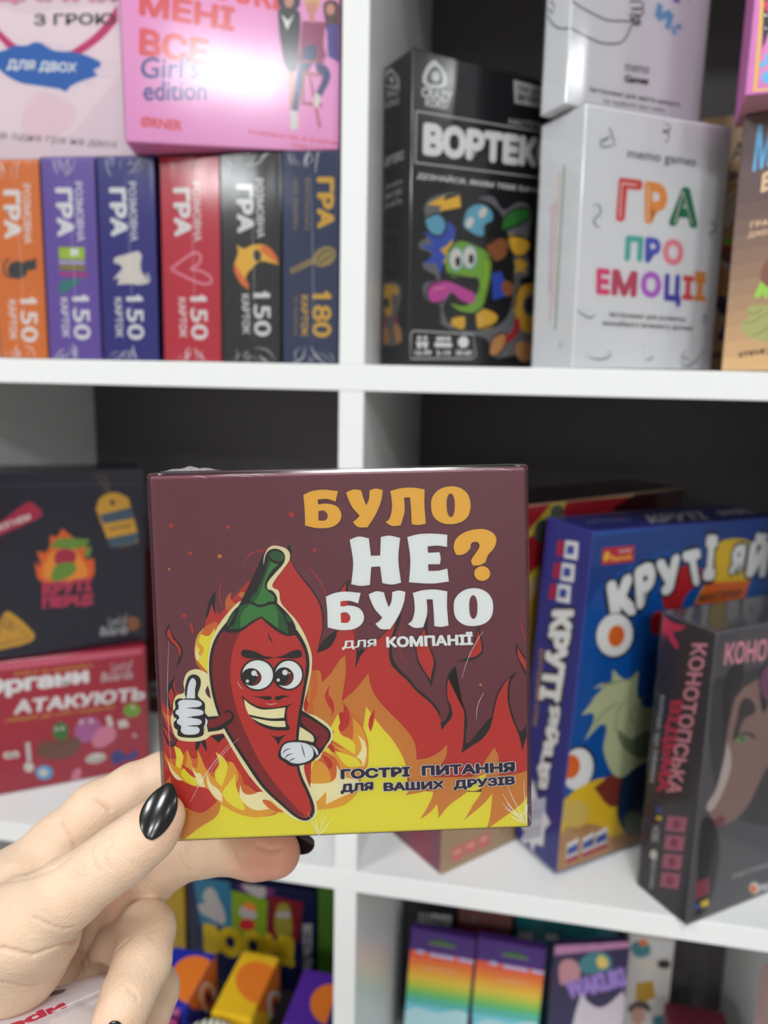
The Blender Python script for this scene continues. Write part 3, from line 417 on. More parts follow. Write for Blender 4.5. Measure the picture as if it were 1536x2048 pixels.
    ('s', 'orange', [(77.75, 12.59, 1), (79.03, 15.3), (77.96, 22.35), (76.59, 26.39), (73.32, 31.98), (70.03, 36.06), (67.7, 39.36), (65.61, 42.54, 1), (64.46, 35.27, 1), (63.24, 34.82), (60.5, 40.35), (57.97, 44.62, 1), (62.14, 48.16), (66.6, 53.4, 1), (67.22, 49.46), (69.28, 44.97), (73.03, 40.4), (76.8, 36.31), (79.86, 32.24), (81.25, 28.71), (81.5, 24.36, 1), (85.8, 25.05), (89.24, 26.92), (91.47, 29.18, 1), (91.06, 25.35), (89.15, 21.93), (86.26, 18.43, 1), (95.43, 18.08), (100.33, 18.49), (103.83, 23.37), (106.82, 27.61, 1), (108, 24.72), (108.27, 18.19, 1), (114.07, 18.47), (118.4, 19.71, 1), (118.33, 11.75, 1), (114.94, 7.84), (108.98, 3.52), (103.91, 0.07, 1), (105.05, 4.19), (106.03, 12.13, 1), (102.64, 8.33), (96.58, 3.52, 1), (99.2, 7.96), (101.99, 14.41), (95.32, 11.14), (91.35, 8.27), (88.2, 4.36, 1), (88.14, 6.89), (87.85, 9.27, 1), (85.44, 6.49), (82.12, 4.3, 1), (85, 9.03), (86.32, 14.01), (82.65, 13.4)], 1),
    ('s', 'yellow', [(104.01, 18.85, 1), (103.23, 15.37), (101.24, 13.43), (97.81, 13.56), (95.39, 15.67), (99.33, 17.02)], 0),
    ('s', 'red', [(68.33, 41.65, 1), (66.73, 39.14), (66.17, 36.2), (66.84, 34.1, 1), (67.88, 37.13)], 1),
    ('s', 'orange', [(46.72, 45.26, 1), (47.89, 52.07), (50.6, 54.91), (51.77, 50.96, 1), (54.63, 53.8), (57.62, 58.09), (59.33, 59.5, 1), (59.44, 54.62), (58.56, 48.77), (57.82, 44.63, 1), (59.57, 41.86), (56.65, 40.49), (53.64, 36.16), (49.41, 39.27)], 0),
    ('s', 'fireorange', [(44.61, 38.94, 1), (47.15, 43.77), (48.3, 50.1), (47.98, 55), (49.87, 54.45), (50.28, 49.06), (48.6, 44.21), (48.48, 40.28)], 0),
    ('s', 'red', [(54.14, 50.15, 1), (52.51, 46.53), (53.38, 43.55), (54.52, 41.55), (54.21, 39.19, 1), (55.35, 42.01), (54.86, 44.98), (53.72, 46.98)], 0),
    ('s', 'fireorange', [(59.81, 41.61, 1), (63.32, 37.78), (65.59, 32.26), (65.96, 27.78), (64.36, 21.87), (56.71, 25.14), (54.46, 31.18), (54.59, 35.63), (58.42, 35)], 1),
    ('s', 'red', [(58.19, 44.12, 1), (58.33, 40.43), (56.29, 36.31), (57.69, 34.43, 1), (59.92, 36.92), (59.95, 41.36)], 0),
    ('s', 'amber', [(61.19, 39.34, 1), (64.22, 35.28), (65.45, 30.78), (65.69, 26.8), (64.37, 22.36), (59.15, 26.05), (53.5, 31.22, 1), (58.74, 29.04), (61.01, 32.43)], 0),
    ('s', 'yellow', [(56.66, 40.73, 1), (57.05, 37.52), (56.53, 36.05), (57.42, 33.55), (60.27, 31.96), (61.66, 29.93), (61.59, 26.95, 1), (57.79, 29.57), (54.01, 32.19, 1), (55.04, 34.62), (53.87, 35.75, 1)], 0),
    ('s', 'cream', [(62.72, 33.36, 1), (64.83, 30.8), (65.35, 26.81), (64.13, 22.37, 1), (63.47, 24.89), (62.04, 25.94, 1), (63.81, 28.85)], 0),
    ('s', 'fireorange', [(48.09, 27.45, 1), (51.49, 28.32), (56.71, 25.14), (61.48, 22.97), (62.79, 17.43), (54.07, 17.27), (49.75, 18.43)], 0),
    ('s', 'amber', [(53.42, 28.49, 1), (57.71, 26.6), (61.53, 24.96), (63.87, 21.88), (58.93, 18.08), (55.6, 20.21), (56.65, 23.16)], 0),
    ('s', 'yellow', [(55.11, 28.33, 1), (58.69, 27.06), (62.03, 25.44), (63.9, 22.88, 1), (59.07, 23.06)], 0),
    ('s', 'amber', [(48.53, 25.95, 1), (51.84, 23.83), (53.64, 19.28), (51.65, 17.36), (47.32, 18.03)], 0),
    ('s', 'red', [(50.74, 27.35, 1), (53.35, 25.77), (54.24, 23.25), (53.24, 22.29, 1), (52.1, 24.32)], 0),
    ('s', 'amber', [(46.83, 17.55, 1), (50.69, 17.4), (56.54, 19.17), (62.78, 16.93), (60.72, 12.51), (56.28, 9.67), (48.98, 8.96, 1)], 0),
    ('s', 'cream', [(55.7, 23.69, 1), (57.29, 20.14), (59.44, 19.06), (62.8, 17.93), (61.27, 14.99), (56.36, 12.68), (51.7, 10.61, 1), (52.02, 13.35), (51.82, 14.76, 1), (49.07, 11.96), (47.61, 11.52, 1), (46.83, 17.8, 1), (51.18, 17.63), (54.84, 18.74)], 0),
    ('s', 'orange', [(-0.06, 18.74, 1), (2.41, 22.35, 1), (2.64, 17.73), (5.23, 12.18), (8.65, 10.22), (13.02, 10.04), (16.73, 15.36), (17.92, 12.13), (16.44, 8.08), (11.04, 4.65), (6.06, 0.96, 1), (4.53, 0.98, 1)], 1),
    ('s', 'red', [(0.25, 32.25, 1), (3.69, 26.72), (11, 24.64), (17.38, 31.62), (20.1, 34.22, 1), (27.47, 21.3, 1), (19.36, 15.26), (13.91, 10.46), (11.24, 9.43), (6.94, 11.2), (3.59, 14.51), (2.38, 18.64), (2.54, 22.34, 1), (0.31, 19.17, 1)], 0),
    ('s', 'fireorange', [(0.11, 29.11, 1), (2.43, 27.67), (5.94, 28.44), (8.2, 30.61, 1), (9.81, 27.39), (12.02, 28.21), (13.61, 24.54), (15.71, 22.66), (19.85, 27.92), (23.2, 24.18), (27.34, 17.67), (35.87, 10.5), (35.8, 8.22), (29.6, 7.32), (24.36, 8.45), (19.2, 11.17), (15.82, 14.49), (13.35, 18.22), (10.73, 18.09), (6.87, 19.83), (3.1, 23.14), (1.5, 26.35)], 1),
    ('s', 'amber', [(1.01, 29.97, 1), (2.17, 26.78), (4.48, 24.89), (7.07, 24.34), (7.99, 30.61, 1), (9.34, 26.51), (9.69, 24.69), (11, 24.64), (11.24, 30.49, 1), (12.24, 28.21), (13.59, 24.09), (16.95, 20.8), (20.58, 24.28), (21.52, 26.05), (23.2, 24.18), (23.94, 20.53), (22.49, 16.95), (25.42, 13.2), (33.22, 10.15), (35.82, 8.9), (29.59, 7.19), (24.35, 8.31), (20.05, 10.58), (16.66, 13.54), (13.76, 17.52), (10.29, 18.11), (6.45, 20.07), (3.51, 22.67), (1.7, 25.9)], 0),
    ('s', 'red', [(17.06, 23.51, 1), (18.84, 24.35), (20.79, 29.69), (23.27, 25.99), (20.65, 26.08), (18.87, 25.25)], 0),
    ('s', 'yellow', [(3.92, 31.89, 1), (5.82, 30.69), (6.72, 28.41), (6.36, 26.17), (5.75, 24.16, 1), (4.28, 25.35), (4.53, 28.04)], 0),
    ('s', 'yellow', [(7.82, 26.79, 1), (7.3, 24.78), (9.2, 23.36), (10.85, 21.03), (11.19, 18.75), (8.16, 19.32), (6.08, 21.67), (5.94, 23.48), (7.09, 24.79)], 0),
    ('s', 'yellow', [(17.07, 29.38, 1), (19.4, 27.49), (20.62, 25.18), (20.29, 22.48), (18.58, 17.79, 1), (16.91, 19.89), (16.59, 22.62), (18, 25.28)], 0),
    ('s', 'yellow', [(23.11, 21.83, 1), (22.99, 18.75), (23.95, 15.08), (25.55, 10.91), (25.29, 9.78), (22.26, 11.04), (19.72, 13.42), (18.72, 15.74), (20.35, 18.4)], 0),
    ('s', 'cream', [(1.76, 27.25, 1), (3.14, 24.04), (5.63, 21.23), (6.46, 20.29, 1), (4.3, 20.83), (2.47, 23.61)], 0),
    ('s', 'cream', [(9.19, 25.03, 1), (10.49, 22.85), (11.99, 22.34), (13.33, 17.67, 1), (11.19, 18.75), (10.02, 21.97)], 0),
    ('s', 'cream', [(13.97, 22.72, 1), (15.13, 19.05), (17.24, 17.16), (18.48, 15.29), (18.59, 12.56, 1), (15.84, 14.94), (14.02, 18.64)], 0),
    ('s', 'cream', [(24.51, 18.24, 1), (25.5, 15.47), (28.11, 14.91), (31.21, 15.7), (34.19, 12.85), (31.56, 12.96), (32.37, 11.1), (33.87, 9.9, 1), (29.24, 9.62), (26.22, 11.34), (24.15, 14.61)], 0),
    ('s', 'red', [(5.74, 25.74, 1), (7.95, 24.53), (9.62, 22.89), (10.5, 20.95, 1), (8.71, 22.02)], 0),
    ('s', 'fireorange', [(31.34, 12.96, 1), (32.86, 12.45), (36.3, 10.03), (38.01, 8.59), (34.08, 9.66), (32.37, 11.1)], 0),
    ('s', 'red', [(25.79, 23.18, 1), (27.44, 20.39), (26.91, 18.14), (25.42, 19.11)], 0),
    ('s', 'fireorange', [(18.99, 71.88, 1), (15.48, 70.23), (12.78, 67.24), (11.77, 63.75), (11.82, 59.78), (13.2, 56.63), (15.3, 55.23, 1), (18.62, 62.65, 1), (19.76, 69.66)], 1),
    ('s', 'yellow', [(18.47, 69.7, 1), (16.21, 67.13), (13.65, 67.65), (12.24, 64.61), (12.27, 60.2), (15.32, 55.68, 1), (17.76, 62.67)], 0),
    ('s', 'amber', [(15.03, 69.81, 1), (13.13, 65.47), (14.76, 63.21), (12.7, 60.19), (13.45, 62.81), (12.24, 64.61), (13.01, 67.67)], 0),
    ('s', 'cream', [(12.95, 66.35, 1), (12.38, 62.85), (13.36, 60.61, 1), (12.45, 59.31), (11.95, 62.86)], 0),
    ('s', 'cream', [(38.75, 95.29), (36.6, 94.92), (35.25, 93.22), (34.06, 89.78), (32.4, 85.47), (30.99, 82.24), (28.29, 79.04), (25.2, 76.95), (21.62, 73.11), (18.88, 69.25), (16.75, 64.47), (15.64, 58.32), (15.5, 55.01, 1), (14.03, 55.94), (11.9, 56.59), (9.27, 55.66), (7.84, 52.38), (7.92, 49.27), (5.5, 48.24), (4.32, 45.83), (4.2, 43.16), (3.37, 40.96), (3.73, 37.37), (4.69, 34.65), (6.59, 33.46), (11.35, 33.06), (14.42, 33.84), (15.77, 34.92), (19.71, 35.45, 1), (22.55, 29.94), (27.46, 21.17), (34.19, 12.72), (40.17, 6.99), (44.09, 5.23), (46.97, 5.57), (48.82, 8.02), (48.5, 12.15), (46.05, 18.64), (45.11, 23.67), (46.47, 24.98), (50.01, 25.76), (51.41, 28.42), (54.14, 31.49), (54.67, 34.63), (52.99, 37.4), (49.56, 39.99), (45.68, 42.15), (46.97, 48.38), (48.48, 55.02), (48.65, 60.35), (46.87, 66.16), (44.01, 71.54), (41.3, 74.71), (39.44, 77.4), (38.91, 80.92), (37.02, 82.28), (37.95, 84.44), (40.65, 87.85), (42.69, 90.84), (42.35, 93.68)], 1),
    ('s', 'plum', [(15.44, 51.23, 1), (14.63, 49.48), (15.01, 48.14), (16.25, 46.76, 1), (15.93, 49.44)], 0),
    ('s', 'black', [(44.17, 42.65, 1), (46.95, 40.76), (50.81, 37.93), (53.59, 35.35), (53.96, 32.85), (52.34, 30.2), (50.5, 27.55), (48.7, 26.26), (46.81, 29.05), (48.42, 31.25), (48.27, 33.51), (45.49, 35.86), (43.78, 37.28)], 1),
    ('s', 'darkred', [(44.97, 40.38, 1), (47.77, 38.93), (51.21, 36.56), (53.25, 34.23), (52.83, 31.99), (50.78, 29.35), (49.27, 30.31), (49.35, 33.02), (46.8, 35.82), (44.68, 38.14, 1)], 0),
    ('s', 'cream', [(44.17, 35.91, 1), (46.1, 34.27), (48.01, 32.39, 1), (46.44, 31.32), (43.84, 32.32, 1)], 0),
    ('l', 'black', 0.35, [(50.23, 33.21), (48.42, 31.47), (47.07, 30.39)], 0, 0),
    ('s', 'black', [(34.59, 92.81, 1), (33.73, 74.5, 1), (41.81, 70.73), (44.95, 67.1), (47.38, 61.72), (47.87, 56.37), (46.56, 49.28), (45.02, 41.73), (43.93, 35.02), (43.59, 31.42), (43.58, 24.18), (44.35, 20.52), (46.39, 15.43), (48, 10.34), (47.68, 7.15), (45.42, 5.5), (42.36, 6.45), (38.07, 10.28), (31.7, 16.92), (26.72, 24.82), (23.03, 31.28), (19.4, 38.6), (17.1, 46.28), (16.11, 53.88), (16.36, 60.07), (17.86, 65.32), (20.62, 69.63), (25.12, 74.76)], 1),
    ('s', 'red', [(33.65, 72.3), (38.3, 69.08), (43, 67.17), (45.89, 62.65), (46.84, 58.18), (46.24, 52.86), (44.68, 44.88), (43.34, 37.29), (42.72, 31.46), (42.71, 24.22), (43.66, 19.64), (45.7, 14.55), (46.9, 10.39), (46.83, 8.1), (45.23, 6.56), (42.39, 7.59), (38.54, 11.18), (33.01, 16.87), (28.03, 24.77), (23.92, 31.7), (20.28, 39.02), (17.98, 46.7), (17.06, 53.84), (17.31, 60.04), (18.71, 64.85), (21.44, 68.73), (27.57, 71.17)], 1),
    ('s', 'darkred', [(26.6, 68.34, 1), (24.27, 63.79), (22.81, 57.2), (22.83, 50.98), (24.35, 42.9), (27.09, 34.73), (31.13, 25.56), (36.12, 17.66), (41.18, 11.07), (45.24, 6.79, 1), (42.4, 7.68), (38.54, 11.18), (33.01, 16.87), (28.03, 24.77), (23.92, 31.7), (20.28, 39.02), (17.98, 46.7), (17.06, 53.84), (17.31, 60.04), (18.71, 64.85), (21.44, 68.73), (23.18, 69.11)], 1),
    ('s', 'black', [(38.29, 94.35), (36.34, 93.84), (35.22, 92.35), (34.47, 89.33), (33.26, 85.45), (31.18, 81.36), (29.6, 79.44), (28.46, 77.73, 1), (25.15, 75.64), (22.89, 72.63), (21.01, 68.74, 1), (23.14, 68.01), (26.6, 68.34), (30.14, 70.65), (33.22, 72.4, 1), (34.89, 70.51), (38.25, 67.76), (41.24, 66.34), (44.07, 66.69, 1), (43.73, 69.79), (41.68, 73.38), (38.35, 76.99, 1), (38.21, 79.19), (36.97, 80.97), (35.49, 81.67), (35.56, 83.64), (38.03, 86.62), (40.71, 89.59), (41.3, 91.75), (40.41, 93.51)], 1),
    ('s', 'green', [(36.26, 91.46, 1), (35.3, 88.44), (34.1, 84.99), (32.49, 81.98), (32.01, 80.68), (30.46, 79.42), (29.61, 77.47, 1), (32.95, 76.71), (37.51, 77.67, 1), (37.35, 79.21), (35.89, 80.66), (34.77, 81.91), (34.93, 84.09), (36.75, 87.09), (39.2, 89.42, 1), (37.5, 89.9)], 1),
    ('s', 'darkgreen', [(36.26, 91.46, 1), (35.3, 88.44), (34.1, 84.99), (32.49, 81.98), (32.01, 80.68), (30.46, 79.42), (29.61, 77.47, 1), (31.26, 77.86), (33.09, 80.65), (34.29, 84.11), (35.7, 87.56), (36.86, 90.13)], 0),
    ('s', 'black', [(35.76, 93.21), (35.83, 91.47), (37.5, 89.9), (39.63, 89.53), (40.97, 90.89), (40.81, 92.63), (39.14, 93.89), (37.21, 94.03)], 1),
    ('s', 'darkgreen', [(36.75, 93.18), (36.49, 91.88), (37.95, 90.63), (39.87, 90.27), (40.98, 91.32), (40.6, 92.64), (38.91, 93.55)], 0),
    ('s', 'green', [(26.69, 76.47, 1), (25.96, 74.3), (24.11, 70.84), (22.75, 69.12, 1), (26.64, 69.44), (30.17, 71.53), (33.25, 72.98, 1), (35.76, 70.92), (38.71, 68.62), (41.68, 66.77, 1), (40.95, 70.76), (38.92, 74.78), (37.26, 76.58), (32.92, 75.84), (29.51, 77.04)], 1),
    ('s', 'darkgreen', [(26.69, 76.47, 1), (25.96, 74.3), (24.11, 70.84), (22.75, 69.12, 1), (26.21, 69.46), (26.54, 72.52), (28.16, 75.54), (29.51, 76.91)], 0),
    ('s', 'darkgreen', [(37.46, 76.36, 1), (38.44, 73.47), (38.51, 69.07), (39.98, 67.79), (41.68, 66.77, 1), (40.95, 70.76), (39.34, 74.33)], 0),
    ('s', 'darkgreen', [(25.35, 75.19, 1), (23.32, 72.62), (21.99, 69.59, 1), (23.71, 71.73)], 0),
    ('s', 'darkgreen', [(40.82, 73.4, 1), (41.19, 71.63), (42.68, 70.7, 1), (42.08, 72.26)], 0),
    ('l', 'black', 0.4, [(29.1, 77.49), (30.82, 77.44), (31.87, 76.83)], 0, 1),
    ('l', 'black', 0.4, [(33.78, 76.03), (35.55, 77.29), (38.15, 77.52)], 0, 1),
    ('l', 'black', 0.35, [(26.48, 76.47), (24.56, 71.27), (23.41, 69.54)], 0, 1),
    ('s', 'black', [(14.28, 41.02, 1), (16.89, 41.15), (18.85, 41.31), (21.31, 43.01), (23.01, 42.05), (23.38, 40.25), (21.55, 38.07), (18.88, 36.6), (14.95, 36.07, 1)], 1),
    ('s', 'darkred', [(15.11, 40.1, 1), (17.73, 40.45), (20.41, 42.15), (22.14, 42.08), (22.61, 40.72), (20.73, 39.22), (17.62, 37.54), (15, 37.41, 1)], 0),
    ('s', 'black', [(11.4, 54.92), (9.65, 54.31), (8.6, 51.91), (8.12, 48.82), (8.27, 47.25), (6.32, 47.32), (4.99, 46.48), (4.98, 44.25), (4.2, 43.16), (4.34, 41.37), (5.17, 40.67), (4.26, 39.59), (4.39, 37.79), (5.23, 37.09), (5.37, 35.3), (7.5, 34.55), (11.41, 34.4), (13.4, 35.23), (13.68, 36.79), (15.08, 39.2), (15.15, 40.99), (14.25, 42.36), (14.25, 45.49), (12.8, 47.1), (12.2, 48.23), (13.19, 51.31), (13.08, 53.76)], 1),
    ('s', 'lightgrey', [(11.13, 53.69), (10.26, 53.41), (9.31, 51.44), (8.57, 47.24, 1), (11.29, 47.15, 1), (11.41, 50.04), (11.8, 52.25)], 1),
    ('s', 'lightgrey', [(6.73, 46.68), (5.82, 45.63), (6.73, 44.59), (9.54, 44.22), (12.56, 44.48), (13.38, 45.36), (12.47, 46.31), (9.65, 46.76)], 0),
    ('s', 'lightgrey', [(5.83, 43.82), (4.92, 42.8), (5.83, 41.81), (9.32, 41.42), (13.01, 41.65), (13.82, 42.49), (12.91, 43.39), (9.42, 43.87)], 0),
    ('s', 'lightgrey', [(6.13, 40.77), (5.21, 39.71), (6.12, 38.67), (9.12, 38.3), (12.32, 38.54), (13.13, 39.43), (12.22, 40.38), (9.23, 40.84)], 0),
    ('s', 'lightgrey', [(7.23, 38.32), (6.31, 37.01), (7.21, 35.72), (9.28, 35.38), (11.54, 35.65), (12.37, 36.79), (11.47, 37.99), (9.41, 38.42)], 0),
    ('s', 'lightgrey', [(6.71, 46.2), (5.94, 43.55), (6.04, 40.87), (7.15, 36.35), (8.88, 36.29), (10.12, 45.19)], 0),
    ('s', 'black', [(8.13, 44.1, 1), (10.74, 44.27), (13.76, 44.08, 1), (13.74, 43.63, 1), (10.72, 43.83)], 0),
    ('s', 'black', [(8.22, 41.15, 1), (10.83, 41.32), (13.85, 41.13, 1), (13.84, 40.68, 1), (10.81, 40.88)], 0),
    ('s', 'black', [(8.1, 38.29, 1), (10.71, 38.46), (13.74, 38.26, 1), (13.72, 37.82, 1), (10.69, 38.02)], 0),
    ('s', 'lightgrey', [(14.27, 40.8, 1), (14.97, 39.65), (14.37, 37.88), (13.47, 37.11, 1), (14.21, 39.23)], 0),
    ('s', 'black', [(41.43, 32.32), (38.78, 31.6), (37.39, 29.39), (36.96, 27.15), (38.58, 25.51), (41.15, 23.82), (43.8, 23.95), (47.79, 25.16), (49.61, 27.13), (49.9, 29.38), (48.42, 31.25), (45.37, 32.17)], 1),
    ('s', 'lightgrey', [(41.41, 31.73), (39.2, 31.13), (38.05, 29.37), (37.98, 27.34), (39.04, 26.39), (39.91, 25.91), (41.19, 24.95), (44.26, 24.7), (47.37, 25.85), (48.31, 27.63), (47.72, 29.92), (45.57, 31.35)], 1),
    ('l', 'black', 0.31, [(41.35, 29.7), (39.58, 29.31), (38.22, 28.01)], 0, 1),
    ('l', 'black', 0.31, [(41.73, 28.1), (39.96, 27.49), (38.95, 26.17)], 0, 1),
    ('l', 'black', 0.31, [(42.56, 26.49), (41.23, 26.09), (40.32, 25.21)], 0, 1),
    ('l', 'black', 0.31, [(44.47, 31.39), (45.04, 28.66), (45.63, 26.37)], 0, 1),
    ('s', 'lightgrey', [(47.31, 30.84, 1), (49.24, 29.41), (49.84, 27.58), (49.39, 27.14, 1), (48.57, 28.98)], 0),
    ('l', 'black', 0.4, [(35.23, 67.85), (35.39, 66.3), (36.09, 65.18), (36.22, 64.07)], 0, 1),
    ('s', 'black', [(26.53, 60.62), (26.8, 62.16), (28.54, 62.33), (31.11, 61.58), (33.66, 60.17), (36.89, 59.62, 1), (34.49, 59.12), (31.03, 59.5), (28.44, 59.59)], 1),
    ('s', 'black', [(36.89, 59.49, 1), (39.73, 60.19), (42.38, 61.44), (44.78, 61.8), (45.62, 60.89), (45.36, 59.56), (43.17, 59.1), (40.14, 59.29)], 0),
    ('s', 'black', [(36.83, 53.98), (36.21, 51.72), (34.63, 49.95), (32.4, 49.01), (29.96, 49.09), (27.81, 50.18), (26.36, 52.06), (25.91, 54.35), (26.53, 56.6), (28.11, 58.37), (30.33, 59.3), (32.76, 59.22), (34.91, 58.14), (36.37, 56.27)], 1),
    ('s', 'black', [(46, 53.67), (45.44, 51.49), (44.01, 49.77), (41.98, 48.85), (39.78, 48.93), (37.82, 49.98), (36.51, 51.79), (36.09, 54.01), (36.66, 56.19), (38.09, 57.9), (40.1, 58.81), (42.31, 58.74), (44.26, 57.7), (45.58, 55.89)], 1),
    ('s', 'white', [(36.22, 54), (35.67, 51.97), (34.26, 50.38), (32.28, 49.53), (30.12, 49.61), (28.2, 50.58), (26.92, 52.27), (26.51, 54.33), (27.07, 56.35), (28.47, 57.94), (30.45, 58.78), (32.61, 58.71), (34.52, 57.74), (35.81, 56.06)], 1),
    ('s', 'white', [(45.44, 53.69), (44.95, 51.74), (43.72, 50.2), (41.98, 49.38), (40.08, 49.44), (38.4, 50.38), (37.27, 52), (36.92, 53.98), (37.4, 55.93), (38.64, 57.47), (40.37, 58.28), (42.26, 58.22), (43.94, 57.29), (45.08, 55.68)], 1),
    ('s', 'black', [(32.47, 52.78), (31.88, 51.65), (30.81, 50.89), (29.47, 50.65), (28.12, 50.98), (27.03, 51.81), (26.41, 52.98), (26.4, 54.26), (26.98, 55.38), (28.05, 56.14), (29.39, 56.38), (30.74, 56.05), (31.83, 55.22), (32.45, 54.05)], 1),
    ('s', 'black', [(42.68, 52.59), (42.09, 51.38), (41.03, 50.55), (39.71, 50.27), (38.39, 50.59), (37.34, 51.45), (36.75, 52.68), (36.76, 54.02), (37.35, 55.23), (38.41, 56.05), (39.73, 56.33), (41.05, 56.01), (42.1, 55.16), (42.69, 53.94)], 1),
    ('s', 'iris', [(32.33, 53.2), (32.08, 52.2), (31.45, 51.42), (30.56, 51), (29.59, 51.03), (28.74, 51.51), (28.17, 52.33), (27.99, 53.34), (28.24, 54.34), (28.87, 55.12), (29.76, 55.54), (30.72, 55.51), (31.57, 55.03), (32.15, 54.21)], 1),
    ('s', 'iris', [(42.53, 52.86), (42.29, 51.86), (41.66, 51.07), (40.77, 50.65), (39.8, 50.69), (38.94, 51.16), (38.37, 51.99), (38.19, 53), (38.44, 54), (39.07, 54.78), (39.95, 55.2), (40.92, 55.17), (41.77, 54.69), (42.35, 53.87)], 0),
    ('s', 'black', [(31.03, 53.38), (30.78, 52.38), (30.15, 51.6), (29.26, 51.18), (28.3, 51.21), (27.45, 51.69), (26.88, 52.51), (26.7, 53.52), (26.95, 54.51), (27.58, 55.3), (28.46, 55.71), (29.43, 55.68), (30.28, 55.21), (30.85, 54.38)], 1),
    ('s', 'black', [(41.23, 53.03), (40.99, 52.04), (40.36, 51.25), (39.47, 50.83), (38.5, 50.87), (37.64, 51.34), (37.07, 52.17), (36.89, 53.18), (37.14, 54.17), (37.77, 54.96), (38.65, 55.37), (39.62, 55.34), (40.47, 54.87), (41.05, 54.04)], 0),
    ('s', 'white', [(31.12, 54.71), (31.02, 54.32), (30.77, 54.02), (30.42, 53.86), (30.03, 53.88), (29.69, 54.06), (29.46, 54.38), (29.39, 54.76), (29.49, 55.15), (29.74, 55.45), (30.09, 55.61), (30.48, 55.59), (30.82, 55.41), (31.05, 55.09)], 1),
    ('s', 'white', [(28.6, 52.21), (28.54, 51.98), (28.39, 51.8), (28.18, 51.71), (27.95, 51.71), (27.74, 51.82), (27.6, 52.01), (27.56, 52.25), (27.62, 52.48), (27.77, 52.66), (27.98, 52.75), (28.22, 52.74), (28.42, 52.63), (28.56, 52.44)], 1),
    ('s', 'white', [(40.94, 54.6), (40.84, 54.22), (40.59, 53.92), (40.23, 53.76), (39.85, 53.77), (39.5, 53.95), (39.27, 54.27), (39.2, 54.66), (39.3, 55.04), (39.55, 55.34), (39.9, 55.5), (40.29, 55.49), (40.63, 55.31), (40.86, 54.99)], 1),
    ('s', 'white', [(38.38, 52.24), (38.32, 52.01), (38.17, 51.83), (37.96, 51.73), (37.72, 51.74), (37.52, 51.85), (37.38, 52.04), (37.34, 52.27), (37.4, 52.5), (37.55, 52.68), (37.76, 52.78), (37.99, 52.77), (38.2, 52.66), (38.33, 52.47)], 1),
    ('s', 'white', [(41.67, 54.44), (41.64, 54.33), (41.57, 54.24), (41.46, 54.19), (41.34, 54.19), (41.24, 54.25), (41.17, 54.34), (41.15, 54.46), (41.18, 54.57), (41.26, 54.67), (41.36, 54.71), (41.48, 54.71), (41.58, 54.65), (41.65, 54.56)], 1),
    ('s', 'white', [(31.49, 54.03), (31.45, 53.89), (31.37, 53.79), (31.24, 53.73), (31.11, 53.74), (30.99, 53.8), (30.91, 53.91), (30.88, 54.05), (30.92, 54.18), (31, 54.29), (31.13, 54.34), (31.26, 54.34), (31.38, 54.27), (31.46, 54.16)], 1),
    ('s', 'black', [(26.05, 47.75, 1), (28.35, 45.44), (31.77, 43.76), (35.24, 43.32), (39.62, 43.71), (42.48, 44.5, 1), (40.47, 43.01), (40.23, 38.3), (41.12, 36.25, 1), (40.23, 35.83), (35.86, 35.99), (31.56, 37.72), (28.61, 40.51), (27.2, 43.7)], 1),
    ('s', 'cream', [(26.74, 46.39, 1), (29.18, 44.3), (32.61, 42.83), (39.82, 43.25, 1), (39.27, 39.91, 1), (35.12, 39.83), (30.79, 40.66), (27.99, 41.43, 1), (27.2, 43.7)], 1),
    ('s', 'cream', [(28.39, 40.52, 1), (31.63, 39.73), (35.1, 39.03), (39.55, 38.87, 1), (39.74, 36.88, 1), (35.9, 37.11), (32.02, 38.37)], 0),
    ('s', 'black', [(29.29, 47.33, 1), (31.89, 47.11), (35.37, 46.99), (35.56, 46.31), (34.03, 45.92), (31.88, 46.66)], 0),
    ('s', 'black', [(36.67, 46.85, 1), (39.3, 47.21), (41.46, 46.78, 1), (39.28, 46.5), (37.5, 45.66), (36.65, 46.05)], 0),
    ('l', 'pink', 0.31, [(33.47, 44.82), (35.28, 44.44), (37.47, 44.77)], 0, 1),
    ('l', 'pink', 0.31, [(24.98, 52.69), (25.43, 50.89), (26.77, 49.51)], 0, 1),
    ('s', 'black', [(34.5, 34.46, 1), (37.1, 33.69), (39.97, 34.49, 1), (38.39, 33.19), (37.09, 30.99, 1), (36.2, 33.05)], 0),
    ('s', 'ambert', [(47.66, 111.07, 1), (50.17, 112.12), (53.61, 112.55), (58.53, 112, 1), (57.66, 108.7, 1), (55.03, 109.59), (52.11, 109.49, 1), (52.19, 107.94, 1), (54.98, 108.13), (58.18, 107.05), (59.39, 104.43), (58.47, 102.08), (55.84, 100.63), (51.54, 100.53), (47.91, 101.4, 1), (47.93, 106.24)], 1),
    ('s', 'maroon', [(52.21, 105.87, 1), (54.06, 105.91), (55.09, 104.41), (54.4, 102.96), (52.12, 102.89, 1)], 1),
    ('s', 'ambert', [(61.01, 111.51, 1), (63.48, 112.39), (65.83, 111.99, 1), (66.42, 109.65), (67.22, 107.25, 1), (68.13, 109.17), (68.41, 111.97, 1), (70.36, 112.48), (72.59, 111.99, 1), (71.99, 108.64), (70.17, 104.37), (67.48, 100.32, 1), (64.46, 100.53), (62.86, 102.13, 1), (64.09, 103.01), (65.11, 104.07, 1), (62.9, 106.72), (61.68, 109.34)], 1),
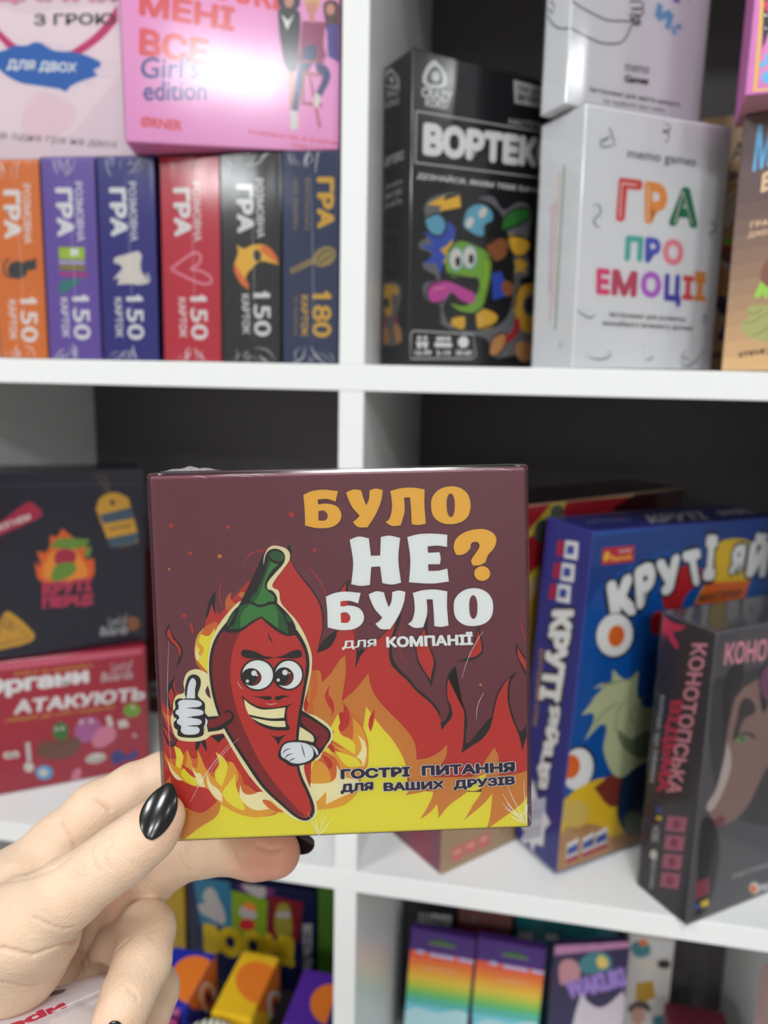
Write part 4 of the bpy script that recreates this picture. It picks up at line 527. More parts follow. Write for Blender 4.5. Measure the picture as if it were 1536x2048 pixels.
    ('s', 'ambert', [(74.87, 111.59, 1), (78.12, 112.37), (82.01, 112.49), (85.75, 111.84, 1), (85.57, 107), (85.93, 101, 1), (83.5, 100.63), (81.42, 100.95, 1), (81.33, 104.94), (81.08, 109.41, 1), (79.22, 109.45, 1), (79.25, 105), (77.95, 100.69, 1), (75.26, 100.55), (73.13, 101.78, 1), (74.45, 102.96), (75.3, 105.96), (75.25, 109.42)], 1),
    ('s', 'ambert', [(94.12, 112.62), (90.64, 111.84), (88.22, 109.53), (87.65, 106.73), (88.24, 103.46), (90.45, 101.32), (93.7, 100.62), (97.19, 101.27), (99.4, 103.17), (100.19, 106.41), (99.5, 109.68), (97.36, 111.81)], 1),
    ('s', 'maroon', [(93.91, 110.38), (92.85, 109.2), (92.59, 106.6), (92.89, 103.99), (93.87, 102.88), (94.84, 103.94), (95.19, 106.54), (94.93, 109.14)], 1),
    ('s', 'white', [(61.76, 96.57, 1), (64.6, 97.49), (67.82, 96.84, 1), (68.33, 91.29, 1), (71.24, 91.3, 1), (71.59, 97.17, 1), (74.33, 97.53), (77.69, 96.7, 1), (76.97, 89.83), (77.68, 82.45, 1), (74.84, 81.91), (71.72, 82.44, 1), (71.15, 87.81, 1), (68.33, 87.71, 1), (67.8, 81.99, 1), (64.84, 81.77), (61.9, 82.38, 1), (62.65, 89.36)], 1),
    ('s', 'white', [(79.95, 96.94, 1), (83.44, 97.72), (87.78, 97.82), (92.65, 97.34, 1), (92.49, 93.42, 1), (89.45, 93.94), (86.31, 93.76, 1), (86.45, 91.75, 1), (90.07, 91.82, 1), (90.42, 89.89), (90.13, 87.97, 1), (86.38, 88.07, 1), (86.43, 85.92, 1), (89.74, 85.96), (92.46, 86.54, 1), (92.91, 82.35, 1), (87.48, 81.85), (80.17, 82.46, 1), (80.75, 89.72)], 1),
    ('s', 'ambert', [(95.28, 90.85, 1), (94.58, 93.27), (95.36, 95.87), (97.79, 97.77), (101.29, 98.77), (104.78, 98.67), (107.39, 97.29), (108.23, 95.09), (107.33, 92.48), (105.55, 90.56), (104.64, 88.17, 1), (102.88, 87.34), (100.69, 87.23, 1), (100.06, 88.74), (101.18, 90.68), (102.74, 93.05), (102.54, 94.37), (101.32, 94.84), (100.14, 94.21), (99.99, 92.91, 1), (98.57, 91.41), (96.81, 90.72)], 1),
    ('s', 'ambert', [(106.09, 84.57), (105.82, 83.55), (105.1, 82.74), (104.08, 82.31), (102.95, 82.34), (101.93, 82.83), (101.24, 83.68), (101, 84.72), (101.27, 85.74), (101.99, 86.54), (103.01, 86.97), (104.14, 86.94), (105.15, 86.45), (105.85, 85.61)], 1),
    ('s', 'white', [(53.77, 78.63, 1), (56.32, 79.7), (59.8, 80.12), (64.78, 79.54, 1), (63.91, 76.18, 1), (61.24, 77.09), (58.28, 77.01, 1), (58.37, 75.42, 1), (61.2, 75.6), (64.43, 74.49), (65.66, 71.8), (64.73, 69.4), (62.08, 67.94), (57.72, 67.85), (54.05, 68.76, 1), (54.06, 73.7)], 1),
    ('s', 'maroon', [(58.4, 73.31, 1), (60.27, 73.34), (61.31, 71.8), (60.62, 70.32), (58.31, 70.26, 1)], 1),
    ('s', 'white', [(67.28, 79.02, 1), (69.78, 79.92), (72.17, 79.49, 1), (72.76, 77.1), (73.58, 74.65, 1), (74.5, 76.61), (74.78, 79.46, 1), (76.75, 79.97), (79.01, 79.47, 1), (78.41, 76.05), (76.57, 71.69), (73.85, 67.57, 1), (70.8, 67.8), (69.18, 69.44, 1), (70.42, 70.33), (71.45, 71.4, 1), (69.21, 74.12), (67.97, 76.8)], 1),
    ('s', 'white', [(81.31, 79.05, 1), (84.6, 79.83), (88.53, 79.94), (92.33, 79.25, 1), (92.16, 74.31), (92.53, 68.18, 1), (90.07, 67.82), (87.97, 68.15, 1), (87.87, 72.23), (87.6, 76.79, 1), (85.72, 76.84, 1), (85.77, 72.29), (84.45, 67.9, 1), (81.73, 67.76), (79.57, 69.03, 1), (80.91, 70.23), (81.76, 73.3), (81.7, 76.83)], 1),
    ('s', 'white', [(100.8, 80.02), (97.28, 79.24), (94.83, 76.88), (94.26, 74.02), (94.86, 70.68), (97.11, 68.48), (100.4, 67.76), (103.93, 68.41), (106.16, 70.34), (106.95, 73.64), (106.24, 76.98), (104.08, 79.17)], 1),
    ('s', 'maroon', [(100.59, 77.73), (99.52, 76.52), (99.26, 73.87), (99.57, 71.2), (100.56, 70.06), (101.55, 71.14), (101.89, 73.79), (101.62, 76.46)], 1),
    ('s', 'red', [(58.3, 73.13, 1), (60.39, 73.07), (61.22, 71.72), (60.53, 70.2), (58.31, 70.18, 1)], 0),
    ('s', 'red', [(58.32, 77, 1), (60.06, 77.04), (60.02, 75.55), (58.28, 75.47, 1)], 0),
    ('t', 'white', 'ДЛЯ', [(58.41, 61.32), (69.34, 61.63), (58.49, 64.29)], 0.035, 1, None),
    ('t', 'white', 'КОМПАНІЇ', [(72.54, 61.62), (100.35, 61.61), (72.42, 66.06)], 0.055, 0, None),
    ('t', 'ink', 'ГОСТРІ', [(56.78, 18.96), (79.35, 19), (56.78, 22.4)], 0.065, 1, ('white', 0.105)),
    ('t', 'ink', 'ПИТАННЯ', [(83, 19.06), (113.48, 19.2), (82.92, 22.56)], 0.065, 0, ('white', 0.105)),
    ('t', 'ink', 'ДЛЯ', [(56.64, 14.07), (67.33, 14.45), (56.64, 17.42)], 0.065, 0, ('white', 0.105)),
    ('t', 'ink', 'ВАШИХ', [(70.49, 14.48), (90.38, 14.46), (70.46, 17.39)], 0.065, 0, ('white', 0.105)),
    ('t', 'ink', 'ДРУЗІВ', [(93.16, 13.85), (113.44, 14.57), (93.12, 17.36)], 0.065, 0, ('white', 0.105)),
  ],
  'orange_f': [
    ('t', 'wht', 'РОЗМОВНА', [(25.7, 124.6), (24.7, 83), (31.9, 124.5)], 0.02, 0, None),
    ('t', 'wht', 'ГРА', [(9.7, 120.7), (8.9, 86.3), (23.6, 120.6)], 0.06, 0, None),
    ('s', 'wht', [(32.6, 41.9, 1), (28.9, 45.3, 1), (26.9, 44.2, 1), (28.9, 41.2, 1)], 1),
    ('t', 'wht', '150', [(18.8, 43.4), (18, 11.8), (32.9, 43.6)], 0.02, 0, None),
    ('t', 'wht', 'КАРТОК', [(9.1, 42.6), (8.3, 13.3), (15.4, 42.7)], 0.03, 0, None),
    ('s', 'charcoal', [(26.2, 64.4), (25.3, 61.6), (22.9, 59.4), (19.5, 58.1), (15.9, 58.1), (12.7, 59.3), (10.6, 61.5), (10, 64.2), (11, 67), (13.4, 69.3), (16.7, 70.5), (20.3, 70.5), (23.5, 69.3), (25.6, 67.2)], 1),
    ('s', 'charcoal', [(33.3, 67.8), (32.7, 66.2), (31.1, 64.9), (28.9, 64.2), (26.6, 64.2), (24.4, 64.9), (23, 66.1), (22.6, 67.7), (23.2, 69.3), (24.8, 70.6), (27, 71.3), (29.4, 71.4), (31.5, 70.7), (32.9, 69.4)], 1),
    ('s', 'charcoal', [(28.7, 70.1, 1), (33.5, 73.5, 1), (34.4, 69.8, 1)], 0),
    ('s', 'charcoal', [(29.8, 66.4, 1), (35.1, 68.5, 1), (32.6, 64.5, 1)], 0),
    ('l', 'charcoal', 1.44, [(12.5, 58.7), (7.3, 62), (8.2, 69.6), (11.9, 72.1)], 0, 0),
  ],
  'purple_f': [
    ('t', 'wht', 'РОЗМОВНА', [(26, 125.1), (26.3, 84.2), (32.1, 125.1)], 0.02, 0, None),
    ('t', 'wht', 'ГРА', [(10.5, 121.3), (10.9, 87.4), (24, 121.2)], 0.06, 0, None),
    ('s', 'wht', [(33.8, 43.7, 1), (30.2, 47, 1), (28.3, 45.9, 1), (30.2, 43, 1)], 1),
    ('t', 'wht', '150', [(20.3, 45.2), (20.6, 14), (34.1, 45.4)], 0.02, 0, None),
    ('t', 'wht', 'КАРТОК', [(10.9, 44.4), (11.1, 15.5), (17, 44.4)], 0.03, 0, None),
    ('s', 'lime', [(11.3, 80.1, 1), (31.9, 80.1, 1), (31.8, 71.1, 1), (11.2, 71.8, 1)], 1),
    ('s', 'wht', [(20.6, 78.9, 1), (27.2, 79, 1), (26.9, 74.4, 1), (20.4, 74.3, 1)], 1),
    ('s', 'lav', [(11.2, 70.7, 1), (31.8, 70.3, 1), (31.7, 68.2, 1), (11, 68.4, 1)], 0),
    ('s', 'olive', [(11, 67.7, 1), (31.7, 67.8, 1), (31.9, 63.7, 1), (11.2, 64.4, 1)], 0),
    ('s', 'magenta', [(11.1, 62.7, 1), (34.1, 62.1, 1), (33.9, 59.3, 1), (11.4, 60.2, 1)], 0),
    ('s', 'teal', [(27.2, 58.7, 1), (29.9, 57.6, 1), (13.3, 46.9, 1), (10.6, 49.4, 1)], 0),
    ('s', 'teal', [(11, 56.1, 1), (23.4, 57.9, 1), (11.8, 46.9, 1), (10.5, 47.7, 1)], 0),
  ],
  'blue_f': [
    ('t', 'wht', 'РОЗМОВНА', [(23.8, 124.1), (24.2, 83.7), (29.6, 124)], 0.02, 0, None),
    ('t', 'wht', 'ГРА', [(8.7, 120.3), (9.3, 86.9), (21.8, 120.2)], 0.06, 0, None),
    ('s', 'wht', [(32.5, 43.7, 1), (28.9, 47, 1), (27.1, 46, 1), (29, 43, 1)], 1),
    ('t', 'wht', '150', [(19.3, 45.2), (19.8, 14.5), (32.7, 45.4)], 0.02, 0, None),
    ('t', 'wht', 'КАРТОК', [(10.3, 44.4), (10.5, 16), (16.2, 44.5)], 0.03, 0, None),
    ('s', 'offw', [(10.6, 69, 1), (11.6, 72.3), (17.2, 74), (24.5, 75.9), (30, 77.3, 1), (32.6, 74.1), (31.6, 68.4), (32.3, 62.7), (36.7, 56.3), (31.1, 53.7), (23.8, 54.1), (12.8, 53.5, 1), (13.9, 57.6), (9.2, 56.8, 1), (13.1, 60.9), (16.9, 65.8)], 1),
    ('l', 'offw', 1.4, [(31.1, 54.6), (37.6, 56.3), (36.4, 61.9)], 0, 0),
  ],
  'red_f': [
    ('t', 'wht', 'РОЗМОВНА', [(23.9, 122.9), (24.5, 83.1), (29.6, 122.8)], 0.02, 0, None),
    ('t', 'wht', 'ГРА', [(9.2, 119.2), (9.9, 86.3), (22, 119.1)], 0.06, 0, None),
    ('s', 'wht', [(33.4, 43.8, 1), (29.9, 47, 1), (28.1, 46, 1), (30, 43.1, 1)], 1),
    ('t', 'wht', '150', [(20.6, 45.3), (21.2, 15.1), (33.6, 45.4)], 0.02, 0, None),
    ('t', 'wht', 'КАРТОК', [(11.8, 44.6), (12.2, 16.6), (17.5, 44.6)], 0.03, 0, None),
    ('l', 'rose', 1.89, [(6.3, 64.3, 1), (16.7, 71.2), (24.7, 75.5), (29.1, 73.6), (27.8, 68.1), (21.3, 64.3, 1), (29.8, 62.8), (36.8, 58.5), (35.9, 54.5), (27, 55.2), (16.4, 59.5), (6.3, 64.3, 1)], 1, 0),
  ],
  'black_f': [
    ('t', 'wht', 'РОЗМОВНА', [(25.1, 124.1), (26, 85), (30.6, 124)], 0.02, 0, None),
    ('t', 'wht', 'ГРА', [(11, 120.5), (11.8, 88.2), (23.4, 120.4)], 0.06, 0, None),
    ('s', 'wht', [(35.5, 46.4, 1), (32, 49.5, 1), (30.3, 48.6, 1), (32.2, 45.7, 1)], 1),
    ('t', 'wht', '150', [(23, 47.9), (23.7, 18.2), (35.6, 48)], 0.02, 0, None),
    ('t', 'wht', 'КАРТОК', [(14.5, 47.1), (15.1, 19.7), (20.1, 47.2)], 0.03, 0, None),
    ('s', 'yel', [(11.2, 80.4, 1), (16.3, 78), (23.2, 80.4), (33.4, 79.6), (40.2, 71.8), (41.9, 67.1, 1), (35.1, 68.6), (28.3, 69.4), (23.1, 65.5), (17.9, 59.1), (18.7, 50.4, 1), (12.7, 55.9), (9, 65.4), (12, 74.9)], 1),
    ('s', 'ora', [(33.4, 79.6), (40.2, 72.6), (41.9, 67.1, 1), (35.1, 71.8), (28.3, 78)], 0),
    ('s', 'ora', [(9.3, 67), (12.7, 55.9), (19.6, 49.9, 1), (19.6, 54.4), (14.5, 60.7)], 0),
    ('s', 'charcoal', [(24, 76.5), (28.3, 75.7), (28.3, 70.2), (24.5, 70.2)], 0),
  ],
  'navy_f': [
    ('t', 'gold', 'ГРА', [(24.3, 123.9), (24.8, 90.7), (36.2, 123.6)], 0.06, 0, None),
    ('t', 'golddim', 'Вікторина', [(15.5, 123.3), (15.5, 90.1), (19.4, 123.2)], 0, 0, None),
    ('t', 'golddim', 'про Україну', [(7.5, 123.5), (7.5, 89.4), (11.2, 123.4)], 0, 0, None),
    ('s', 'gold', [(35.2, 46.3, 1), (31.5, 49.7, 1), (29.7, 48.8, 1), (31.7, 45.7, 1)], 1),
    ('t', 'gold', '180', [(21.3, 47.5), (21.4, 18), (35.2, 47.5)], 0.025, 0, None),
    ('t', 'gold', 'КАРТОК', [(13.3, 46.6), (13.3, 18.7), (18.4, 46.6)], 0.03, 0, None),
    ('t', 'golddim', 'та правила', [(7.7, 46.6), (7.7, 19.4), (10.5, 46.6)], 0, 0, None),
    ('s', 'golddim', [(4.9, 63.9, 1), (20.9, 71.6, 1), (23.4, 68.4, 1), (6.6, 61, 1)], 1),
    ('s', 'golddim', [(37.1, 76.7), (38, 74.1), (37.4, 71.1), (35.3, 68.3), (32.1, 66.3), (28.6, 65.5), (25.3, 66), (22.9, 67.8), (22, 70.4), (22.6, 73.5), (24.8, 76.3), (27.9, 78.2), (31.5, 79), (34.8, 78.5)], 1),
    ('l', 'navyd', 0.83, [(24.2, 70), (29.2, 75.3), (35.8, 76.1)], 0, 0),
    ('l', 'navyd', 0.83, [(25.9, 67.7), (32.5, 71.5), (36.6, 73.8)], 0, 0),
    ('l', 'navyd', 0.67, [(7.4, 63.1), (21.7, 70.3)], 0, 0),
  ],
  'palebox_f': [
    ('s', 'palepink', [(53.1, 111.6, 1), (82.1, 103.8), (107.2, 108.1), (145.8, 113.1, 1), (150.6, 69.4, 1), (132.6, 47.8), (102.1, 19), (46.5, 23.3, 1)], 1),
    ('s', 'palepink3', [(88.8, 50.8), (105.5, 48.3), (116.9, 39.1), (102.3, 22.3), (85.1, 18.3), (75.7, 30.9)], 1),
    ('s', 'crimson', [(52.7, 105.4, 1), (64.9, 92.1), (77.4, 81.8), (90.3, 75.4, 1), (102, 75.1), (119.2, 83.8), (134.9, 95.5), (149.2, 113.3, 1), (149.5, 102.5, 1), (136.3, 89.3), (118.9, 77.5), (103.4, 69.7), (90, 69.9), (73.7, 77), (64.4, 85.9), (52.1, 97.7, 1)], 1),
    ('t', 'rosegrey', 'СВІДАННЯ', [(12.1, 106.8), (150, 113), (13.1, 118.6)], 0.03, 1, ('grey', 0.05)),
    ('t', 'charcoal', 'З ГРОЮ', [(89.1, 96.4), (146.9, 100), (89.6, 104.2)], 0.03, 1, None),
    ('s', 'brush', [(57.1, 76.2, 1), (69, 79.9), (74.1, 82.5), (82.4, 82.9), (90.9, 85.6), (102.3, 80.7), (119, 79.9), (134, 75), (135.5, 71.9), (130.3, 68.5), (132.6, 65.4), (121.4, 61), (112.7, 56.6), (109.2, 53.2), (105, 54.7), (89.1, 56.3), (75.8, 58.1), (63, 65.5)], 1),
    ('l', 'brush', 1.22, [(90.9, 85.6), (101.6, 83)], 0, 1),
    ('l', 'brush', 1.22, [(104.2, 83.9), (119, 78.3)], 0, 1),
    ('l', 'brush', 1.22, [(118.9, 77.5), (137.3, 74.9)], 0, 1),
    ('l', 'brush', 1.22, [(122.1, 73.7), (149.2, 74.5)], 0, 1),
    ('l', 'brush', 1.22, [(118.5, 69.6), (142.1, 69.1)], 0, 1),
    ('l', 'brush', 1.22, [(118.3, 65.6), (141.9, 64.3)], 0, 1),
    ('l', 'brush', 1.22, [(113, 62.2), (128.1, 58.9)], 0, 1),
    ('t', 'wht', 'ДЛЯ ДВОХ', [(67.6, 65.4), (117.4, 65.1), (68.8, 73.3)], 0.04, 1, None),
    ('t', 'grey', 'Валентинка – це гра, а ця – ще одна гра на двох', [(-72.7, 23.2), (144.8, 14.1), (-72, 30.1)], 0, 1, None),
  ],
  'pinkbox_f': [
    ('t', 'coral', 'РОЗКАЖИ', [(11.6, 94.9), (110.3, 84.5), (12.4, 109.8)], 0.05, 0, None),
    ('t', 'coral', 'МЕНІ', [(11.2, 77.1), (72, 71.4), (12.2, 91.5)], 0.05, 0, None),
    ('t', 'coral', 'ВСЕ', [(10.3, 53.4), (54.9, 49.2), (11.3, 70.2)], 0.05, 0, None),
    ('t', 'indigo', "Girl's", [(10.6, 39.4), (48.7, 41.7), (11.9, 52.8)], 0.015, 0, None),
    ('t', 'indigo', 'edition', [(12.2, 26), (53.2, 28.6), (12.7, 38.1)], 0.015, 0, None),
    ('t', 'coral', 'ØRNER', [(9.8, 10.1), (36.4, 8.6), (10.4, 16.6)], 0.04, 0, None),
    ('t', 'coral', 'РОЗМОВНА ГРА ЗІ ЗНАЙОМИМИ', [(80.4, 9.5), (150.1, 4.2), (80.7, 12.7)], 0.02, 0, None),
    ('t', 'coral', 'ТОБІ І КОМПАНІЇ', [(108.6, 2.4), (150.1, -0.3), (108.9, 5.4)], 0.02, 0, None),
    ('s', 'skin2', [(107.1, 51.7, 1), (111.2, 51.9, 1), (111, 25.8, 1), (108, 25.6, 1)], 1),
    ('s', 'offw', [(108.6, 25.7, 1), (113, 25.9, 1), (114.1, 15, 1), (110.2, 12.5, 1), (108.3, 14.6, 1)], 1),
    ('s', 'blackc', [(100.3, 85.2, 1), (105, 89.7), (110.3, 88.7), (114.9, 84.8), (114.1, 65), (112.1, 50.5), (106.4, 50.2), (102.5, 64.2)], 1),
    ('s', 'wht', [(102.6, 84, 1), (106.4, 74.4, 1), (111.1, 84.5, 1), (107.2, 80.1, 1)], 1),
    ('s', 'hairblk', [(101.9, 97.8), (111.9, 98.5), (114.2, 88.9), (102.6, 86.8)], 1),
    ('s', 'skin', [(110.8, 92.2), (110.5, 90.5), (109.6, 89.1), (108.4, 88.2), (107, 88.1), (105.8, 88.8), (105, 90.1), (104.7, 91.8), (105, 93.5), (105.8, 94.9), (107, 95.7), (108.4, 95.8), (109.6, 95.2), (110.5, 93.9)], 1),
    ('s', 'brown', [(130.3, 91.5), (133.4, 94.5), (139.6, 93.5), (142, 86.6), (139.8, 73.7), (133.5, 74.7), (131.2, 83.1)], 1),
    ('s', 'violet', [(132.7, 80.4, 1), (141.3, 79.5, 1), (144.7, 55.4, 1), (133.6, 60.5, 1)], 1),
    ('s', 'skin', [(137.8, 89.2), (137.5, 87.7), (136.8, 86.4), (135.6, 85.7), (134.4, 85.6), (133.3, 86.2), (132.5, 87.3), (132.2, 88.8), (132.5, 90.3), (133.2, 91.5), (134.4, 92.2), (135.6, 92.3), (136.7, 91.7), (137.5, 90.6)], 1),
    ('s', 'plumtop', [(116.5, 80.7, 1), (131.9, 81, 1), (130.5, 67.4), (131.3, 58.9), (113.4, 55.6, 1), (114.9, 65)], 1),
    ('s', 'skin', [(126.3, 89.8), (126, 87.8), (124.9, 86.2), (123.5, 85.2), (121.8, 85.1), (120.3, 85.9), (119.3, 87.4), (118.9, 89.3), (119.3, 91.2), (120.3, 92.9), (121.8, 93.8), (123.4, 93.9), (124.9, 93.2), (126, 91.7)], 1),
    ('s', 'blond', [(118, 90.6), (119.5, 95.6), (126.5, 96.1), (127.6, 88.5), (124.9, 92.5), (120.3, 91.9)], 1),
    ('s', 'skin', [(120.8, 85.9, 1), (124.5, 86.1, 1), (124.5, 80.5, 1), (120.8, 80.3, 1)], 1),
    ('s', 'jean', [(118, 65.2, 1), (125.8, 67.1, 1), (125.1, 58.5), (118, 46.6), (113.3, 25.2, 1), (109.4, 25.7, 1), (113.4, 50.6)], 1),
    ('s', 'jean', [(125.1, 58.5, 1), (133.7, 53.3, 1), (135.3, 47.6), (129.1, 34.9, 1), (125.1, 36.1, 1), (129.8, 47.3), (125.9, 51.4)], 1),
    ('l', 'terra', 1.56, [(120.4, 52.5), (128.4, 15.7)], 0, 0),
    ('l', 'terra', 1.56, [(118, 50.9), (116.5, 30.5)], 0, 0),
    ('l', 'terra', 1.56, [(115.7, 30.5), (129.9, 29.8)], 0, 0),
    ('l', 'terra', 1.56, [(118, 48.7), (129, 48.7)], 0, 0),
    ('l', 'terra', 1.56, [(113.4, 55.6), (131.3, 57.2)], 0, 0),
    ('s', 'offw', [(125.1, 36.8), (128.3, 35.6), (127.2, 28.9), (124.4, 28.8)], 0),
  ],
  'vortex_f': [
    ('s', 'greyw', [(8.5, 185.7), (9.8, 194.1), (16.5, 201.3), (21.9, 198.8), (26.8, 193.9), (26.5, 187.2), (18, 184.1)], 1),
    ('s', 'blackb', [(11.6, 187.1), (12.7, 193), (17.3, 197.6), (21.1, 196.2), (23.8, 192.5), (23.5, 188.3), (18, 186.5)], 1),
    ('s', 'greyw', [(21.5, 192.1), (21.2, 190.6), (20.3, 189.3), (19.1, 188.5), (17.6, 188.2), (16.4, 188.6), (15.4, 189.6), (15.1, 191), (15.4, 192.4), (16.2, 193.7), (17.5, 194.6), (18.9, 194.8), (20.2, 194.4), (21.1, 193.5)], 1),
    ('t', 'greyw', 'CRAZY', [(7, 176.9), (31.6, 177.7), (7.3, 183.5)], 0.05, 0, None),
    ('t', 'greyw', 'KOKO', [(10.3, 171.7), (28.5, 172.7), (10.6, 177)], 0.05, 0, None),
    ('s', 'greyw', [(84, 201.3, 1), (111.5, 200.9, 1), (112.4, 187, 1), (85.7, 186.2, 1)], 1),
    ('t', 'blackb', 'ГРА ДЛЯ', [(88.3, 193.7), (111.9, 194.5), (88.3, 198.2)], 0.04, 1, None),
    ('t', 'blackb', 'ВЕЧІРОК', [(88.5, 188.4), (114.8, 189.2), (88.5, 193)], 0.04, 0, None),
    ('t', 'greyw', 'НАСТІЛЬНА ГРА', [(81.2, 171.3), (139.1, 174.3), (81.5, 175.5)], 0.02, 0, None),
    ('l', 'greyw', 0.94, [(3.4, 167.6, 1), (115.9, 170.8, 1)], 0, 0),
    ('l', 'greyw', 0.94, [(3.4, 167.6, 1), (3.2, 135.3, 1)], 0, 0),
    ('l', 'greyw', 0.94, [(3.2, 135.3, 1), (117.9, 139.3, 1)], 0, 0),
    ('t', 'wht', 'ВОРТЕКС', [(8.8, 140.6), (126.6, 146.4), (9, 161.9)], 0.075, 0, None),
    ('t', 'wht', 'ДІЗНАЙСЯ, ЯКИМ ТЕБЕ БАЧАТЬ ІНШІ', [(4.7, 124.8), (142.5, 128.3), (5, 130)], 0.03, 0, None),
    ('s', 'outl', [(11.6, 109.3), (32.2, 119.5), (52.8, 118.2), (69.2, 121), (79.2, 112.9), (93.6, 120), (105.2, 115.7), (104.7, 102.4), (103.3, 83.2), (106.6, 69.9), (96.7, 63.5), (107, 62.2), (122.6, 65.1), (125.7, 17), (89.3, 8.2), (71.7, 7.9), (68.7, 19.6), (49.2, 23.8), (28, 29.7), (25.4, 42.5), (14.1, 45.6), (11.7, 56.4), (22.7, 60.7), (10.3, 68.8), (17.8, 76.5), (6.8, 81.8), (15.3, 90.5)], 1),
    ('s', 'blackb', [(25.8, 112.6), (45.8, 119.2), (74.4, 112.4), (85.1, 93.1), (91, 74.6), (87.7, 39.7), (68.4, 27.3), (37.3, 28.2), (27.7, 42.6)], 1),
    ('s', 'yel', [(12.7, 109.4, 1), (27.8, 117.2, 1), (26.8, 113.6, 1), (40.2, 118.6, 1), (41.6, 110.8, 1), (23.7, 106.2, 1), (24.7, 109.9, 1)], 1),
    ('s', 'cyan', [(12.9, 100.8), (21.6, 104.3), (28.3, 100.5), (27.4, 91.6), (18.6, 89.9), (14.1, 93.9)], 1),
    ('s', 'royal', [(10.9, 91.8, 1), (21.9, 89.3, 1), (26.3, 91.5, 1), (30.5, 100.8, 1), (37.5, 96.1, 1), (36.6, 88.8, 1), (31.2, 79.3, 1), (24.8, 63.5, 1), (21.3, 71.4, 1), (10.3, 69.7, 1), (20, 77.6, 1), (7.9, 81.9, 1), (18.8, 83.7, 1)], 1),
    ('s', 'gold', [(24.4, 80.6, 1), (29.9, 83.7, 1), (35.4, 88.7, 1), (35.9, 72.5, 1), (26.9, 71.8, 1), (30.1, 76.6, 1)], 1),
    ('s', 'cyan', [(43.1, 98.4), (46.2, 109.5), (57.6, 115.2), (68.4, 111.8), (69.9, 104.6), (62.9, 100.3), (62, 92.9), (51.4, 93.7)], 1),
    ('s', 'offw', [(52.1, 100.2), (50.8, 98.7), (49.2, 97.7), (47.6, 97.3), (46.4, 97.8), (45.7, 98.8), (45.7, 100.4), (46.4, 102.1), (47.7, 103.6), (49.3, 104.6), (50.9, 105), (52.2, 104.6), (52.9, 103.5), (52.9, 101.9)], 1),
    ('s', 'offw', [(63.6, 108.3), (62.3, 106.7), (60.7, 105.7), (59, 105.3), (57.7, 105.7), (57, 106.8), (57, 108.4), (57.7, 110.1), (59, 111.6), (60.6, 112.7), (62.3, 113), (63.6, 112.6), (64.3, 111.5), (64.3, 110)], 1),
    ('s', 'green', [(77.5, 98, 1), (79.5, 107.4), (91.4, 115.2), (102.7, 115.4), (103, 109.8), (92, 103.1)], 1),
    ('s', 'yel', [(83.8, 94.8), (94.9, 95.8), (105.3, 92), (101.9, 84), (90.6, 82.2)], 1),
    ('s', 'brownk', [(65.8, 87.7), (80.1, 93.6), (84.3, 83.6), (76, 76.4), (67.3, 80.4)], 1),
    ('s', 'green2', [(31.2, 79.3), (40, 88.2), (56.4, 86), (68.5, 80.5), (70.2, 69.4), (67.2, 54.1), (60.5, 40.4), (43.9, 38.7), (32.2, 44.7, 1), (48.5, 43.6), (57.7, 51.6), (58.5, 62.9), (47.8, 63.2), (31.6, 64.9)], 1),
    ('s', 'cyan', [(45, 75.9), (44.5, 72.3), (42.8, 69.3), (40.3, 67.5), (37.4, 67.3), (34.8, 68.7), (32.9, 71.4), (32.2, 74.9), (32.7, 78.5), (34.4, 81.4), (36.9, 83.2), (39.8, 83.5), (42.4, 82.1), (44.3, 79.4)], 1),
    ('s', 'offw', [(44.1, 75.8), (43.7, 72.6), (42.2, 69.9), (40, 68.4), (37.6, 68.2), (35.3, 69.5), (33.7, 71.9), (33.1, 75), (33.6, 78.2), (35, 80.8), (37.1, 82.4), (39.6, 82.6), (41.8, 81.3), (43.4, 78.9)], 1),
    ('s', 'cyan', [(56.7, 78.1), (56.2, 74.4), (54.4, 71.4), (51.9, 69.6), (48.9, 69.4), (46.3, 70.8), (44.4, 73.5), (43.6, 77.1), (44.1, 80.7), (45.8, 83.6), (48.4, 85.4), (51.3, 85.7), (54, 84.3), (55.9, 81.6)], 1),
    ('s', 'offw', [(55.7, 78), (55.3, 74.8), (53.8, 72.1), (51.6, 70.5), (49.1, 70.3), (46.8, 71.6), (45.2, 74), (44.5, 77.1), (45, 80.3), (46.4, 83), (48.6, 84.6), (51.1, 84.8), (53.4, 83.6), (55.1, 81.1)], 1),
    ('s', 'blackb', [(42.3, 73.8), (42.1, 72.2), (41.5, 70.9), (40.6, 70.2), (39.6, 70.1), (38.7, 70.7), (38, 71.9), (37.7, 73.5), (37.9, 75.1), (38.5, 76.4), (39.4, 77.2), (40.4, 77.3), (41.4, 76.6), (42, 75.4)], 1),
    ('s', 'blackb', [(53.9, 76.6), (53.7, 74.9), (53.1, 73.6), (52.2, 72.8), (51.2, 72.8), (50.2, 73.4), (49.5, 74.6), (49.2, 76.2), (49.4, 77.8), (50, 79.1), (50.9, 79.9), (51.9, 80), (52.9, 79.4), (53.6, 78.1)], 1),
    ('s', 'magenta2', [(16.1, 55.7), (29.4, 60.2), (43.3, 57.4), (55.2, 53.4), (54.3, 45.8), (43.7, 47.2), (34.2, 52.2), (29.8, 46.4), (18.6, 44)], 1),
    ('s', 'royal', [(70.3, 67.5, 1), (78.8, 69.9, 1), (85.5, 58.9, 1), (92.1, 54.5, 1), (72.4, 48.6, 1)], 1),
    ('s', 'brownk', [(80.4, 61.5), (89.1, 62), (90.8, 54.4), (83.3, 53)], 1),
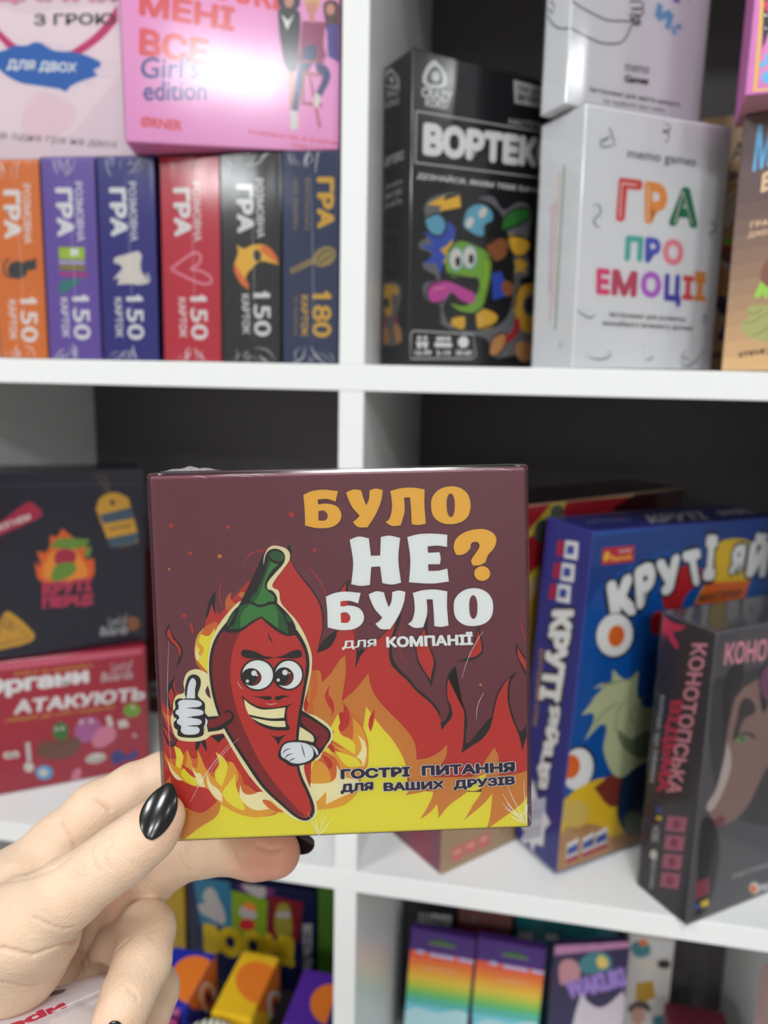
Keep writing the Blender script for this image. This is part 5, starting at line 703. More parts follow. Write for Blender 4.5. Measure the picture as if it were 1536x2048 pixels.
    ('s', 'gold', [(90.9, 77.5, 1), (95.8, 80.7, 1), (99.7, 78.1, 1), (104.9, 77.5, 1), (101.2, 73.4, 1), (102, 69.6, 1), (96.3, 71.2, 1), (91.3, 68.9, 1), (93.1, 73.2, 1)], 1),
    ('s', 'gold', [(35.9, 34.7, 1), (47.6, 36.1, 1), (46.7, 26.6), (36.1, 28.1)], 1),
    ('s', 'gold', [(57, 39.3, 1), (65.3, 42.6, 1), (77.9, 35.4), (61.1, 27.1)], 1),
    ('s', 'gold', [(92.6, 43.8), (96.9, 59.6), (112.1, 64.4), (122.9, 61.2), (124.7, 33.2), (103.8, 26.5)], 1),
    ('s', 'outl', [(115.3, 46.9), (114.7, 43.4), (112.9, 40.5), (110, 38.9), (106.8, 38.7), (103.7, 40.1), (101.6, 42.8), (100.7, 46.2), (101.2, 49.6), (103.1, 52.4), (105.9, 54.1), (109.1, 54.3), (112.1, 52.9), (114.3, 50.3)], 1),
    ('s', 'charcoal', [(113.2, 46.8), (112.8, 44.2), (111.5, 42), (109.4, 40.8), (107.1, 40.7), (105, 41.7), (103.4, 43.7), (102.7, 46.3), (103.1, 48.8), (104.4, 50.9), (106.5, 52.2), (108.8, 52.3), (110.9, 51.3), (112.5, 49.3)], 1),
    ('l', 'redc', 4.91, [(95.6, 36.1), (96, 28.2), (85, 19)], 0, 0),
    ('s', 'tan', [(73.6, 21.7), (84.7, 24.9), (85.1, 16.1), (76.7, 8), (70.4, 9.9)], 1),
    ('s', 'tan', [(95.3, 16.3), (109.5, 18.7), (115.3, 10.7), (102.4, 4.4)], 1),
    ('l', 'blackb', 1.32, [(31.2, 79.3), (40, 88.2), (56.4, 86), (68.5, 80.5), (70.2, 69.4), (67.2, 54.1), (60.5, 40.4), (43.9, 38.7), (32.2, 44.7)], 0, 0),
    ('l', 'blackb', 1.32, [(16.1, 55.7), (29.4, 60.2), (43.3, 57.4), (55.2, 53.4)], 0, 0),
    ('l', 'blackb', 1.32, [(16.1, 55.7), (14, 49.3), (18.6, 44), (29.8, 46.4), (34.2, 52.2)], 0, 0),
    ('l', 'blackb', 1.32, [(31.6, 64.9), (47.8, 63.2), (58.5, 62.9)], 0, 0),
    ('l', 'blackb', 1.32, [(43.1, 98.4), (46.2, 109.5), (57.6, 115.2), (68.4, 111.8), (69.9, 104.6), (62.9, 100.3), (62, 92.9), (51.4, 93.7), (43.1, 98.4)], 0, 0),
    ('l', 'blackb', 1.32, [(77.5, 98), (79.5, 107.4), (91.4, 115.2), (102.7, 115.4), (103, 109.8), (92, 103.1), (77.5, 98)], 0, 0),
    ('l', 'blackb', 1.32, [(65.8, 87.7), (80.1, 93.6), (84.3, 83.6), (76, 76.4), (66.2, 78.4)], 0, 0),
    ('l', 'blackb', 1.32, [(83.8, 94.8), (94.9, 95.8), (105.3, 92), (101.9, 84), (90.6, 82.2), (83.8, 94.8)], 0, 0),
    ('l', 'blackb', 1.32, [(35.9, 34.7), (47.6, 36.1), (46.7, 26.6), (36.1, 28.1)], 0, 0),
    ('l', 'blackb', 1.32, [(57, 39.3), (65.3, 42.6), (77.9, 35.4), (61.1, 27.1)], 0, 0),
    ('l', 'blackb', 1.32, [(73.6, 21.7), (84.7, 24.9), (85.1, 16.1), (76.7, 8), (70.4, 9.9), (73.6, 21.7)], 0, 0),
    ('l', 'blackb', 1.32, [(92.6, 43.8), (96.9, 59.6), (112.1, 64.4)], 0, 0),
    ('l', 'blackb', 1.32, [(12.9, 100.8), (21.6, 104.3), (28.3, 100.5), (27.4, 91.6), (18.6, 89.9), (13, 93.8)], 0, 0),
    ('l', 'outl', 1.13, [(26.9, 29.6), (27.7, 42.6), (34.2, 52.2)], 0, 0),
    ('l', 'lime', 1.51, [(63.9, 76.4), (65.6, 69), (63.5, 57.6)], 0, 0),
    ('l', 'pinkp', 1.51, [(19.5, 53.2), (29.6, 55.6)], 0, 0),
    ('l', 'greyw', 0.94, [(3.5, 24.2, 1), (55.2, 23.4, 1), (58.2, 7.7, 1), (54.6, 5.7, 1), (1.7, 4.9, 1), (1.4, 21.4, 1), (3.5, 24.2, 1)], 0, 0),
    ('s', 'wht', [(10.2, 19.5), (10.1, 18.8), (9.6, 18.3), (8.9, 18), (8.1, 18), (7.4, 18.2), (6.9, 18.7), (6.7, 19.4), (6.8, 20), (7.3, 20.5), (8, 20.9), (8.8, 20.9), (9.5, 20.6), (10, 20.1)], 1),
    ('s', 'wht', [(5.8, 17, 1), (11.2, 17.1, 1), (9.9, 12.1, 1), (7.3, 12, 1)], 0),
    ('s', 'wht', [(15.4, 19.6), (15.2, 19), (14.7, 18.4), (14, 18.1), (13.2, 18.1), (12.5, 18.4), (12, 18.9), (11.8, 19.5), (11.9, 20.2), (12.4, 20.7), (13.1, 21), (13.9, 21), (14.7, 20.8), (15.2, 20.3)], 1),
    ('s', 'wht', [(10.9, 17.1, 1), (16.3, 17.2, 1), (15.1, 12.2, 1), (12.4, 12.1, 1)], 0),
    ('s', 'wht', [(26.9, 19.4), (26.7, 18.6), (26.2, 18), (25.4, 17.7), (24.4, 17.7), (23.6, 18), (23, 18.5), (22.8, 19.3), (23, 20), (23.6, 20.6), (24.4, 21), (25.3, 21), (26.1, 20.7), (26.7, 20.1)], 0),
    ('s', 'wht', [(30.8, 19.5), (30.6, 18.8), (30.1, 18.1), (29.3, 17.8), (28.3, 17.8), (27.5, 18.1), (26.9, 18.7), (26.7, 19.4), (26.9, 20.1), (27.4, 20.7), (28.2, 21.1), (29.2, 21.1), (30, 20.8), (30.6, 20.2)], 0),
    ('s', 'wht', [(35.4, 19.6), (35.3, 18.9), (34.7, 18.3), (33.9, 17.9), (32.9, 17.9), (32.1, 18.2), (31.5, 18.8), (31.3, 19.5), (31.5, 20.2), (32, 20.8), (32.8, 21.2), (33.8, 21.2), (34.6, 20.9), (35.2, 20.4)], 0),
    ('s', 'wht', [(21.5, 16.8, 1), (36.5, 16.8, 1), (36.6, 13.4, 1), (21.6, 13.4, 1)], 0),
    ('s', 'wht', [(51.3, 17.6), (50.9, 15.7), (49.6, 14.2), (47.7, 13.4), (45.6, 13.3), (43.7, 14.1), (42.4, 15.5), (41.8, 17.3), (42.2, 19.2), (43.5, 20.6), (45.4, 21.5), (47.5, 21.6), (49.4, 20.8), (50.8, 19.4)], 1),
    ('t', 'wht', '16-99', [(4.9, 7.2), (19, 7.4), (4.9, 10.9)], 0.04, 0, None),
    ('t', 'wht', '2-10', [(22.9, 7.5), (35.6, 7.7), (22.8, 11.2)], 0.04, 0, None),
    ('t', 'wht', '30-60', [(39.8, 7.8), (54.5, 8), (39.7, 11.6)], 0.04, 0, None),
  ],
  'vortex_l': [
    ('s', 'greyw', [(-2.7, 195.8), (-0.9, 201.3), (7.9, 202.9), (14.5, 198.2), (20.3, 192.3), (19.9, 187.8), (9.5, 189.7)], 1),
    ('s', 'blackb', [(1.4, 195.2), (2.9, 198.9), (8.8, 199.8), (13.5, 196.8), (16.7, 192.8), (16.3, 190.1), (9.4, 191.5)], 1),
    ('s', 'greyw', [(13.9, 193.7), (13.5, 192.8), (12.4, 192.3), (10.8, 192.3), (9.1, 192.9), (7.5, 193.8), (6.3, 195), (5.9, 196.2), (6.3, 197.1), (7.4, 197.6), (9, 197.5), (10.7, 197), (12.3, 196), (13.4, 194.9)], 1),
    ('t', 'greyw', 'CRAZY', [(-1.2, 185.4), (22.2, 182.5), (-1.3, 190.6)], 0.04, 0, None),
    ('t', 'greyw', 'KOKO', [(0.9, 178.7), (20.9, 176.5), (0.8, 183.1)], 0.04, 0, None),
    ('l', 'grey', 0.76, [(-4.8, 164.4, 1), (3, 167.7), (10.1, 160.7), (5.2, 153.1), (-3.9, 157.1)], 0, 0),
    ('t', 'greyw', 'ВОРТЕКС', [(-3.6, 140), (28, 139.2), (-3.7, 146.3)], 0.06, 0, None),
    ('t', 'greyw', 'ДІЗНАЙСЯ', [(-3.4, 124.2), (25.8, 123.8), (-3.4, 127.9)], 0.03, 0, None),
    ('t', 'greyw', 'ЯКИМ ТЕБЕ', [(-3.3, 117.7), (26, 117.5), (-3.3, 121.3)], 0.03, 0, None),
    ('t', 'greyw', 'БАЧАТЬ', [(-3.2, 111.1), (26.2, 111.2), (-3.2, 114.7)], 0.03, 0, None),
    ('l', 'grey', 0.57, [(4.3, 94.1), (16.1, 94.1), (23.8, 85.8), (20.2, 77.3), (8.7, 71.4), (12.4, 82), (2.5, 85.1)], 0, 0),
    ('s', 'outl', [(-3.1, 57.6), (9, 60.2), (24.5, 56.9), (26.6, 47.6), (21.3, 33.2), (28.5, 19.9), (21.7, 14.5), (1.6, 16.9), (-3.6, 30.7)], 1),
    ('s', 'gold', [(1, 56.3), (11, 58.2), (22.7, 54.3), (20.9, 49.9), (13.1, 50.5), (13.4, 37.4), (3.3, 38)], 1),
    ('s', 'charcoal', [(10, 45.2), (9.6, 43.6), (8.3, 42.3), (6.4, 41.7), (4.2, 41.9), (2.2, 42.8), (0.8, 44.2), (0.3, 45.9), (0.8, 47.5), (2.1, 48.7), (4.1, 49.3), (6.2, 49.1), (8.2, 48.3), (9.5, 46.8)], 1),
    ('l', 'redc', 2.27, [(3.4, 36.1), (1.4, 28.6)], 0, 0),
    ('l', 'redc', 2.27, [(15.4, 35.4), (21.3, 29.5)], 0, 0),
    ('s', 'tan', [(-2.7, 26.8), (7.6, 26.4), (9.8, 16.7), (-0.4, 17)], 1),
    ('s', 'tan', [(16.7, 28.8), (25.2, 27.4), (27.4, 18.1), (20.9, 16.4)], 1),
  ],
  'emotion_f': [
    ('t', 'midgrey', 'memo games', [(34.6, 133.5), (92.5, 134), (34.7, 139.5)], 0.02, 0, None),
    ('t', 'cred', 'Г', [(28.4, 96), (40, 95.9), (29, 122.7)], 0.05, 0, None),
    ('t', 'cred', 'Г', [(28.4, 95.6), (48.2, 95.8), (29, 122.7)], 0.06, 0, None),
    ('t', 'cora', 'Р', [(52.2, 96.2), (71.5, 95.9), (50.2, 122.8)], 0.06, 0, None),
    ('t', 'cgrn', 'А', [(72.7, 96), (98.6, 96.2), (72.8, 121.9)], 0.06, 0, None),
    ('t', 'ctea', 'П', [(37.6, 71), (52.6, 71.3), (37.4, 87.3)], 0.06, 0, None),
    ('t', 'cblu', 'Р', [(54.9, 71), (68.2, 71.1), (53.8, 87.5)], 0.06, 0, None),
    ('t', 'cpnk', 'О', [(70.1, 70.7), (88.2, 70.5), (69.3, 87.9)], 0.06, 0, None),
    ('t', 'cred2', 'Е', [(16, 48.4), (27.3, 48.3), (15.2, 65.3)], 0.06, 0, None),
    ('t', 'cred3', 'М', [(28.4, 48.3), (49.7, 47.8), (28.2, 65.4)], 0.06, 0, None),
    ('t', 'cvio', 'О', [(53.1, 48.3), (70.9, 48), (52.2, 65.7)], 0.06, 0, None),
    ('t', 'cind', 'Ц', [(73.7, 43.5), (88.7, 43), (72.9, 65.1)], 0.06, 0, None),
    ('t', 'cred', 'І', [(89.8, 48.1), (99.6, 47.8), (89, 64.7)], 0.06, 0, None),
    ('t', 'cora', 'Ї', [(100.3, 47.8), (111.4, 47.5), (98.8, 68.3)], 0.06, 0, None),
    ('l', 'lgt', 0.89, [(31.4, 119.3, 1), (31.7, 97.9)], 0, 0),
    ('l', 'lgt', 0.89, [(31.4, 119.3, 1), (43.4, 119.3)], 0, 0),
    ('l', 'lgt', 0.89, [(53.4, 119.7), (54.7, 98)], 0, 0),
    ('l', 'lgt', 0.89, [(83.1, 119.1), (78.3, 98.2)], 0, 0),
    ('l', 'lgt', 0.71, [(83.1, 119.1), (93.5, 98.5)], 0, 0),
    ('t', 'midgrey', 'інструмент для розвитку', [(28, 33.9), (94.6, 32.5), (28.2, 37.9)], 0.03, 0, None),
    ('t', 'midgrey', 'емоційного інтелекту дитини', [(22.8, 28), (101.4, 26.6), (22.9, 32)], 0.03, 0, None),
    ('l', 'dgrey', 1.07, [(11.5, 144.5), (15.7, 143.4), (18.7, 146.1), (12.8, 140.7), (21.2, 140.9), (24.3, 142)], 0, 1),
    ('l', 'dgrey', 1.07, [(18.2, 152.4), (20.6, 148.7), (24.8, 140.5)], 0, 1),
    ('l', 'dgrey', 1.07, [(60.7, 160), (66.4, 159.1), (67.8, 156), (62.4, 154.5), (66.9, 154.2), (66.3, 148.4), (62.9, 148.8)], 0, 1),
    ('l', 'dgrey', 1.07, [(100.2, 145.5), (106.2, 145.3)], 0, 1),
    ('l', 'dgrey', 1.07, [(108.3, 147.2), (111, 145)], 0, 1),
    ('l', 'dgrey', 1.07, [(113, 142.6), (117, 141.3)], 0, 1),
    ('l', 'dgrey', 1.07, [(8.6, 103.4), (13.4, 104.6), (15.9, 99.9), (11, 94.6), (14.4, 90.8), (16.5, 91.7)], 0, 1),
    ('l', 'dgrey', 1.07, [(109.2, 98.8), (112.5, 101.7), (114.4, 95.7), (109.8, 93.6), (112.5, 91.1)], 0, 1),
    ('l', 'dgrey', 1.07, [(0, 38.9), (6.7, 34.9), (13.2, 33.4), (17.4, 36.2)], 0, 1),
    ('l', 'dgrey', 1.07, [(8.5, 39.3), (11.8, 37.7)], 0, 1),
    ('l', 'dgrey', 1.07, [(106.9, 43), (117.2, 40.6)], 0, 1),
    ('l', 'dgrey', 1.07, [(107.7, 36.6), (112.5, 37.7), (111.8, 33), (107.9, 34.7)], 0, 1),
    ('l', 'dgrey', 1.07, [(10.6, 9.1), (17.3, 6.5), (26.1, 6.7), (30.8, 9.4), (28, 12)], 0, 1),
    ('l', 'dgrey', 1.07, [(57.1, 16.1), (62.9, 16.2)], 0, 1),
    ('l', 'dgrey', 1.07, [(60, 14.4), (58, 10.7)], 0, 1),
    ('l', 'dgrey', 1.07, [(60.3, 6.2), (66.1, 7.2), (67, 9.9)], 0, 1),
    ('l', 'dgrey', 1.07, [(92.2, 9.4), (95.3, 2.9), (103.8, 3.9), (109.5, 8.7), (113.9, 14.4)], 0, 1),
    ('l', 'dgrey', 1.07, [(96.6, 14.1), (94.7, 8.5), (101, 7.7)], 0, 1),
  ],
  'emotion_l': [
    ('l', 'pinkl', 1.07, [(16.7, 109.7), (18.3, 51.9)], 0, 0),
    ('l', 'pinkl', 1.07, [(20.6, 110.6), (20.9, 33)], 0, 0),
    ('l', 'coraf', 1.07, [(24.2, 128.3), (25, 40.7)], 0, 0),
    ('l', 'green3', 1.25, [(29.2, 132.1), (27.7, 26.3)], 0, 0),
    ('l', 'dgrey', 0.71, [(15, 158.9), (23.8, 161.3)], 0, 1),
    ('l', 'dgrey', 0.71, [(17, 153.4), (21.3, 155.5)], 0, 1),
    ('l', 'dgrey', 0.71, [(42.6, 94.9), (41.8, 88.4)], 0, 1),
    ('l', 'dgrey', 0.71, [(39.3, 83.8), (38.3, 78.9)], 0, 1),
    ('l', 'dgrey', 0.71, [(30.4, 13.8), (36.2, 17.1), (32.1, 11.9)], 0, 1),
    ('l', 'dgrey', 0.71, [(-0.7, 77.4), (2.3, 73.4)], 0, 1),
  ],
  'upperwhite_f': [
    ('l', 'blackc', 0.93, [(0.3, 60.2, 1), (6.8, 58.3), (20.1, 55.9), (29.4, 55), (40.1, 56.6), (50.9, 58.6)], 0, 0),
    ('l', 'blackc', 0.93, [(1.3, 44.7, 1), (12.1, 42.6), (24.1, 40.9), (34.7, 42), (42.7, 44.6), (47, 49.8), (50, 56.7)], 0, 0),
    ('l', 'blackc', 0.93, [(47, 69.5, 1), (55.1, 71.2), (58.8, 69.5), (55.6, 66.9), (48.8, 65.5), (56.9, 67.2), (59.2, 65.8), (56, 63.2), (47.9, 61.1), (56.1, 62.2), (56.3, 60.3), (49.5, 58.3), (57.1, 59.1), (55.9, 57.4), (51.1, 56.9)], 0, 0),
    ('l', 'skyb', 5.19, [(73.2, 73.5), (71.4, 64.8)], 0, 0),
    ('l', 'skyb', 4.57, [(71.4, 64.8), (83, 70.1)], 0, 0),
    ('l', 'skyb', 4.57, [(83.8, 70.3), (80.6, 59.8)], 0, 0),
    ('l', 'skyb', 2.7, [(86.1, 62.8), (86.5, 59.9), (88.9, 58.4)], 0, 0),
    ('l', 'skyb', 2.7, [(88.3, 63.3), (91.3, 62.9), (92.5, 65.1)], 0, 0),
    ('l', 'violet2', 4.15, [(84.1, 79.2), (90, 79)], 0, 0),
    ('l', 'violet2', 4.15, [(90.7, 85.5), (99.9, 83.5)], 0, 0),
    ('t', 'dgrey', 'memo', [(47.1, 27.9), (68.2, 29.7), (47, 32.3)], 0.02, 0, None),
    ('t', 'charcoal', 'Games', [(47.1, 21.1), (68.2, 23.1), (47.1, 25.8)], 0.05, 0, None),
    ('t', 'charcoal', 'Інструмент для зняття напруги', [(18.6, 10.2), (97.5, 13.3), (18.6, 13.8)], 0.02, 0, None),
    ('t', 'charcoal', 'та турботи про себе', [(30.4, 5.5), (84.6, 8), (30.4, 8.2)], 0.02, 0, None),
  ],
  'upperwhite_l': [
    ('l', 'blackc', 0.83, [(1.7, 61.2, 1), (7.5, 54.2), (14.7, 48.7), (27.7, 43.8, 1)], 0, 0),
    ('l', 'blackc', 0.83, [(2.2, 65.4), (6.9, 60.7), (8.1, 64.9), (3.6, 68.6)], 0, 0),
  ],
  'cavegame_f': [
    ('s', 'grad0', [(-19.6, 112.7, 1), (154.5, 127.7, 1), (155.5, 120.1, 1), (-18.8, 103.2, 1)], 0),
    ('s', 'grad1', [(-18.8, 103.2, 1), (155.5, 120.1, 1), (156.4, 112.5, 1), (-18.1, 93.7, 1)], 0),
    ('s', 'grad2', [(-18.1, 93.7, 1), (156.4, 112.5, 1), (157.4, 104.9, 1), (-17.3, 84.1, 1)], 0),
    ('s', 'grad3', [(-17.3, 84.1, 1), (157.4, 104.9, 1), (158.4, 97.2, 1), (-16.5, 74.5, 1)], 0),
    ('s', 'grad4', [(-16.5, 74.5, 1), (158.4, 97.2, 1), (159.4, 89.6, 1), (-15.7, 64.8, 1)], 0),
    ('s', 'grad5', [(-15.7, 64.8, 1), (159.4, 89.6, 1), (160.4, 81.8, 1), (-14.9, 55.1, 1)], 0),
    ('s', 'grad6', [(-14.9, 55.1, 1), (160.4, 81.8, 1), (161.4, 74.1, 1), (-14.1, 45.3, 1)], 0),
    ('s', 'grad7', [(-14.1, 45.3, 1), (161.4, 74.1, 1), (162.4, 66.3, 1), (-13.3, 35.5, 1)], 0),
    ('s', 'grad8', [(-13.3, 35.5, 1), (162.4, 66.3, 1), (163.4, 58.5, 1), (-12.5, 25.7, 1)], 0),
    ('s', 'grad9', [(-12.5, 25.7, 1), (163.4, 58.5, 1), (164.4, 50.7, 1), (-11.7, 15.7, 1)], 0),
    ('s', 'grad10', [(-11.7, 15.7, 1), (164.4, 50.7, 1), (165.4, 42.8, 1), (-10.9, 5.8, 1)], 0),
    ('s', 'grad11', [(-10.9, 5.8, 1), (165.4, 42.8, 1), (174.9, -31.1, 1), (-7.2, -39.5, 1)], 0),
    ('t', 'skyb2', 'МАНЧКІН', [(8.1, 124.7), (68.1, 138.7), (8.9, 152.3)], 0.03, 1, None),
    ('t', 'tanl', 'ВЕЛИКА', [(14, 111.3), (58.8, 125.9), (14.1, 123.1)], 0.05, 0, None),
    ('t', 'tanl', 'ГРА СТІВА', [(9.9, 90.7), (39.6, 93.3), (9.9, 94.2)], 0.03, 0, None),
    ('t', 'tanl', 'ДЖЕКСОНА', [(9.1, 84.3), (37.1, 86.8), (9.1, 88.2)], 0.02, 0, None),
    ('s', 'browno', [(18.6, 62.5), (19.8, 67.7), (22.8, 71), (29.3, 69.6), (30.9, 53.1), (24.5, 52.5), (19.6, 56.3)], 1),
    ('s', 'limeg', [(19.1, 57.2, 1), (24.5, 52.5), (27.7, 52.4), (28.3, 46.2), (24.7, 49.9), (23.4, 46), (20.7, 49.2), (18.8, 46.7), (16.3, 47.7)], 1),
    ('s', 'oliveg', [(12, 39.4), (15.5, 42.4), (22.1, 42.1), (28.8, 40.9), (33.4, 25.8), (30.9, 17.8), (24.3, 18.8), (16.5, 21.7), (10.6, 26.4), (10.4, 32.7), (14.4, 35.3)], 1),
    ('l', 'blacko', 0.38, [(12.4, 38.9), (16.8, 37), (21.6, 39.5)], 0, 0),
    ('l', 'blacko', 0.38, [(11.4, 31.8), (16.4, 31.6), (21.1, 35), (29, 38.3)], 0, 0),
    ('l', 'blacko', 0.38, [(17.3, 22.6), (23.6, 26), (29.7, 31.2)], 0, 0),
    ('t', 'blacko', 'STEVE JACKSON GAMES', [(9.9, 8.1), (73.6, 18), (10.1, 12.2)], 0.05, 1, None),
  ],
  'duelgame_f': [
    ('t', 'blackc', 'А', [(27.1, 155.8), (36.3, 156.2), (26.9, 168.7)], 0.02, 0, None),
    ('t', 'blackc', 'ТЖ', [(17.7, 141.9), (35.8, 141.4), (17.9, 149.9)], 0.04, 0, None),
    ('s', 'ivory', [(25.7, 130.4, 1), (33, 135.7), (36.5, 129.4), (35.9, 115.3), (27, 105.9, 1)], 1),
    ('l', 'blacko', 0.57, [(26.7, 124.2), (30.7, 128.9), (34.6, 133.5)], 0, 0),
    ('l', 'blacko', 0.57, [(27, 105.9), (31.5, 110.6), (35.6, 113.3)], 0, 0),
    ('s', 'limeg', [(27, 100.7, 1), (36.2, 102.1, 1), (36.9, 95.4, 1), (26.9, 96.6, 1)], 1),
    ('s', 'redc', [(26.5, 95.6, 1), (35.9, 95, 1), (36, 91.9, 1), (26.5, 92, 1)], 1),
    ('s', 'browno', [(26.4, 91.5), (34.2, 92), (36.9, 84.6), (33.5, 79.7), (26.5, 84.2)], 1),
    ('s', 'ivory', [(27.5, 85.2, 1), (34.3, 80.7, 1), (33.7, 76.5, 1), (27.2, 83.1, 1)], 0),
    ('s', 'tan', [(26.6, 78), (33.2, 72.4), (33.2, 62), (26.3, 60.1)], 1),
    ('s', 'navyb', [(27.5, 58), (34.8, 55.6), (34.9, 44), (27.3, 49.5)], 1),
    ('s', 'plumd', [(29.4, 27, 1), (32.7, 34.5), (35.5, 42.9), (37, 21.6, 1)], 1),
    ('t', 'blacko', 'GAME', [(23.8, 9.7), (33.4, 11.4), (23.8, 15.1)], 0.05, 0, None),
  ],
  'pinkcards_f': [
    ('l', 'gold', 2.3, [(3.8, 77.4, 1), (5.1, 2.3, 1), (50.7, 1.3, 1)], 0, 0),
    ('s', 'blackc', [(3.8, 78.2, 1), (41.4, 75.1, 1), (43.3, 37.3, 1), (17.3, 36.3, 1), (10.9, 32.8, 1), (6.7, 24.7, 1)], 0),
    ('s', 'skyb2', [(13.4, 52.8), (13.3, 52.3), (13, 51.9), (12.6, 51.7), (12.1, 51.8), (11.6, 52.1), (11.2, 52.6), (11, 53.1), (11.1, 53.6), (11.4, 54), (11.8, 54.1), (12.3, 54.1), (12.8, 53.8), (13.2, 53.3)], 1),
    ('s', 'wht', [(16.2, 58), (16.1, 57.5), (15.8, 57.1), (15.4, 57), (14.8, 57), (14.3, 57.3), (14, 57.8), (13.8, 58.3), (13.9, 58.8), (14.1, 59.2), (14.6, 59.3), (15.1, 59.3), (15.6, 59), (16, 58.5)], 1),
    ('s', 'skyb2', [(18.9, 63.2), (18.8, 62.7), (18.6, 62.3), (18.1, 62.2), (17.6, 62.2), (17.1, 62.5), (16.7, 63), (16.6, 63.5), (16.6, 64), (16.9, 64.4), (17.3, 64.5), (17.9, 64.5), (18.4, 64.2), (18.7, 63.7)], 1),
    ('s', 'wht', [(23.3, 52.4), (23.3, 51.9), (23, 51.5), (22.6, 51.4), (22, 51.4), (21.5, 51.7), (21.2, 52.2), (21, 52.7), (21.1, 53.2), (21.3, 53.6), (21.8, 53.7), (22.3, 53.7), (22.8, 53.4), (23.2, 52.9)], 1),
    ('s', 'skyb2', [(26, 57.6), (26, 57.1), (25.7, 56.7), (25.3, 56.6), (24.8, 56.6), (24.3, 56.9), (23.9, 57.4), (23.7, 57.9), (23.8, 58.4), (24.1, 58.7), (24.5, 58.9), (25, 58.8), (25.5, 58.6), (25.9, 58.1)], 1),
    ('s', 'wht', [(28.7, 62.7), (28.7, 62.2), (28.4, 61.9), (28, 61.7), (27.4, 61.8), (27, 62.1), (26.6, 62.5), (26.4, 63), (26.5, 63.5), (26.8, 63.9), (27.2, 64), (27.7, 64), (28.2, 63.7), (28.6, 63.2)], 1),
    ('s', 'skyb2', [(33.2, 52), (33.1, 51.5), (32.8, 51.1), (32.4, 51), (31.9, 51), (31.4, 51.3), (31, 51.8), (30.9, 52.3), (30.9, 52.8), (31.2, 53.2), (31.6, 53.3), (32.1, 53.3), (32.6, 53), (33, 52.5)], 1),
    ('s', 'wht', [(35.8, 57.2), (35.7, 56.7), (35.5, 56.3), (35, 56.1), (34.5, 56.2), (34, 56.5), (33.7, 56.9), (33.5, 57.5), (33.6, 58), (33.8, 58.3), (34.3, 58.5), (34.8, 58.4), (35.3, 58.1), (35.6, 57.7)], 1),
    ('s', 'skyb2', [(38.4, 62.3), (38.4, 61.8), (38.1, 61.4), (37.7, 61.3), (37.2, 61.3), (36.7, 61.6), (36.3, 62.1), (36.2, 62.6), (36.2, 63.1), (36.5, 63.4), (36.9, 63.6), (37.4, 63.5), (37.9, 63.2), (38.3, 62.8)], 1),
    ('s', 'pinkh', [(19.9, 58.6), (23.8, 67.9), (31.5, 57), (29.8, 42.3), (24.9, 42.9)], 1),
    ('s', 'blackc', [(4.8, 53.1, 1), (15.7, 51.6, 1), (17.3, 36.3, 1), (10.9, 32.8, 1), (6.7, 24.7, 1)], 0),
    ('s', 'pinkm', [(9.2, 33, 1), (6.9, 22.1), (6.3, 7.4, 1), (20.5, 6, 1), (17.6, 33.7, 1)], 1),
    ('s', 'skyb2', [(6.7, 24.7), (8.7, 21), (12.7, 24.1), (12.4, 18.9), (7.7, 14.2), (6.2, 17), (9, 18.4)], 1),
    ('s', 'skyb2', [(7.4, 9, 1), (9.6, 12.3), (13.3, 10.2), (16.5, 11.6), (17.2, 4.6), (9.4, 6.2)], 0),
    ('s', 'pinkh', [(5.1, 48.8), (9.2, 50), (13.3, 42.7), (8.2, 43.3)], 1),
    ('s', 'wht', [(7.4, 42.2), (7.4, 41.9), (7.2, 41.7), (7, 41.6), (6.7, 41.6), (6.4, 41.8), (6.2, 42), (6.1, 42.3), (6.1, 42.6), (6.3, 42.8), (6.5, 42.9), (6.8, 42.9), (7.1, 42.7), (7.3, 42.5)], 1),
    ('s', 'wht', [(8, 35.3), (7.9, 35.1), (7.8, 34.9), (7.6, 34.8), (7.4, 34.9), (7.2, 35), (7, 35.2), (6.9, 35.4), (7, 35.6), (7.1, 35.8), (7.3, 35.9), (7.5, 35.8), (7.7, 35.7), (7.9, 35.5)], 0),
  ],
  'navybox_f': [
    ('l', 'navyl', 0.63, [(31.7, 156.6), (155.7, 154.8)], 0, 0),
    ('l', 'navyl', 0.63, [(24.9, 2.6), (150.7, -1.5)], 0, 0),
    ('s', 'crimson2', [(25.9, 119.2, 1), (34.4, 125), (56.1, 141.4), (61.1, 140.4), (68, 130.3), (62.7, 125.7), (33.9, 113.1), (25.4, 108.1, 1)], 1),
    ('t', 'wht', 'З ВОГНЕМ', [(25.7, 114.4), (58.4, 126), (24.9, 120)], 0.03, 0, None),
    ('l', 'rope', 0.79, [(113.8, 165.3), (123.5, 145.9)], 0, 0),
    ('l', 'rope', 0.79, [(120, 165.2), (125.4, 145.8)], 0, 0),
    ('s', 'mustard', [(112.3, 133, 1), (117.2, 143.6), (129.8, 147.3), (140.9, 141.8, 1), (149.4, 102.4), (145.2, 97.5), (124.1, 95.6, 1)], 1),
    ('s', 'navyb', [(129, 138), (128.8, 137), (128.2, 136.2), (127.3, 135.8), (126.3, 135.9), (125.4, 136.4), (124.8, 137.2), (124.6, 138.3), (124.8, 139.3), (125.5, 140.1), (126.4, 140.5), (127.3, 140.4), (128.2, 139.9), (128.8, 139.1)], 1),
    ('s', 'steel', [(115.6, 126.9, 1), (143.2, 132.6, 1), (145.2, 122.2, 1), (118.6, 118.6, 1)], 0),
    ('s', 'steel', [(121.4, 104.4, 1), (149.4, 108.5, 1), (149.4, 102.4, 1), (145.2, 97.5, 1), (124.1, 95.6, 1)], 0),
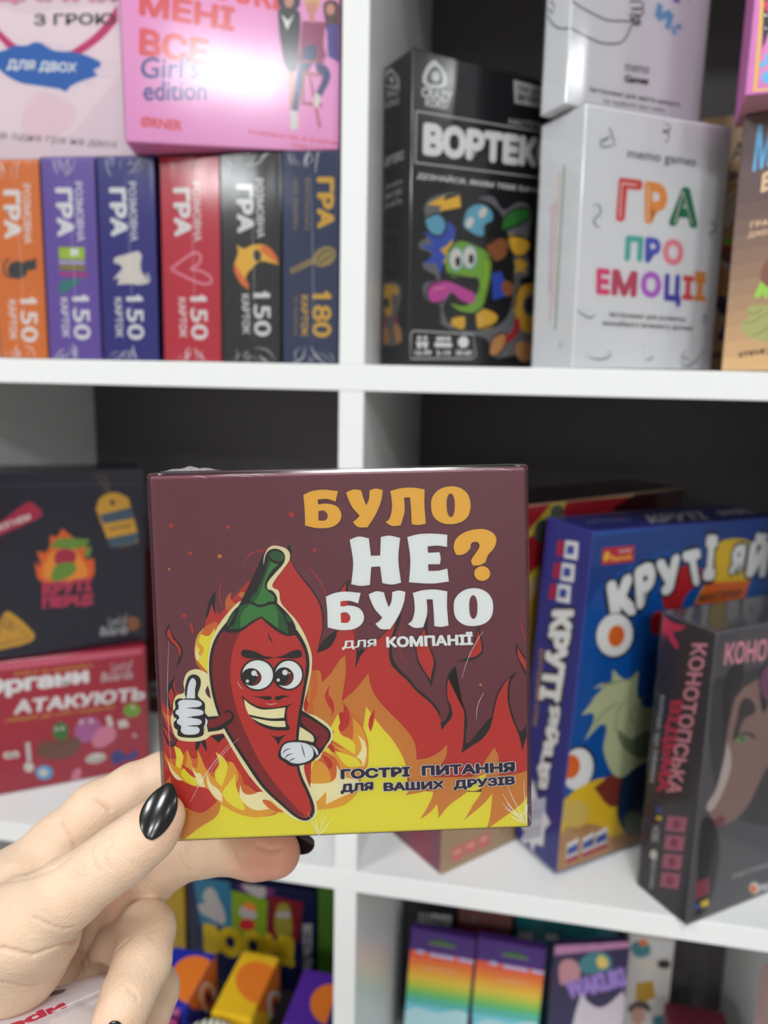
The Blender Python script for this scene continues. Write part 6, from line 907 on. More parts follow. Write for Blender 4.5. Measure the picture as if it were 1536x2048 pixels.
    ('t', 'navyb', 'НАГОДА', [(124.1, 111.1), (143.5, 114.1), (123.5, 114.5)], 0.03, 0, None),
    ('s', 'fireo', [(59.9, 87.4, 1), (64.1, 83.7), (62.4, 97.1, 1), (70.5, 96.4), (73.9, 111.1, 1), (78.3, 109.1), (83.7, 116.2, 1), (91.8, 108.2), (103.7, 97.2), (101.9, 87.1), (109.7, 86.4, 1), (108.5, 69.2), (96.7, 65.2), (65.1, 68.5)], 1),
    ('s', 'firey', [(66.7, 73.4), (70.2, 89.8), (76.4, 96), (88.5, 100), (98.8, 87.3), (103.1, 69.8), (83, 67.5)], 0),
    ('s', 'moss', [(72.1, 100.5, 1), (81.2, 107.3), (96.3, 106.2), (107, 104.6, 1), (100.6, 97.4), (83.9, 97.9)], 1),
    ('s', 'crimson2', [(78.6, 95.8), (92.9, 94.6), (92.6, 84.5), (78.9, 82.3)], 0),
    ('s', 'moss', [(72.5, 69.4, 1), (75.9, 80.9), (85, 85.1), (94.1, 80.9), (90.8, 72.7), (78.5, 68)], 1),
    ('s', 'moss', [(102.1, 93.9), (106.9, 98.6), (105.8, 88.5), (102.7, 88.7)], 0),
    ('t', 'crimson3', 'КРУТІ', [(64.9, 54.6), (107.1, 55.5), (65.4, 67.6)], 0.08, 1, None),
    ('t', 'crimson3', 'ПЕРЦІ', [(64.5, 41.4), (108.3, 40.4), (64.9, 54.1)], 0.08, 0, None),
    ('s', 'mustard', [(19.5, 8.5, 1), (33.7, 42.7), (38.7, 43.7), (56.8, 21.8), (56.5, 14.9), (46.8, 11.2, 1)], 1),
    ('l', 'navyb', 0.94, [(34, 33.4), (37.3, 26.2)], 0, 0),
    ('l', 'navyb', 0.94, [(37.6, 34.6), (40.9, 25.7)], 0, 0),
    ('l', 'navyb', 0.94, [(23.9, 12.1, 1), (34.7, 39.2, 1), (53.7, 17.9, 1), (23.9, 13.8, 1)], 0, 0),
    ('t', 'greyw', 'Lord of', [(121, 17.4), (137.5, 18.8), (121.5, 28.1)], 0, 0, None),
    ('t', 'greyw', 'Boards', [(113.6, 10.3), (138.2, 9.5), (114.6, 19.1)], 0.01, 0, None),
    ('s', 'brownk', [(139.2, 24.9), (147.6, 23.8), (149.2, 14.5), (140.7, 11.9)], 1),
  ],
  'redbox_f': [
    ('s', 'pinkr', [(25.5, 123.2, 1), (154.3, 123.1, 1), (154.1, 117.7, 1), (25.2, 117.9, 1)], 1),
    ('t', 'gold2', 'Бийся та захищайся', [(44.8, 110.5), (110.4, 109.8), (45.1, 115.6)], 0.02, 0, None),
    ('t', 'wht', 'Органи', [(16.7, 91.8), (106.6, 91.7), (16.7, 112.1)], 0.06, 0, None),
    ('t', 'wht', 'АТАКУЮТЬ!', [(42.2, 74.6), (160.4, 70.5), (44, 88.2)], 0.05, 0, None),
    ('t', 'gold2', 'смішно до сліз і корисно', [(35.3, 67.1), (128, 64.7), (35.6, 73.2)], 0.02, 0, None),
    ('t', 'greyw', 'Lord of', [(126, 102.3), (144.7, 103.2), (126.8, 112.9)], 0, 0, None),
    ('t', 'greyw', 'Boards', [(117, 94.6), (145.2, 94), (118.1, 103.9)], 0.01, 0, None),
    ('s', 'green', [(87, 50.8), (86.2, 47.1), (84.1, 44.3), (81.3, 43.1), (78.2, 43.6), (75.5, 45.9), (73.8, 49.3), (73.3, 53.3), (74.1, 57), (76.2, 59.8), (79, 61), (82, 60.5), (84.7, 58.3), (86.5, 54.8)], 1),
    ('s', 'green2', [(151.4, 60.8), (150.5, 57.8), (148.3, 55.8), (145, 54.9), (141.5, 55.6), (138.4, 57.4), (136.3, 60.2), (135.6, 63.4), (136.5, 66.3), (138.7, 68.4), (141.9, 69.2), (145.4, 68.6), (148.6, 66.8), (150.7, 64)], 1),
    ('s', 'offw', [(78.2, 54.2), (78, 53.5), (77.6, 52.9), (77, 52.7), (76.3, 52.8), (75.7, 53.3), (75.3, 54), (75.2, 54.8), (75.4, 55.5), (75.8, 56), (76.4, 56.3), (77.1, 56.2), (77.7, 55.7), (78.1, 55)], 1),
    ('s', 'offw', [(83.3, 54.2), (83.1, 53.5), (82.7, 52.9), (82, 52.7), (81.3, 52.8), (80.7, 53.3), (80.4, 53.9), (80.2, 54.8), (80.4, 55.5), (80.9, 56), (81.5, 56.3), (82.2, 56.2), (82.8, 55.7), (83.2, 55)], 0),
    ('s', 'offw', [(146, 64.5), (145.8, 63.7), (145.4, 63.1), (144.7, 62.9), (144, 63), (143.3, 63.5), (142.9, 64.2), (142.7, 65), (142.9, 65.8), (143.4, 66.3), (144.1, 66.6), (144.8, 66.5), (145.5, 66), (145.9, 65.3)], 0),
    ('s', 'mauve', [(91.6, 49.1), (98.3, 60.6), (109.4, 60.5), (115.5, 52.1), (110.2, 38.4), (94.4, 39.5)], 1),
    ('s', 'pinkp', [(107, 39), (113.8, 48.8), (125, 48.6), (127.9, 37), (116.3, 28.9), (108.3, 31.4)], 1),
    ('s', 'offw', [(100.1, 57.6), (99.9, 56.7), (99.3, 56), (98.6, 55.7), (97.7, 55.9), (97, 56.4), (96.5, 57.3), (96.4, 58.2), (96.6, 59.1), (97.1, 59.8), (97.9, 60.1), (98.7, 59.9), (99.5, 59.4), (100, 58.5)], 1),
    ('s', 'offw', [(108.8, 57), (108.6, 56.1), (108, 55.4), (107.2, 55.1), (106.4, 55.3), (105.6, 55.8), (105.1, 56.7), (105, 57.6), (105.2, 58.5), (105.8, 59.2), (106.5, 59.5), (107.4, 59.3), (108.1, 58.8), (108.6, 57.9)], 0),
    ('s', 'browno', [(60.1, 31.5), (62.2, 43.7), (77.4, 42.7), (94.5, 43.1), (95.6, 31.9), (85.9, 24.7), (69, 26.2)], 1),
    ('s', 'offw', [(119.7, 58.7, 1), (123.8, 60.8, 1), (126.7, 50.2, 1), (121.8, 48.3, 1)], 1),
    ('s', 'offw', [(130.1, 53.3, 1), (138.3, 53.7, 1), (140.5, 45.9, 1), (131.5, 45.6, 1)], 0),
    ('s', 'offw', [(39.9, 35.5), (39.4, 34.1), (38.2, 33.1), (36.5, 32.7), (34.7, 33.1), (33.1, 34.1), (32.1, 35.5), (31.8, 37.1), (32.2, 38.5), (33.4, 39.5), (35.1, 39.9), (36.9, 39.5), (38.5, 38.5), (39.6, 37.1)], 1),
    ('s', 'offw', [(44.9, 35.4), (44.5, 33.9), (43.5, 32.9), (42.2, 32.5), (40.8, 32.7), (39.5, 33.7), (38.7, 35.1), (38.5, 36.7), (38.9, 38.1), (39.8, 39.2), (41.1, 39.6), (42.6, 39.3), (43.8, 38.4), (44.7, 37)], 0),
    ('s', 'charcoal', [(37.7, 35.9), (37.6, 35.3), (37.2, 34.9), (36.7, 34.7), (36.2, 34.8), (35.8, 35.2), (35.5, 35.8), (35.4, 36.4), (35.5, 37), (35.9, 37.4), (36.4, 37.6), (36.9, 37.5), (37.3, 37.1), (37.6, 36.6)], 1),
    ('s', 'charcoal', [(42.1, 35.1), (41.9, 34.5), (41.6, 34.1), (41.1, 33.9), (40.6, 34), (40.1, 34.3), (39.8, 34.9), (39.7, 35.5), (39.9, 36.1), (40.2, 36.5), (40.7, 36.7), (41.2, 36.6), (41.7, 36.3), (42, 35.7)], 0),
    ('s', 'offw', [(56.3, 20.6), (55.8, 18.5), (54.5, 17), (52.8, 16.4), (50.9, 16.8), (49.3, 18.1), (48.3, 20), (48, 22.3), (48.5, 24.4), (49.7, 25.9), (51.4, 26.5), (53.3, 26.1), (54.9, 24.8), (56, 22.8)], 1),
    ('s', 'greyw', [(50.3, 45.9, 1), (54.1, 46.1, 1), (54.6, 27.2, 1), (50.9, 27.1, 1)], 1),
    ('s', 'skyb2', [(71.9, 11.9), (71, 8.9), (68.9, 6.8), (65.9, 6.1), (62.6, 6.7), (59.8, 8.8), (57.9, 11.7), (57.4, 14.9), (58.2, 17.9), (60.3, 20), (63.3, 20.8), (66.5, 20.1), (69.4, 18.2), (71.3, 15.2)], 1),
    ('s', 'offw', [(67.8, 12.8), (67.3, 11.1), (66.1, 10), (64.5, 9.6), (62.8, 9.9), (61.2, 11), (60.2, 12.6), (59.9, 14.4), (60.4, 16.1), (61.5, 17.2), (63.1, 17.6), (64.9, 17.3), (66.4, 16.2), (67.5, 14.6)], 1),
    ('s', 'offw', [(118.7, 19.4), (118.1, 17.1), (115.8, 15.2), (112.2, 14), (108.1, 13.9), (104.3, 14.8), (101.6, 16.5), (100.4, 18.8), (101, 21), (103.2, 23), (106.8, 24.1), (110.8, 24.3), (114.6, 23.4), (117.4, 21.7)], 1),
    ('l', 'grey', 0.65, [(101.5, 20.7), (109.4, 17.2), (117.6, 20.3)], 0, 0),
    ('l', 'grey', 0.65, [(103, 17.6), (111, 15.6), (116.7, 17.7)], 0, 0),
    ('s', 'indigo', [(124.1, 20.9), (130.8, 23.3), (137.2, 16.5), (145.6, 20.5), (146.2, 12.8), (135.3, 11.1), (125.4, 9.4)], 1),
    ('s', 'pinkp', [(88.4, 7.6), (93.3, 12.1), (96.3, 9.7), (93.5, -0.9), (88, -1.6)], 1),
    ('s', 'crimson2', [(141.9, 36.3), (147.8, 37.1), (150.1, 29.1), (143.2, 24.7)], 1),
    ('s', 'offw', [(146.9, 35.4), (146.7, 34.6), (146.2, 34), (145.5, 33.8), (144.8, 33.9), (144.1, 34.4), (143.7, 35.1), (143.6, 36), (143.7, 36.7), (144.2, 37.3), (144.9, 37.5), (145.6, 37.4), (146.3, 36.9), (146.7, 36.2)], 1),
  ],
  'brownbox_f': [
    ('t', 'greyw', 'ГРА', [(1, 26.7), (12.7, 29.5), (1.3, 36.5)], 0.06, 0, None),
    ('t', 'greyw', 'КАРТ', [(1.1, 17.9), (12.4, 20.8), (1.3, 24.5)], 0.06, 0, None),
  ],
  'crew_f': [
    ('s', 'blued', [(0.8, 269.9, 1), (206.9, 277.8, 1), (212.2, 257.2), (71.5, 253.4), (15.8, 234.9), (-1.9, 211.3, 1), (-0.9, 249.1, 1)], 1),
    ('s', 'redc', [(10.5, 261.2, 1), (42.3, 261, 1), (43.7, 248.4, 1), (11.3, 248.4, 1)], 1),
    ('s', 'yel', [(18.3, 253.7), (17.5, 252.1), (16.4, 251.1), (15, 250.7), (13.7, 251.1), (12.7, 252.2), (12.2, 253.8), (12.3, 255.5), (13, 257), (14.2, 258.1), (15.6, 258.5), (16.9, 258.1), (17.9, 257), (18.4, 255.4)], 1),
    ('t', 'yel', 'Ranok', [(20.1, 250.4), (42, 250.5), (19.4, 254.9)], 0.03, 0, None),
    ('t', 'wht', 'РАНОК', [(27.5, 256.1), (40.1, 256.4), (27.1, 258.7)], 0.02, 0, None),
    ('s', 'redd', [(83.8, 206.4, 1), (79.8, 217.8), (92.8, 238.3), (115.6, 239), (123.9, 227.1), (108.2, 217.6), (101.2, 204.4, 1)], 1),
    ('s', 'redd', [(70.3, 194.4), (71.3, 203.8), (80.2, 205.5), (93, 197), (91.3, 186.1), (76.2, 186.7)], 1),
    ('s', 'yel2', [(136, 231.6, 1), (132.5, 243.1), (135.9, 255.3), (149.4, 258.6), (173.1, 255.5), (193.2, 244), (182.5, 215.7, 1), (179.7, 204.1, 1), (117.4, 206.1, 1), (123.7, 218.7)], 1),
    ('s', 'ora2', [(128.6, 223.9, 1), (183.6, 219.9, 1), (179.7, 204.1, 1), (117.4, 206.1, 1)], 0),
    ('t', 'blackc', 'МАКСТРУКИ', [(122.8, 208.3), (173.5, 207.8), (122.1, 214.7)], 0.03, 1, None),
    ('t', 'wht', 'К', [(28.7, 201.7), (55.4, 207.1), (17.5, 234.8)], 0.09, 1, ('blackc', 0.17)),
    ('t', 'wht', 'Р', [(53.4, 208.7), (73.8, 215.8), (44.7, 242.5)], 0.09, 1, ('blackc', 0.17)),
    ('t', 'wht', 'У', [(75.4, 216.9), (101.8, 221), (66.3, 247.2)], 0.09, 1, ('blackc', 0.17)),
    ('t', 'wht', 'Т', [(107.5, 221.1), (127.7, 223.3), (94.3, 251.6)], 0.09, 1, ('blackc', 0.17)),
    ('t', 'wht', 'І', [(123.2, 225.8), (137.4, 224.7), (120.2, 264)], 0.09, 1, ('blackc', 0.17)),
    ('t', 'wht', 'Я', [(154, 228.5), (171.2, 227), (154.6, 254)], 0.09, 1, ('blackc', 0.17)),
    ('t', 'wht', 'Й', [(176.3, 223.6), (203.2, 221), (175.7, 262.5)], 0.09, 1, ('blackc', 0.17)),
    ('t', 'wht', 'Ц', [(208.6, 217.5), (232.2, 215.2), (204.9, 250.4)], 0.09, 1, ('blackc', 0.17)),
    ('s', 'blackc', [(54.7, 185.7), (53.1, 180.4), (49.5, 176.2), (44.4, 173.6), (38.2, 172.8), (31.6, 173.9), (25.3, 176.7), (19.8, 181), (15.8, 186.2), (13.4, 191.9), (13.1, 197.6), (14.7, 202.7), (18, 206.8), (22.9, 209.4), (28.9, 210.3), (35.4, 209.5), (41.7, 206.9), (47.4, 202.8), (51.7, 197.5), (54.2, 191.6)], 1),
    ('s', 'wht', [(52.3, 186.7), (50.8, 181.8), (47.5, 177.9), (42.8, 175.5), (37.1, 174.7), (31.1, 175.7), (25.3, 178.3), (20.4, 182.2), (16.7, 187), (14.5, 192.3), (14.2, 197.6), (15.7, 202.3), (18.8, 206.1), (23.3, 208.6), (28.7, 209.5), (34.6, 208.7), (40.5, 206.3), (45.6, 202.5), (49.5, 197.6), (51.8, 192.2)], 1),
    ('s', 'ora2', [(43.3, 188.8), (42.1, 185.3), (39.4, 183.1), (35.8, 182.4), (32, 183.6), (28.8, 186.2), (26.8, 189.8), (26.4, 193.6), (27.6, 197), (30.2, 199.2), (33.8, 199.9), (37.5, 198.8), (40.8, 196.3), (42.9, 192.7)], 1),
    ('s', 'blackc', [(29.5, 80.6), (28, 75.2), (25, 71.1), (20.6, 68.6), (15.5, 67.9), (10, 69.2), (4.8, 72.3), (0.3, 76.8), (-3, 82.3), (-4.8, 88.3), (-5, 94.1), (-3.5, 99.3), (-0.6, 103.3), (3.6, 105.9), (8.6, 106.6), (14, 105.5), (19.2, 102.6), (23.8, 98.2), (27.3, 92.7), (29.2, 86.6)], 1),
    ('s', 'wht', [(27.4, 80.2), (26, 75.2), (23.1, 71.3), (19, 69), (14.2, 68.4), (9, 69.7), (4.1, 72.6), (-0.1, 76.8), (-3.2, 82), (-4.9, 87.5), (-5.1, 93), (-3.7, 97.9), (-0.9, 101.7), (3, 104), (7.7, 104.7), (12.8, 103.6), (17.7, 100.9), (22, 96.8), (25.3, 91.6), (27.1, 85.9)], 1),
    ('s', 'ora2', [(13.1, 86.6), (11.7, 82.7), (8.6, 80.4), (4.4, 80.1), (0.1, 81.8), (-3.5, 85.3), (-5.8, 89.7), (-6.3, 94.2), (-4.8, 98), (-1.8, 100.4), (2.2, 100.8), (6.5, 99.1), (10.2, 95.7), (12.6, 91.3)], 1),
    ('s', 'yel2', [(-1, 61.9, 1), (11, 68.8), (37.2, 72.5), (61.6, 62.4), (89, 25.5), (92.1, 7.1), (1.8, -4.2, 1)], 1),
    ('s', 'sand', [(1.8, -4.2, 1), (1.6, 33), (10.4, 38.7), (41.1, 30.1), (58.9, 14.5), (90.5, 16.3), (105.4, -5.7, 1)], 1),
    ('s', 'sandl', [(29.1, 43.8), (28.4, 38.6), (24.8, 35.3), (19, 34.5), (12.3, 36.4), (6, 40.5), (1.3, 46), (-0.8, 51.9), (-0.1, 56.9), (3.4, 60.1), (8.9, 61), (15.5, 59.3), (21.9, 55.3), (26.8, 49.8)], 1),
    ('s', 'redd2', [(30.8, 65.9, 1), (54.9, 72.3), (64.4, 44.9), (51.7, 44)], 1),
    ('s', 'hen', [(8.1, 132, 1), (19.4, 143.2), (13.9, 140.4, 1), (27.4, 153.3), (15.8, 151.5, 1), (34.5, 154), (35.3, 164.3, 1), (51.9, 153), (63.5, 158.9, 1), (67.7, 134.5), (80.4, 136.2, 1), (71.1, 129.9), (88.1, 122.7, 1), (93, 80.2), (71.4, 66.3, 1), (52.6, 70.8), (36, 96.9), (33.8, 119.2), (14.8, 109.4, 1), (21.4, 129.4)], 1),
    ('s', 'hens', [(48.8, 110.2), (65.7, 100.6), (86.3, 102.5), (90.2, 80.8), (68.1, 85.7)], 1),
    ('s', 'navyd2', [(60.9, 66.7, 1), (80.5, 74.6), (97, 72.9), (102.1, 13.1), (80.7, 10.4), (61.1, 33.1)], 1),
    ('s', 'hens', [(93, 17.8), (92.7, 13.2), (90.2, 10), (86, 9.1), (81, 10.6), (76.1, 14.1), (72.3, 18.9), (70.4, 24.1), (70.7, 28.7), (73.2, 31.7), (77.3, 32.7), (82.2, 31.4), (87.2, 28), (91, 23.1)], 1),
    ('l', 'hens', 1.1, [(54.6, 136.9), (46.2, 126.6), (46.2, 110.7)], 0, 0),
    ('l', 'hens', 1.1, [(65.7, 130.9), (62.5, 119.5), (69.2, 110.1)], 0, 0),
    ('l', 'hens', 1.1, [(44.9, 134.7), (31, 129.5), (22.9, 119.4)], 0, 0),
    ('s', 'wht', [(9, 22.6, 1), (20.2, 25.2, 1), (22.3, 10.3, 1), (9.8, 9.5, 1)], 1),
    ('s', 'royal2', [(10, 18.6, 1), (20.4, 20.5, 1), (21.5, 12.7, 1), (10.4, 11.8, 1)], 1),
    ('s', 'crimson2', [(10.3, 8.9, 1), (22.4, 9.9, 1), (23, 5.5, 1), (10.4, 5.2, 1)], 0),
    ('s', 'wht', [(25.2, 23.1, 1), (36.7, 25.7, 1), (38.9, 10.7, 1), (26.1, 9.8, 1)], 1),
    ('s', 'royal2', [(26.3, 19, 1), (36.9, 21, 1), (38.1, 13, 1), (26.7, 12.2, 1)], 0),
    ('s', 'crimson2', [(26.7, 9.2, 1), (39, 10.2, 1), (39.7, 5.8, 1), (26.7, 5.4, 1)], 0),
    ('s', 'wht', [(39, 24, 1), (50.8, 26.6, 1), (53.1, 11.4, 1), (40, 10.6, 1)], 1),
    ('s', 'royal2', [(40.1, 19.8, 1), (51, 21.8, 1), (52.2, 13.8, 1), (40.6, 12.9, 1)], 0),
    ('s', 'crimson2', [(40.6, 10, 1), (53.2, 10.9, 1), (53.9, 6.4, 1), (40.6, 6.1, 1)], 0),
  ],
  'crew_l': [
    ('s', 'wht', [(22.6, 261.2, 1), (36.1, 263, 1), (36.9, 249.6, 1), (22.6, 247.6, 1)], 1),
    ('s', 'royal2', [(25.1, 258.2, 1), (32.5, 259.1, 1), (32.5, 252.6, 1), (24.6, 251.2, 1)], 1),
    ('s', 'crimson2', [(14.6, 259.6, 1), (21.2, 260.4, 1), (21, 248.1, 1), (13.7, 247.7, 1)], 0),
    ('s', 'wht', [(21.4, 243.7, 1), (35, 245.9, 1), (35.8, 232.4, 1), (21.4, 229.9, 1)], 1),
    ('s', 'royal2', [(23.9, 240.7, 1), (31.4, 241.9, 1), (31.4, 235.2, 1), (23.4, 233.7, 1)], 0),
    ('s', 'crimson2', [(13.3, 241.8, 1), (20, 242.9, 1), (19.7, 230.4, 1), (12.4, 229.7, 1)], 0),
    ('s', 'wht', [(19.5, 226.6, 1), (33.3, 229.3, 1), (34.1, 215.6, 1), (19.5, 212.7, 1)], 1),
    ('s', 'royal2', [(22.1, 223.7, 1), (29.6, 225.1, 1), (29.6, 218.3, 1), (21.6, 216.5, 1)], 0),
    ('s', 'crimson2', [(11.3, 224.6, 1), (18.1, 225.8, 1), (17.8, 213.1, 1), (10.4, 212.2, 1)], 0),
    ('t', 'wht', 'КРУТІ', [(15.8, 204.9), (10.5, 128), (40, 213)], 0.08, 1, ('blackc', 0.17)),
    ('t', 'wht', 'ЯЙЦЯ', [(22.4, 129.4), (16.4, 54.2), (39.9, 137.5)], 0.08, 0, ('blackc', 0.17)),
    ('t', 'gold2', 'КРУТЕЗНИЙ КЛАК', [(6.2, 168.8), (7.7, 103.4), (12.6, 171.3)], 0.02, 0, None),
    ('s', 'wht', [(13.9, 61.2, 1), (21.8, 46.9, 1), (30.7, 54.3, 1), (31.1, 42.2, 1), (38.9, 36.7, 1), (33.3, 26.9, 1), (34, 12.7, 1), (24.5, 8.5, 1), (22.9, -1.1, 1), (17.4, 6, 1), (5.4, -6.3, 1), (10.8, 10.3, 1), (5.7, 13.6, 1), (12.9, 26.8, 1), (9.8, 37.7, 1)], 1),
    ('t', 'royal2', 'НОВА ГРА', [(26.3, 51.7), (25.2, 15.4), (29.4, 53.5)], 0.03, 1, None),
    ('t', 'royal2', 'НОВА ГРА', [(21.6, 47.9), (20.5, 11.3), (24.8, 49.8)], 0.03, 0, None),
    ('t', 'royal2', 'НОВА ГРА', [(17, 44.1), (15.8, 7.1), (20.2, 46)], 0.03, 0, None),
    ('t', 'royal2', 'НОВА ГРА', [(12.2, 40.2), (10.9, 2.8), (15.5, 42.1)], 0.03, 0, None),
  ],
  'crew_t': [
    ('t', 'wht', 'КРУТІ', [(69.7, 11.5), (134.9, 10.2), (88, 35)], 0.04, 0, None),
    ('t', 'wht', 'ЯЙЦЯ', [(156.8, 14.5), (239.7, 15.2), (169.3, 35.7)], 0.04, 0, None),
    ('t', 'lav', 'КРУТІ ЯЙЦЯ', [(18.2, 24.9), (63, 25.4), (25, 32.1)], 0.01, 0, None),
  ],
  'witch_f': [
    ('s', 'grey6', [(0.8, 183.2), (21.7, 186.5), (55.6, 184.6), (116.3, 68.4), (76.5, 59), (21.8, 91.7)], 1),
    ('s', 'hairg', [(11.6, 178, 1), (16.3, 192.5), (30, 192), (26.7, 168.6), (18.6, 145.8), (20.3, 110.1, 1)], 1),
    ('s', 'face', [(24.3, 169, 1), (37, 177.2), (70.5, 178.6), (105.1, 128.6), (68.3, 108.3), (47.7, 77.8), (22.1, 73.3), (8, 91.5, 1), (19.6, 106.6), (20.7, 131.3), (21.6, 148.7)], 1),
    ('s', 'facel', [(8, 91.5), (15.6, 102.2), (21.2, 127.7), (22.3, 136.3), (28.6, 117.1), (21.2, 95.4), (13.2, 86.5)], 1),
    ('s', 'hairg2', [(33.9, 167.3), (47.5, 156.1), (36.4, 151.1), (28.9, 138.4), (29.1, 152.5)], 1),
    ('l', 'blackc', 1.68, [(26.8, 137.1), (33.3, 140.2), (43, 139.1), (51, 133.9)], 0, 0),
    ('s', 'eyeg', [(30.4, 136.4), (35.9, 138.8), (42.2, 136.6), (36.7, 133.6)], 1),
    ('s', 'blackc', [(38.7, 136.1), (38.6, 135.6), (38.2, 135.2), (37.6, 135.1), (36.8, 135.3), (36.1, 135.6), (35.5, 136.2), (35.3, 136.8), (35.4, 137.3), (35.8, 137.7), (36.4, 137.8), (37.2, 137.6), (37.9, 137.2), (38.4, 136.7)], 1),
    ('s', 'lip', [(11, 78.1, 1), (18.8, 79.7), (25.9, 79.7), (29, 74.3), (19.9, 72)], 1),
    ('s', 'hairg', [(45.3, 184.5, 1), (54.4, 191.7), (59.8, 159.1), (55.3, 152.8)], 1),
    ('s', 'blackk', [(7.2, 29.3, 1), (3.9, 70.8), (9, 84), (23.2, 65.6), (27.1, 38.4), (19.7, 6.3), (8.2, 4.4, 1)], 1),
    ('s', 'pinkfog', [(48.6, 178.7), (55, 188.1), (70.2, 180.5), (69.2, 157.4), (55.9, 163.4)], 1),
    ('t', 'rose2', 'КОНОТОПСЬКА', [(10.1, 195.3), (124.8, 187.4), (9.9, 211.6)], 0.03, 1, None),
    ('t', 'grey5', 'ІЛЮСТРОВАНА ГРА', [(43.7, 23.9), (103, 22.2), (43.1, 27.5)], 0.01, 0, None),
    ('s', 'offw', [(75.8, 6.6), (75.6, 4.4), (74.3, 3.1), (72, 2.7), (69.4, 3.6), (66.9, 5.4), (64.9, 7.8), (64, 10.3), (64.2, 12.4), (65.5, 13.8), (67.7, 14.1), (70.3, 13.3), (72.9, 11.6), (74.8, 9.2)], 1),
    ('s', 'ora', [(72.4, 6.9), (72.3, 5.4), (71.5, 4.4), (70.1, 4.1), (68.4, 4.6), (66.8, 5.8), (65.5, 7.5), (64.9, 9.2), (65, 10.7), (65.8, 11.7), (67.2, 12), (68.9, 11.4), (70.5, 10.3), (71.8, 8.6)], 1),
    ('t', 'wht', 'FEDORCHENKO', [(77.2, 2.8), (138.3, -4.6), (76.2, 9.1)], 0.03, 0, None),
    ('s', 'crim4', [(6, 32.9, 1), (18.3, 32.9, 1), (20.7, 20, 1), (7.9, 18.2, 1)], 1),
    ('s', 'royal2', [(7.2, 14.3, 1), (12, 14.1, 1), (12.5, 9.9, 1), (7.3, 10.3, 1)], 0),
    ('s', 'yel2', [(12.9, 15.1, 1), (20.8, 14.7, 1), (21.5, 9.1, 1), (13.5, 10.1, 1)], 0),
  ],
  'witch_l': [
    ('t', 'rose2', 'КОНОТОПСЬКА', [(27.9, 205.8), (18.1, 88.3), (41, 210.3)], 0.03, 1, None),
    ('s', 'crimd', [(-3, 218.7, 1), (-0.4, 218.2), (6.7, 215.6), (16.5, 215.4), (22.7, 216.8, 1), (15.5, 210.5), (10.8, 208.3), (16.7, 200.3), (15.4, 197.2), (8.3, 201.4), (4.6, 204.2), (0.9, 192, 1), (2, 204.7), (-2.5, 207.3)], 0),
    ('t', 'crimd', 'ВІДЬМА', [(12.6, 157.4), (7.3, 83.1), (25.1, 162.7)], 0.04, 0, None),
    ('t', 'greyw', 'колода, що оживає', [(4.1, 157.3), (1.5, 87.3), (8.6, 159.1)], 0, 0, None),
    ('s', 'rose3', [(21.7, 71.5, 1), (39, 80.2, 1), (38.3, 68.1, 1), (20.9, 59.3, 1)], 0),
    ('s', 'crim4', [(33.2, 71.6), (33.1, 69.9), (32.4, 68.2), (31.1, 66.7), (29.7, 65.9), (28.3, 65.7), (27.3, 66.4), (26.8, 67.7), (26.9, 69.4), (27.7, 71.2), (28.9, 72.6), (30.3, 73.5), (31.7, 73.6), (32.8, 72.9)], 1),
    ('s', 'rose3', [(21.7, 56.3, 1), (38.7, 65.3, 1), (38, 53.1, 1), (20.8, 44, 1)], 0),
    ('s', 'crim4', [(33.1, 56.6), (32.9, 54.9), (32.2, 53.2), (31, 51.7), (29.5, 50.7), (28.1, 50.6), (27.1, 51.2), (26.6, 52.5), (26.7, 54.3), (27.5, 56.1), (28.7, 57.6), (30.2, 58.5), (31.5, 58.6), (32.6, 58)], 0),
    ('s', 'rose3', [(21.6, 41, 1), (38.3, 50.3, 1), (37.7, 37.9, 1), (20.8, 28.5, 1)], 0),
    ('s', 'crim4', [(32.9, 41.5), (32.8, 39.8), (32, 38), (30.8, 36.4), (29.3, 35.4), (27.9, 35.2), (26.8, 35.9), (26.3, 37.2), (26.5, 39), (27.3, 40.8), (28.5, 42.3), (30, 43.3), (31.4, 43.5), (32.4, 42.8)], 0),
    ('s', 'rose3', [(21.6, 25.6, 1), (38, 35.1, 1), (37.3, 22.5, 1), (20.8, 12.9, 1)], 0),
    ('s', 'crim4', [(32.7, 26.2), (32.6, 24.4), (31.8, 22.6), (30.6, 21), (29.1, 20), (27.7, 19.7), (26.6, 20.3), (26.1, 21.7), (26.3, 23.5), (27.1, 25.3), (28.3, 26.9), (29.8, 27.9), (31.2, 28.1), (32.2, 27.5)], 0),
    ('t', 'greyw', 'Fedorchenko', [(11.2, 29.4), (11.2, 4.6), (16.4, 32.8)], 0, 0, None),
    ('s', 'offw', [(15.8, 36.3), (15.6, 34.5), (14.8, 32.6), (13.5, 31), (11.9, 30), (10.4, 29.8), (9.3, 30.4), (8.8, 31.8), (9, 33.6), (9.8, 35.5), (11.1, 37.1), (12.7, 38.1), (14.1, 38.3), (15.2, 37.6)], 1),
    ('s', 'royal2', [(10.2, 72.4, 1), (15.7, 74.8, 1), (15.7, 70.8, 1), (10, 68.4, 1)], 0),
    ('s', 'yel2', [(11.7, 65.6, 1), (16.5, 68, 1), (16.4, 64.6, 1), (11.2, 62.2, 1)], 0),
    ('t', 'greyw', 'НОВЕ', [(8.7, 55.1), (9, 42.7), (15.2, 59.1)], 0.02, 0, None),
  ],
  'tanbox_f': [
    ('s', 'rosep', [(10.5, 18.4, 1), (22.3, 18.2, 1), (22.9, 6.7, 1), (11.1, 6.5, 1)], 0),
    ('s', 'peach', [(12.6, 15.8, 1), (19.8, 15.7, 1), (20, 11.3, 1), (12.9, 11.3, 1)], 1),
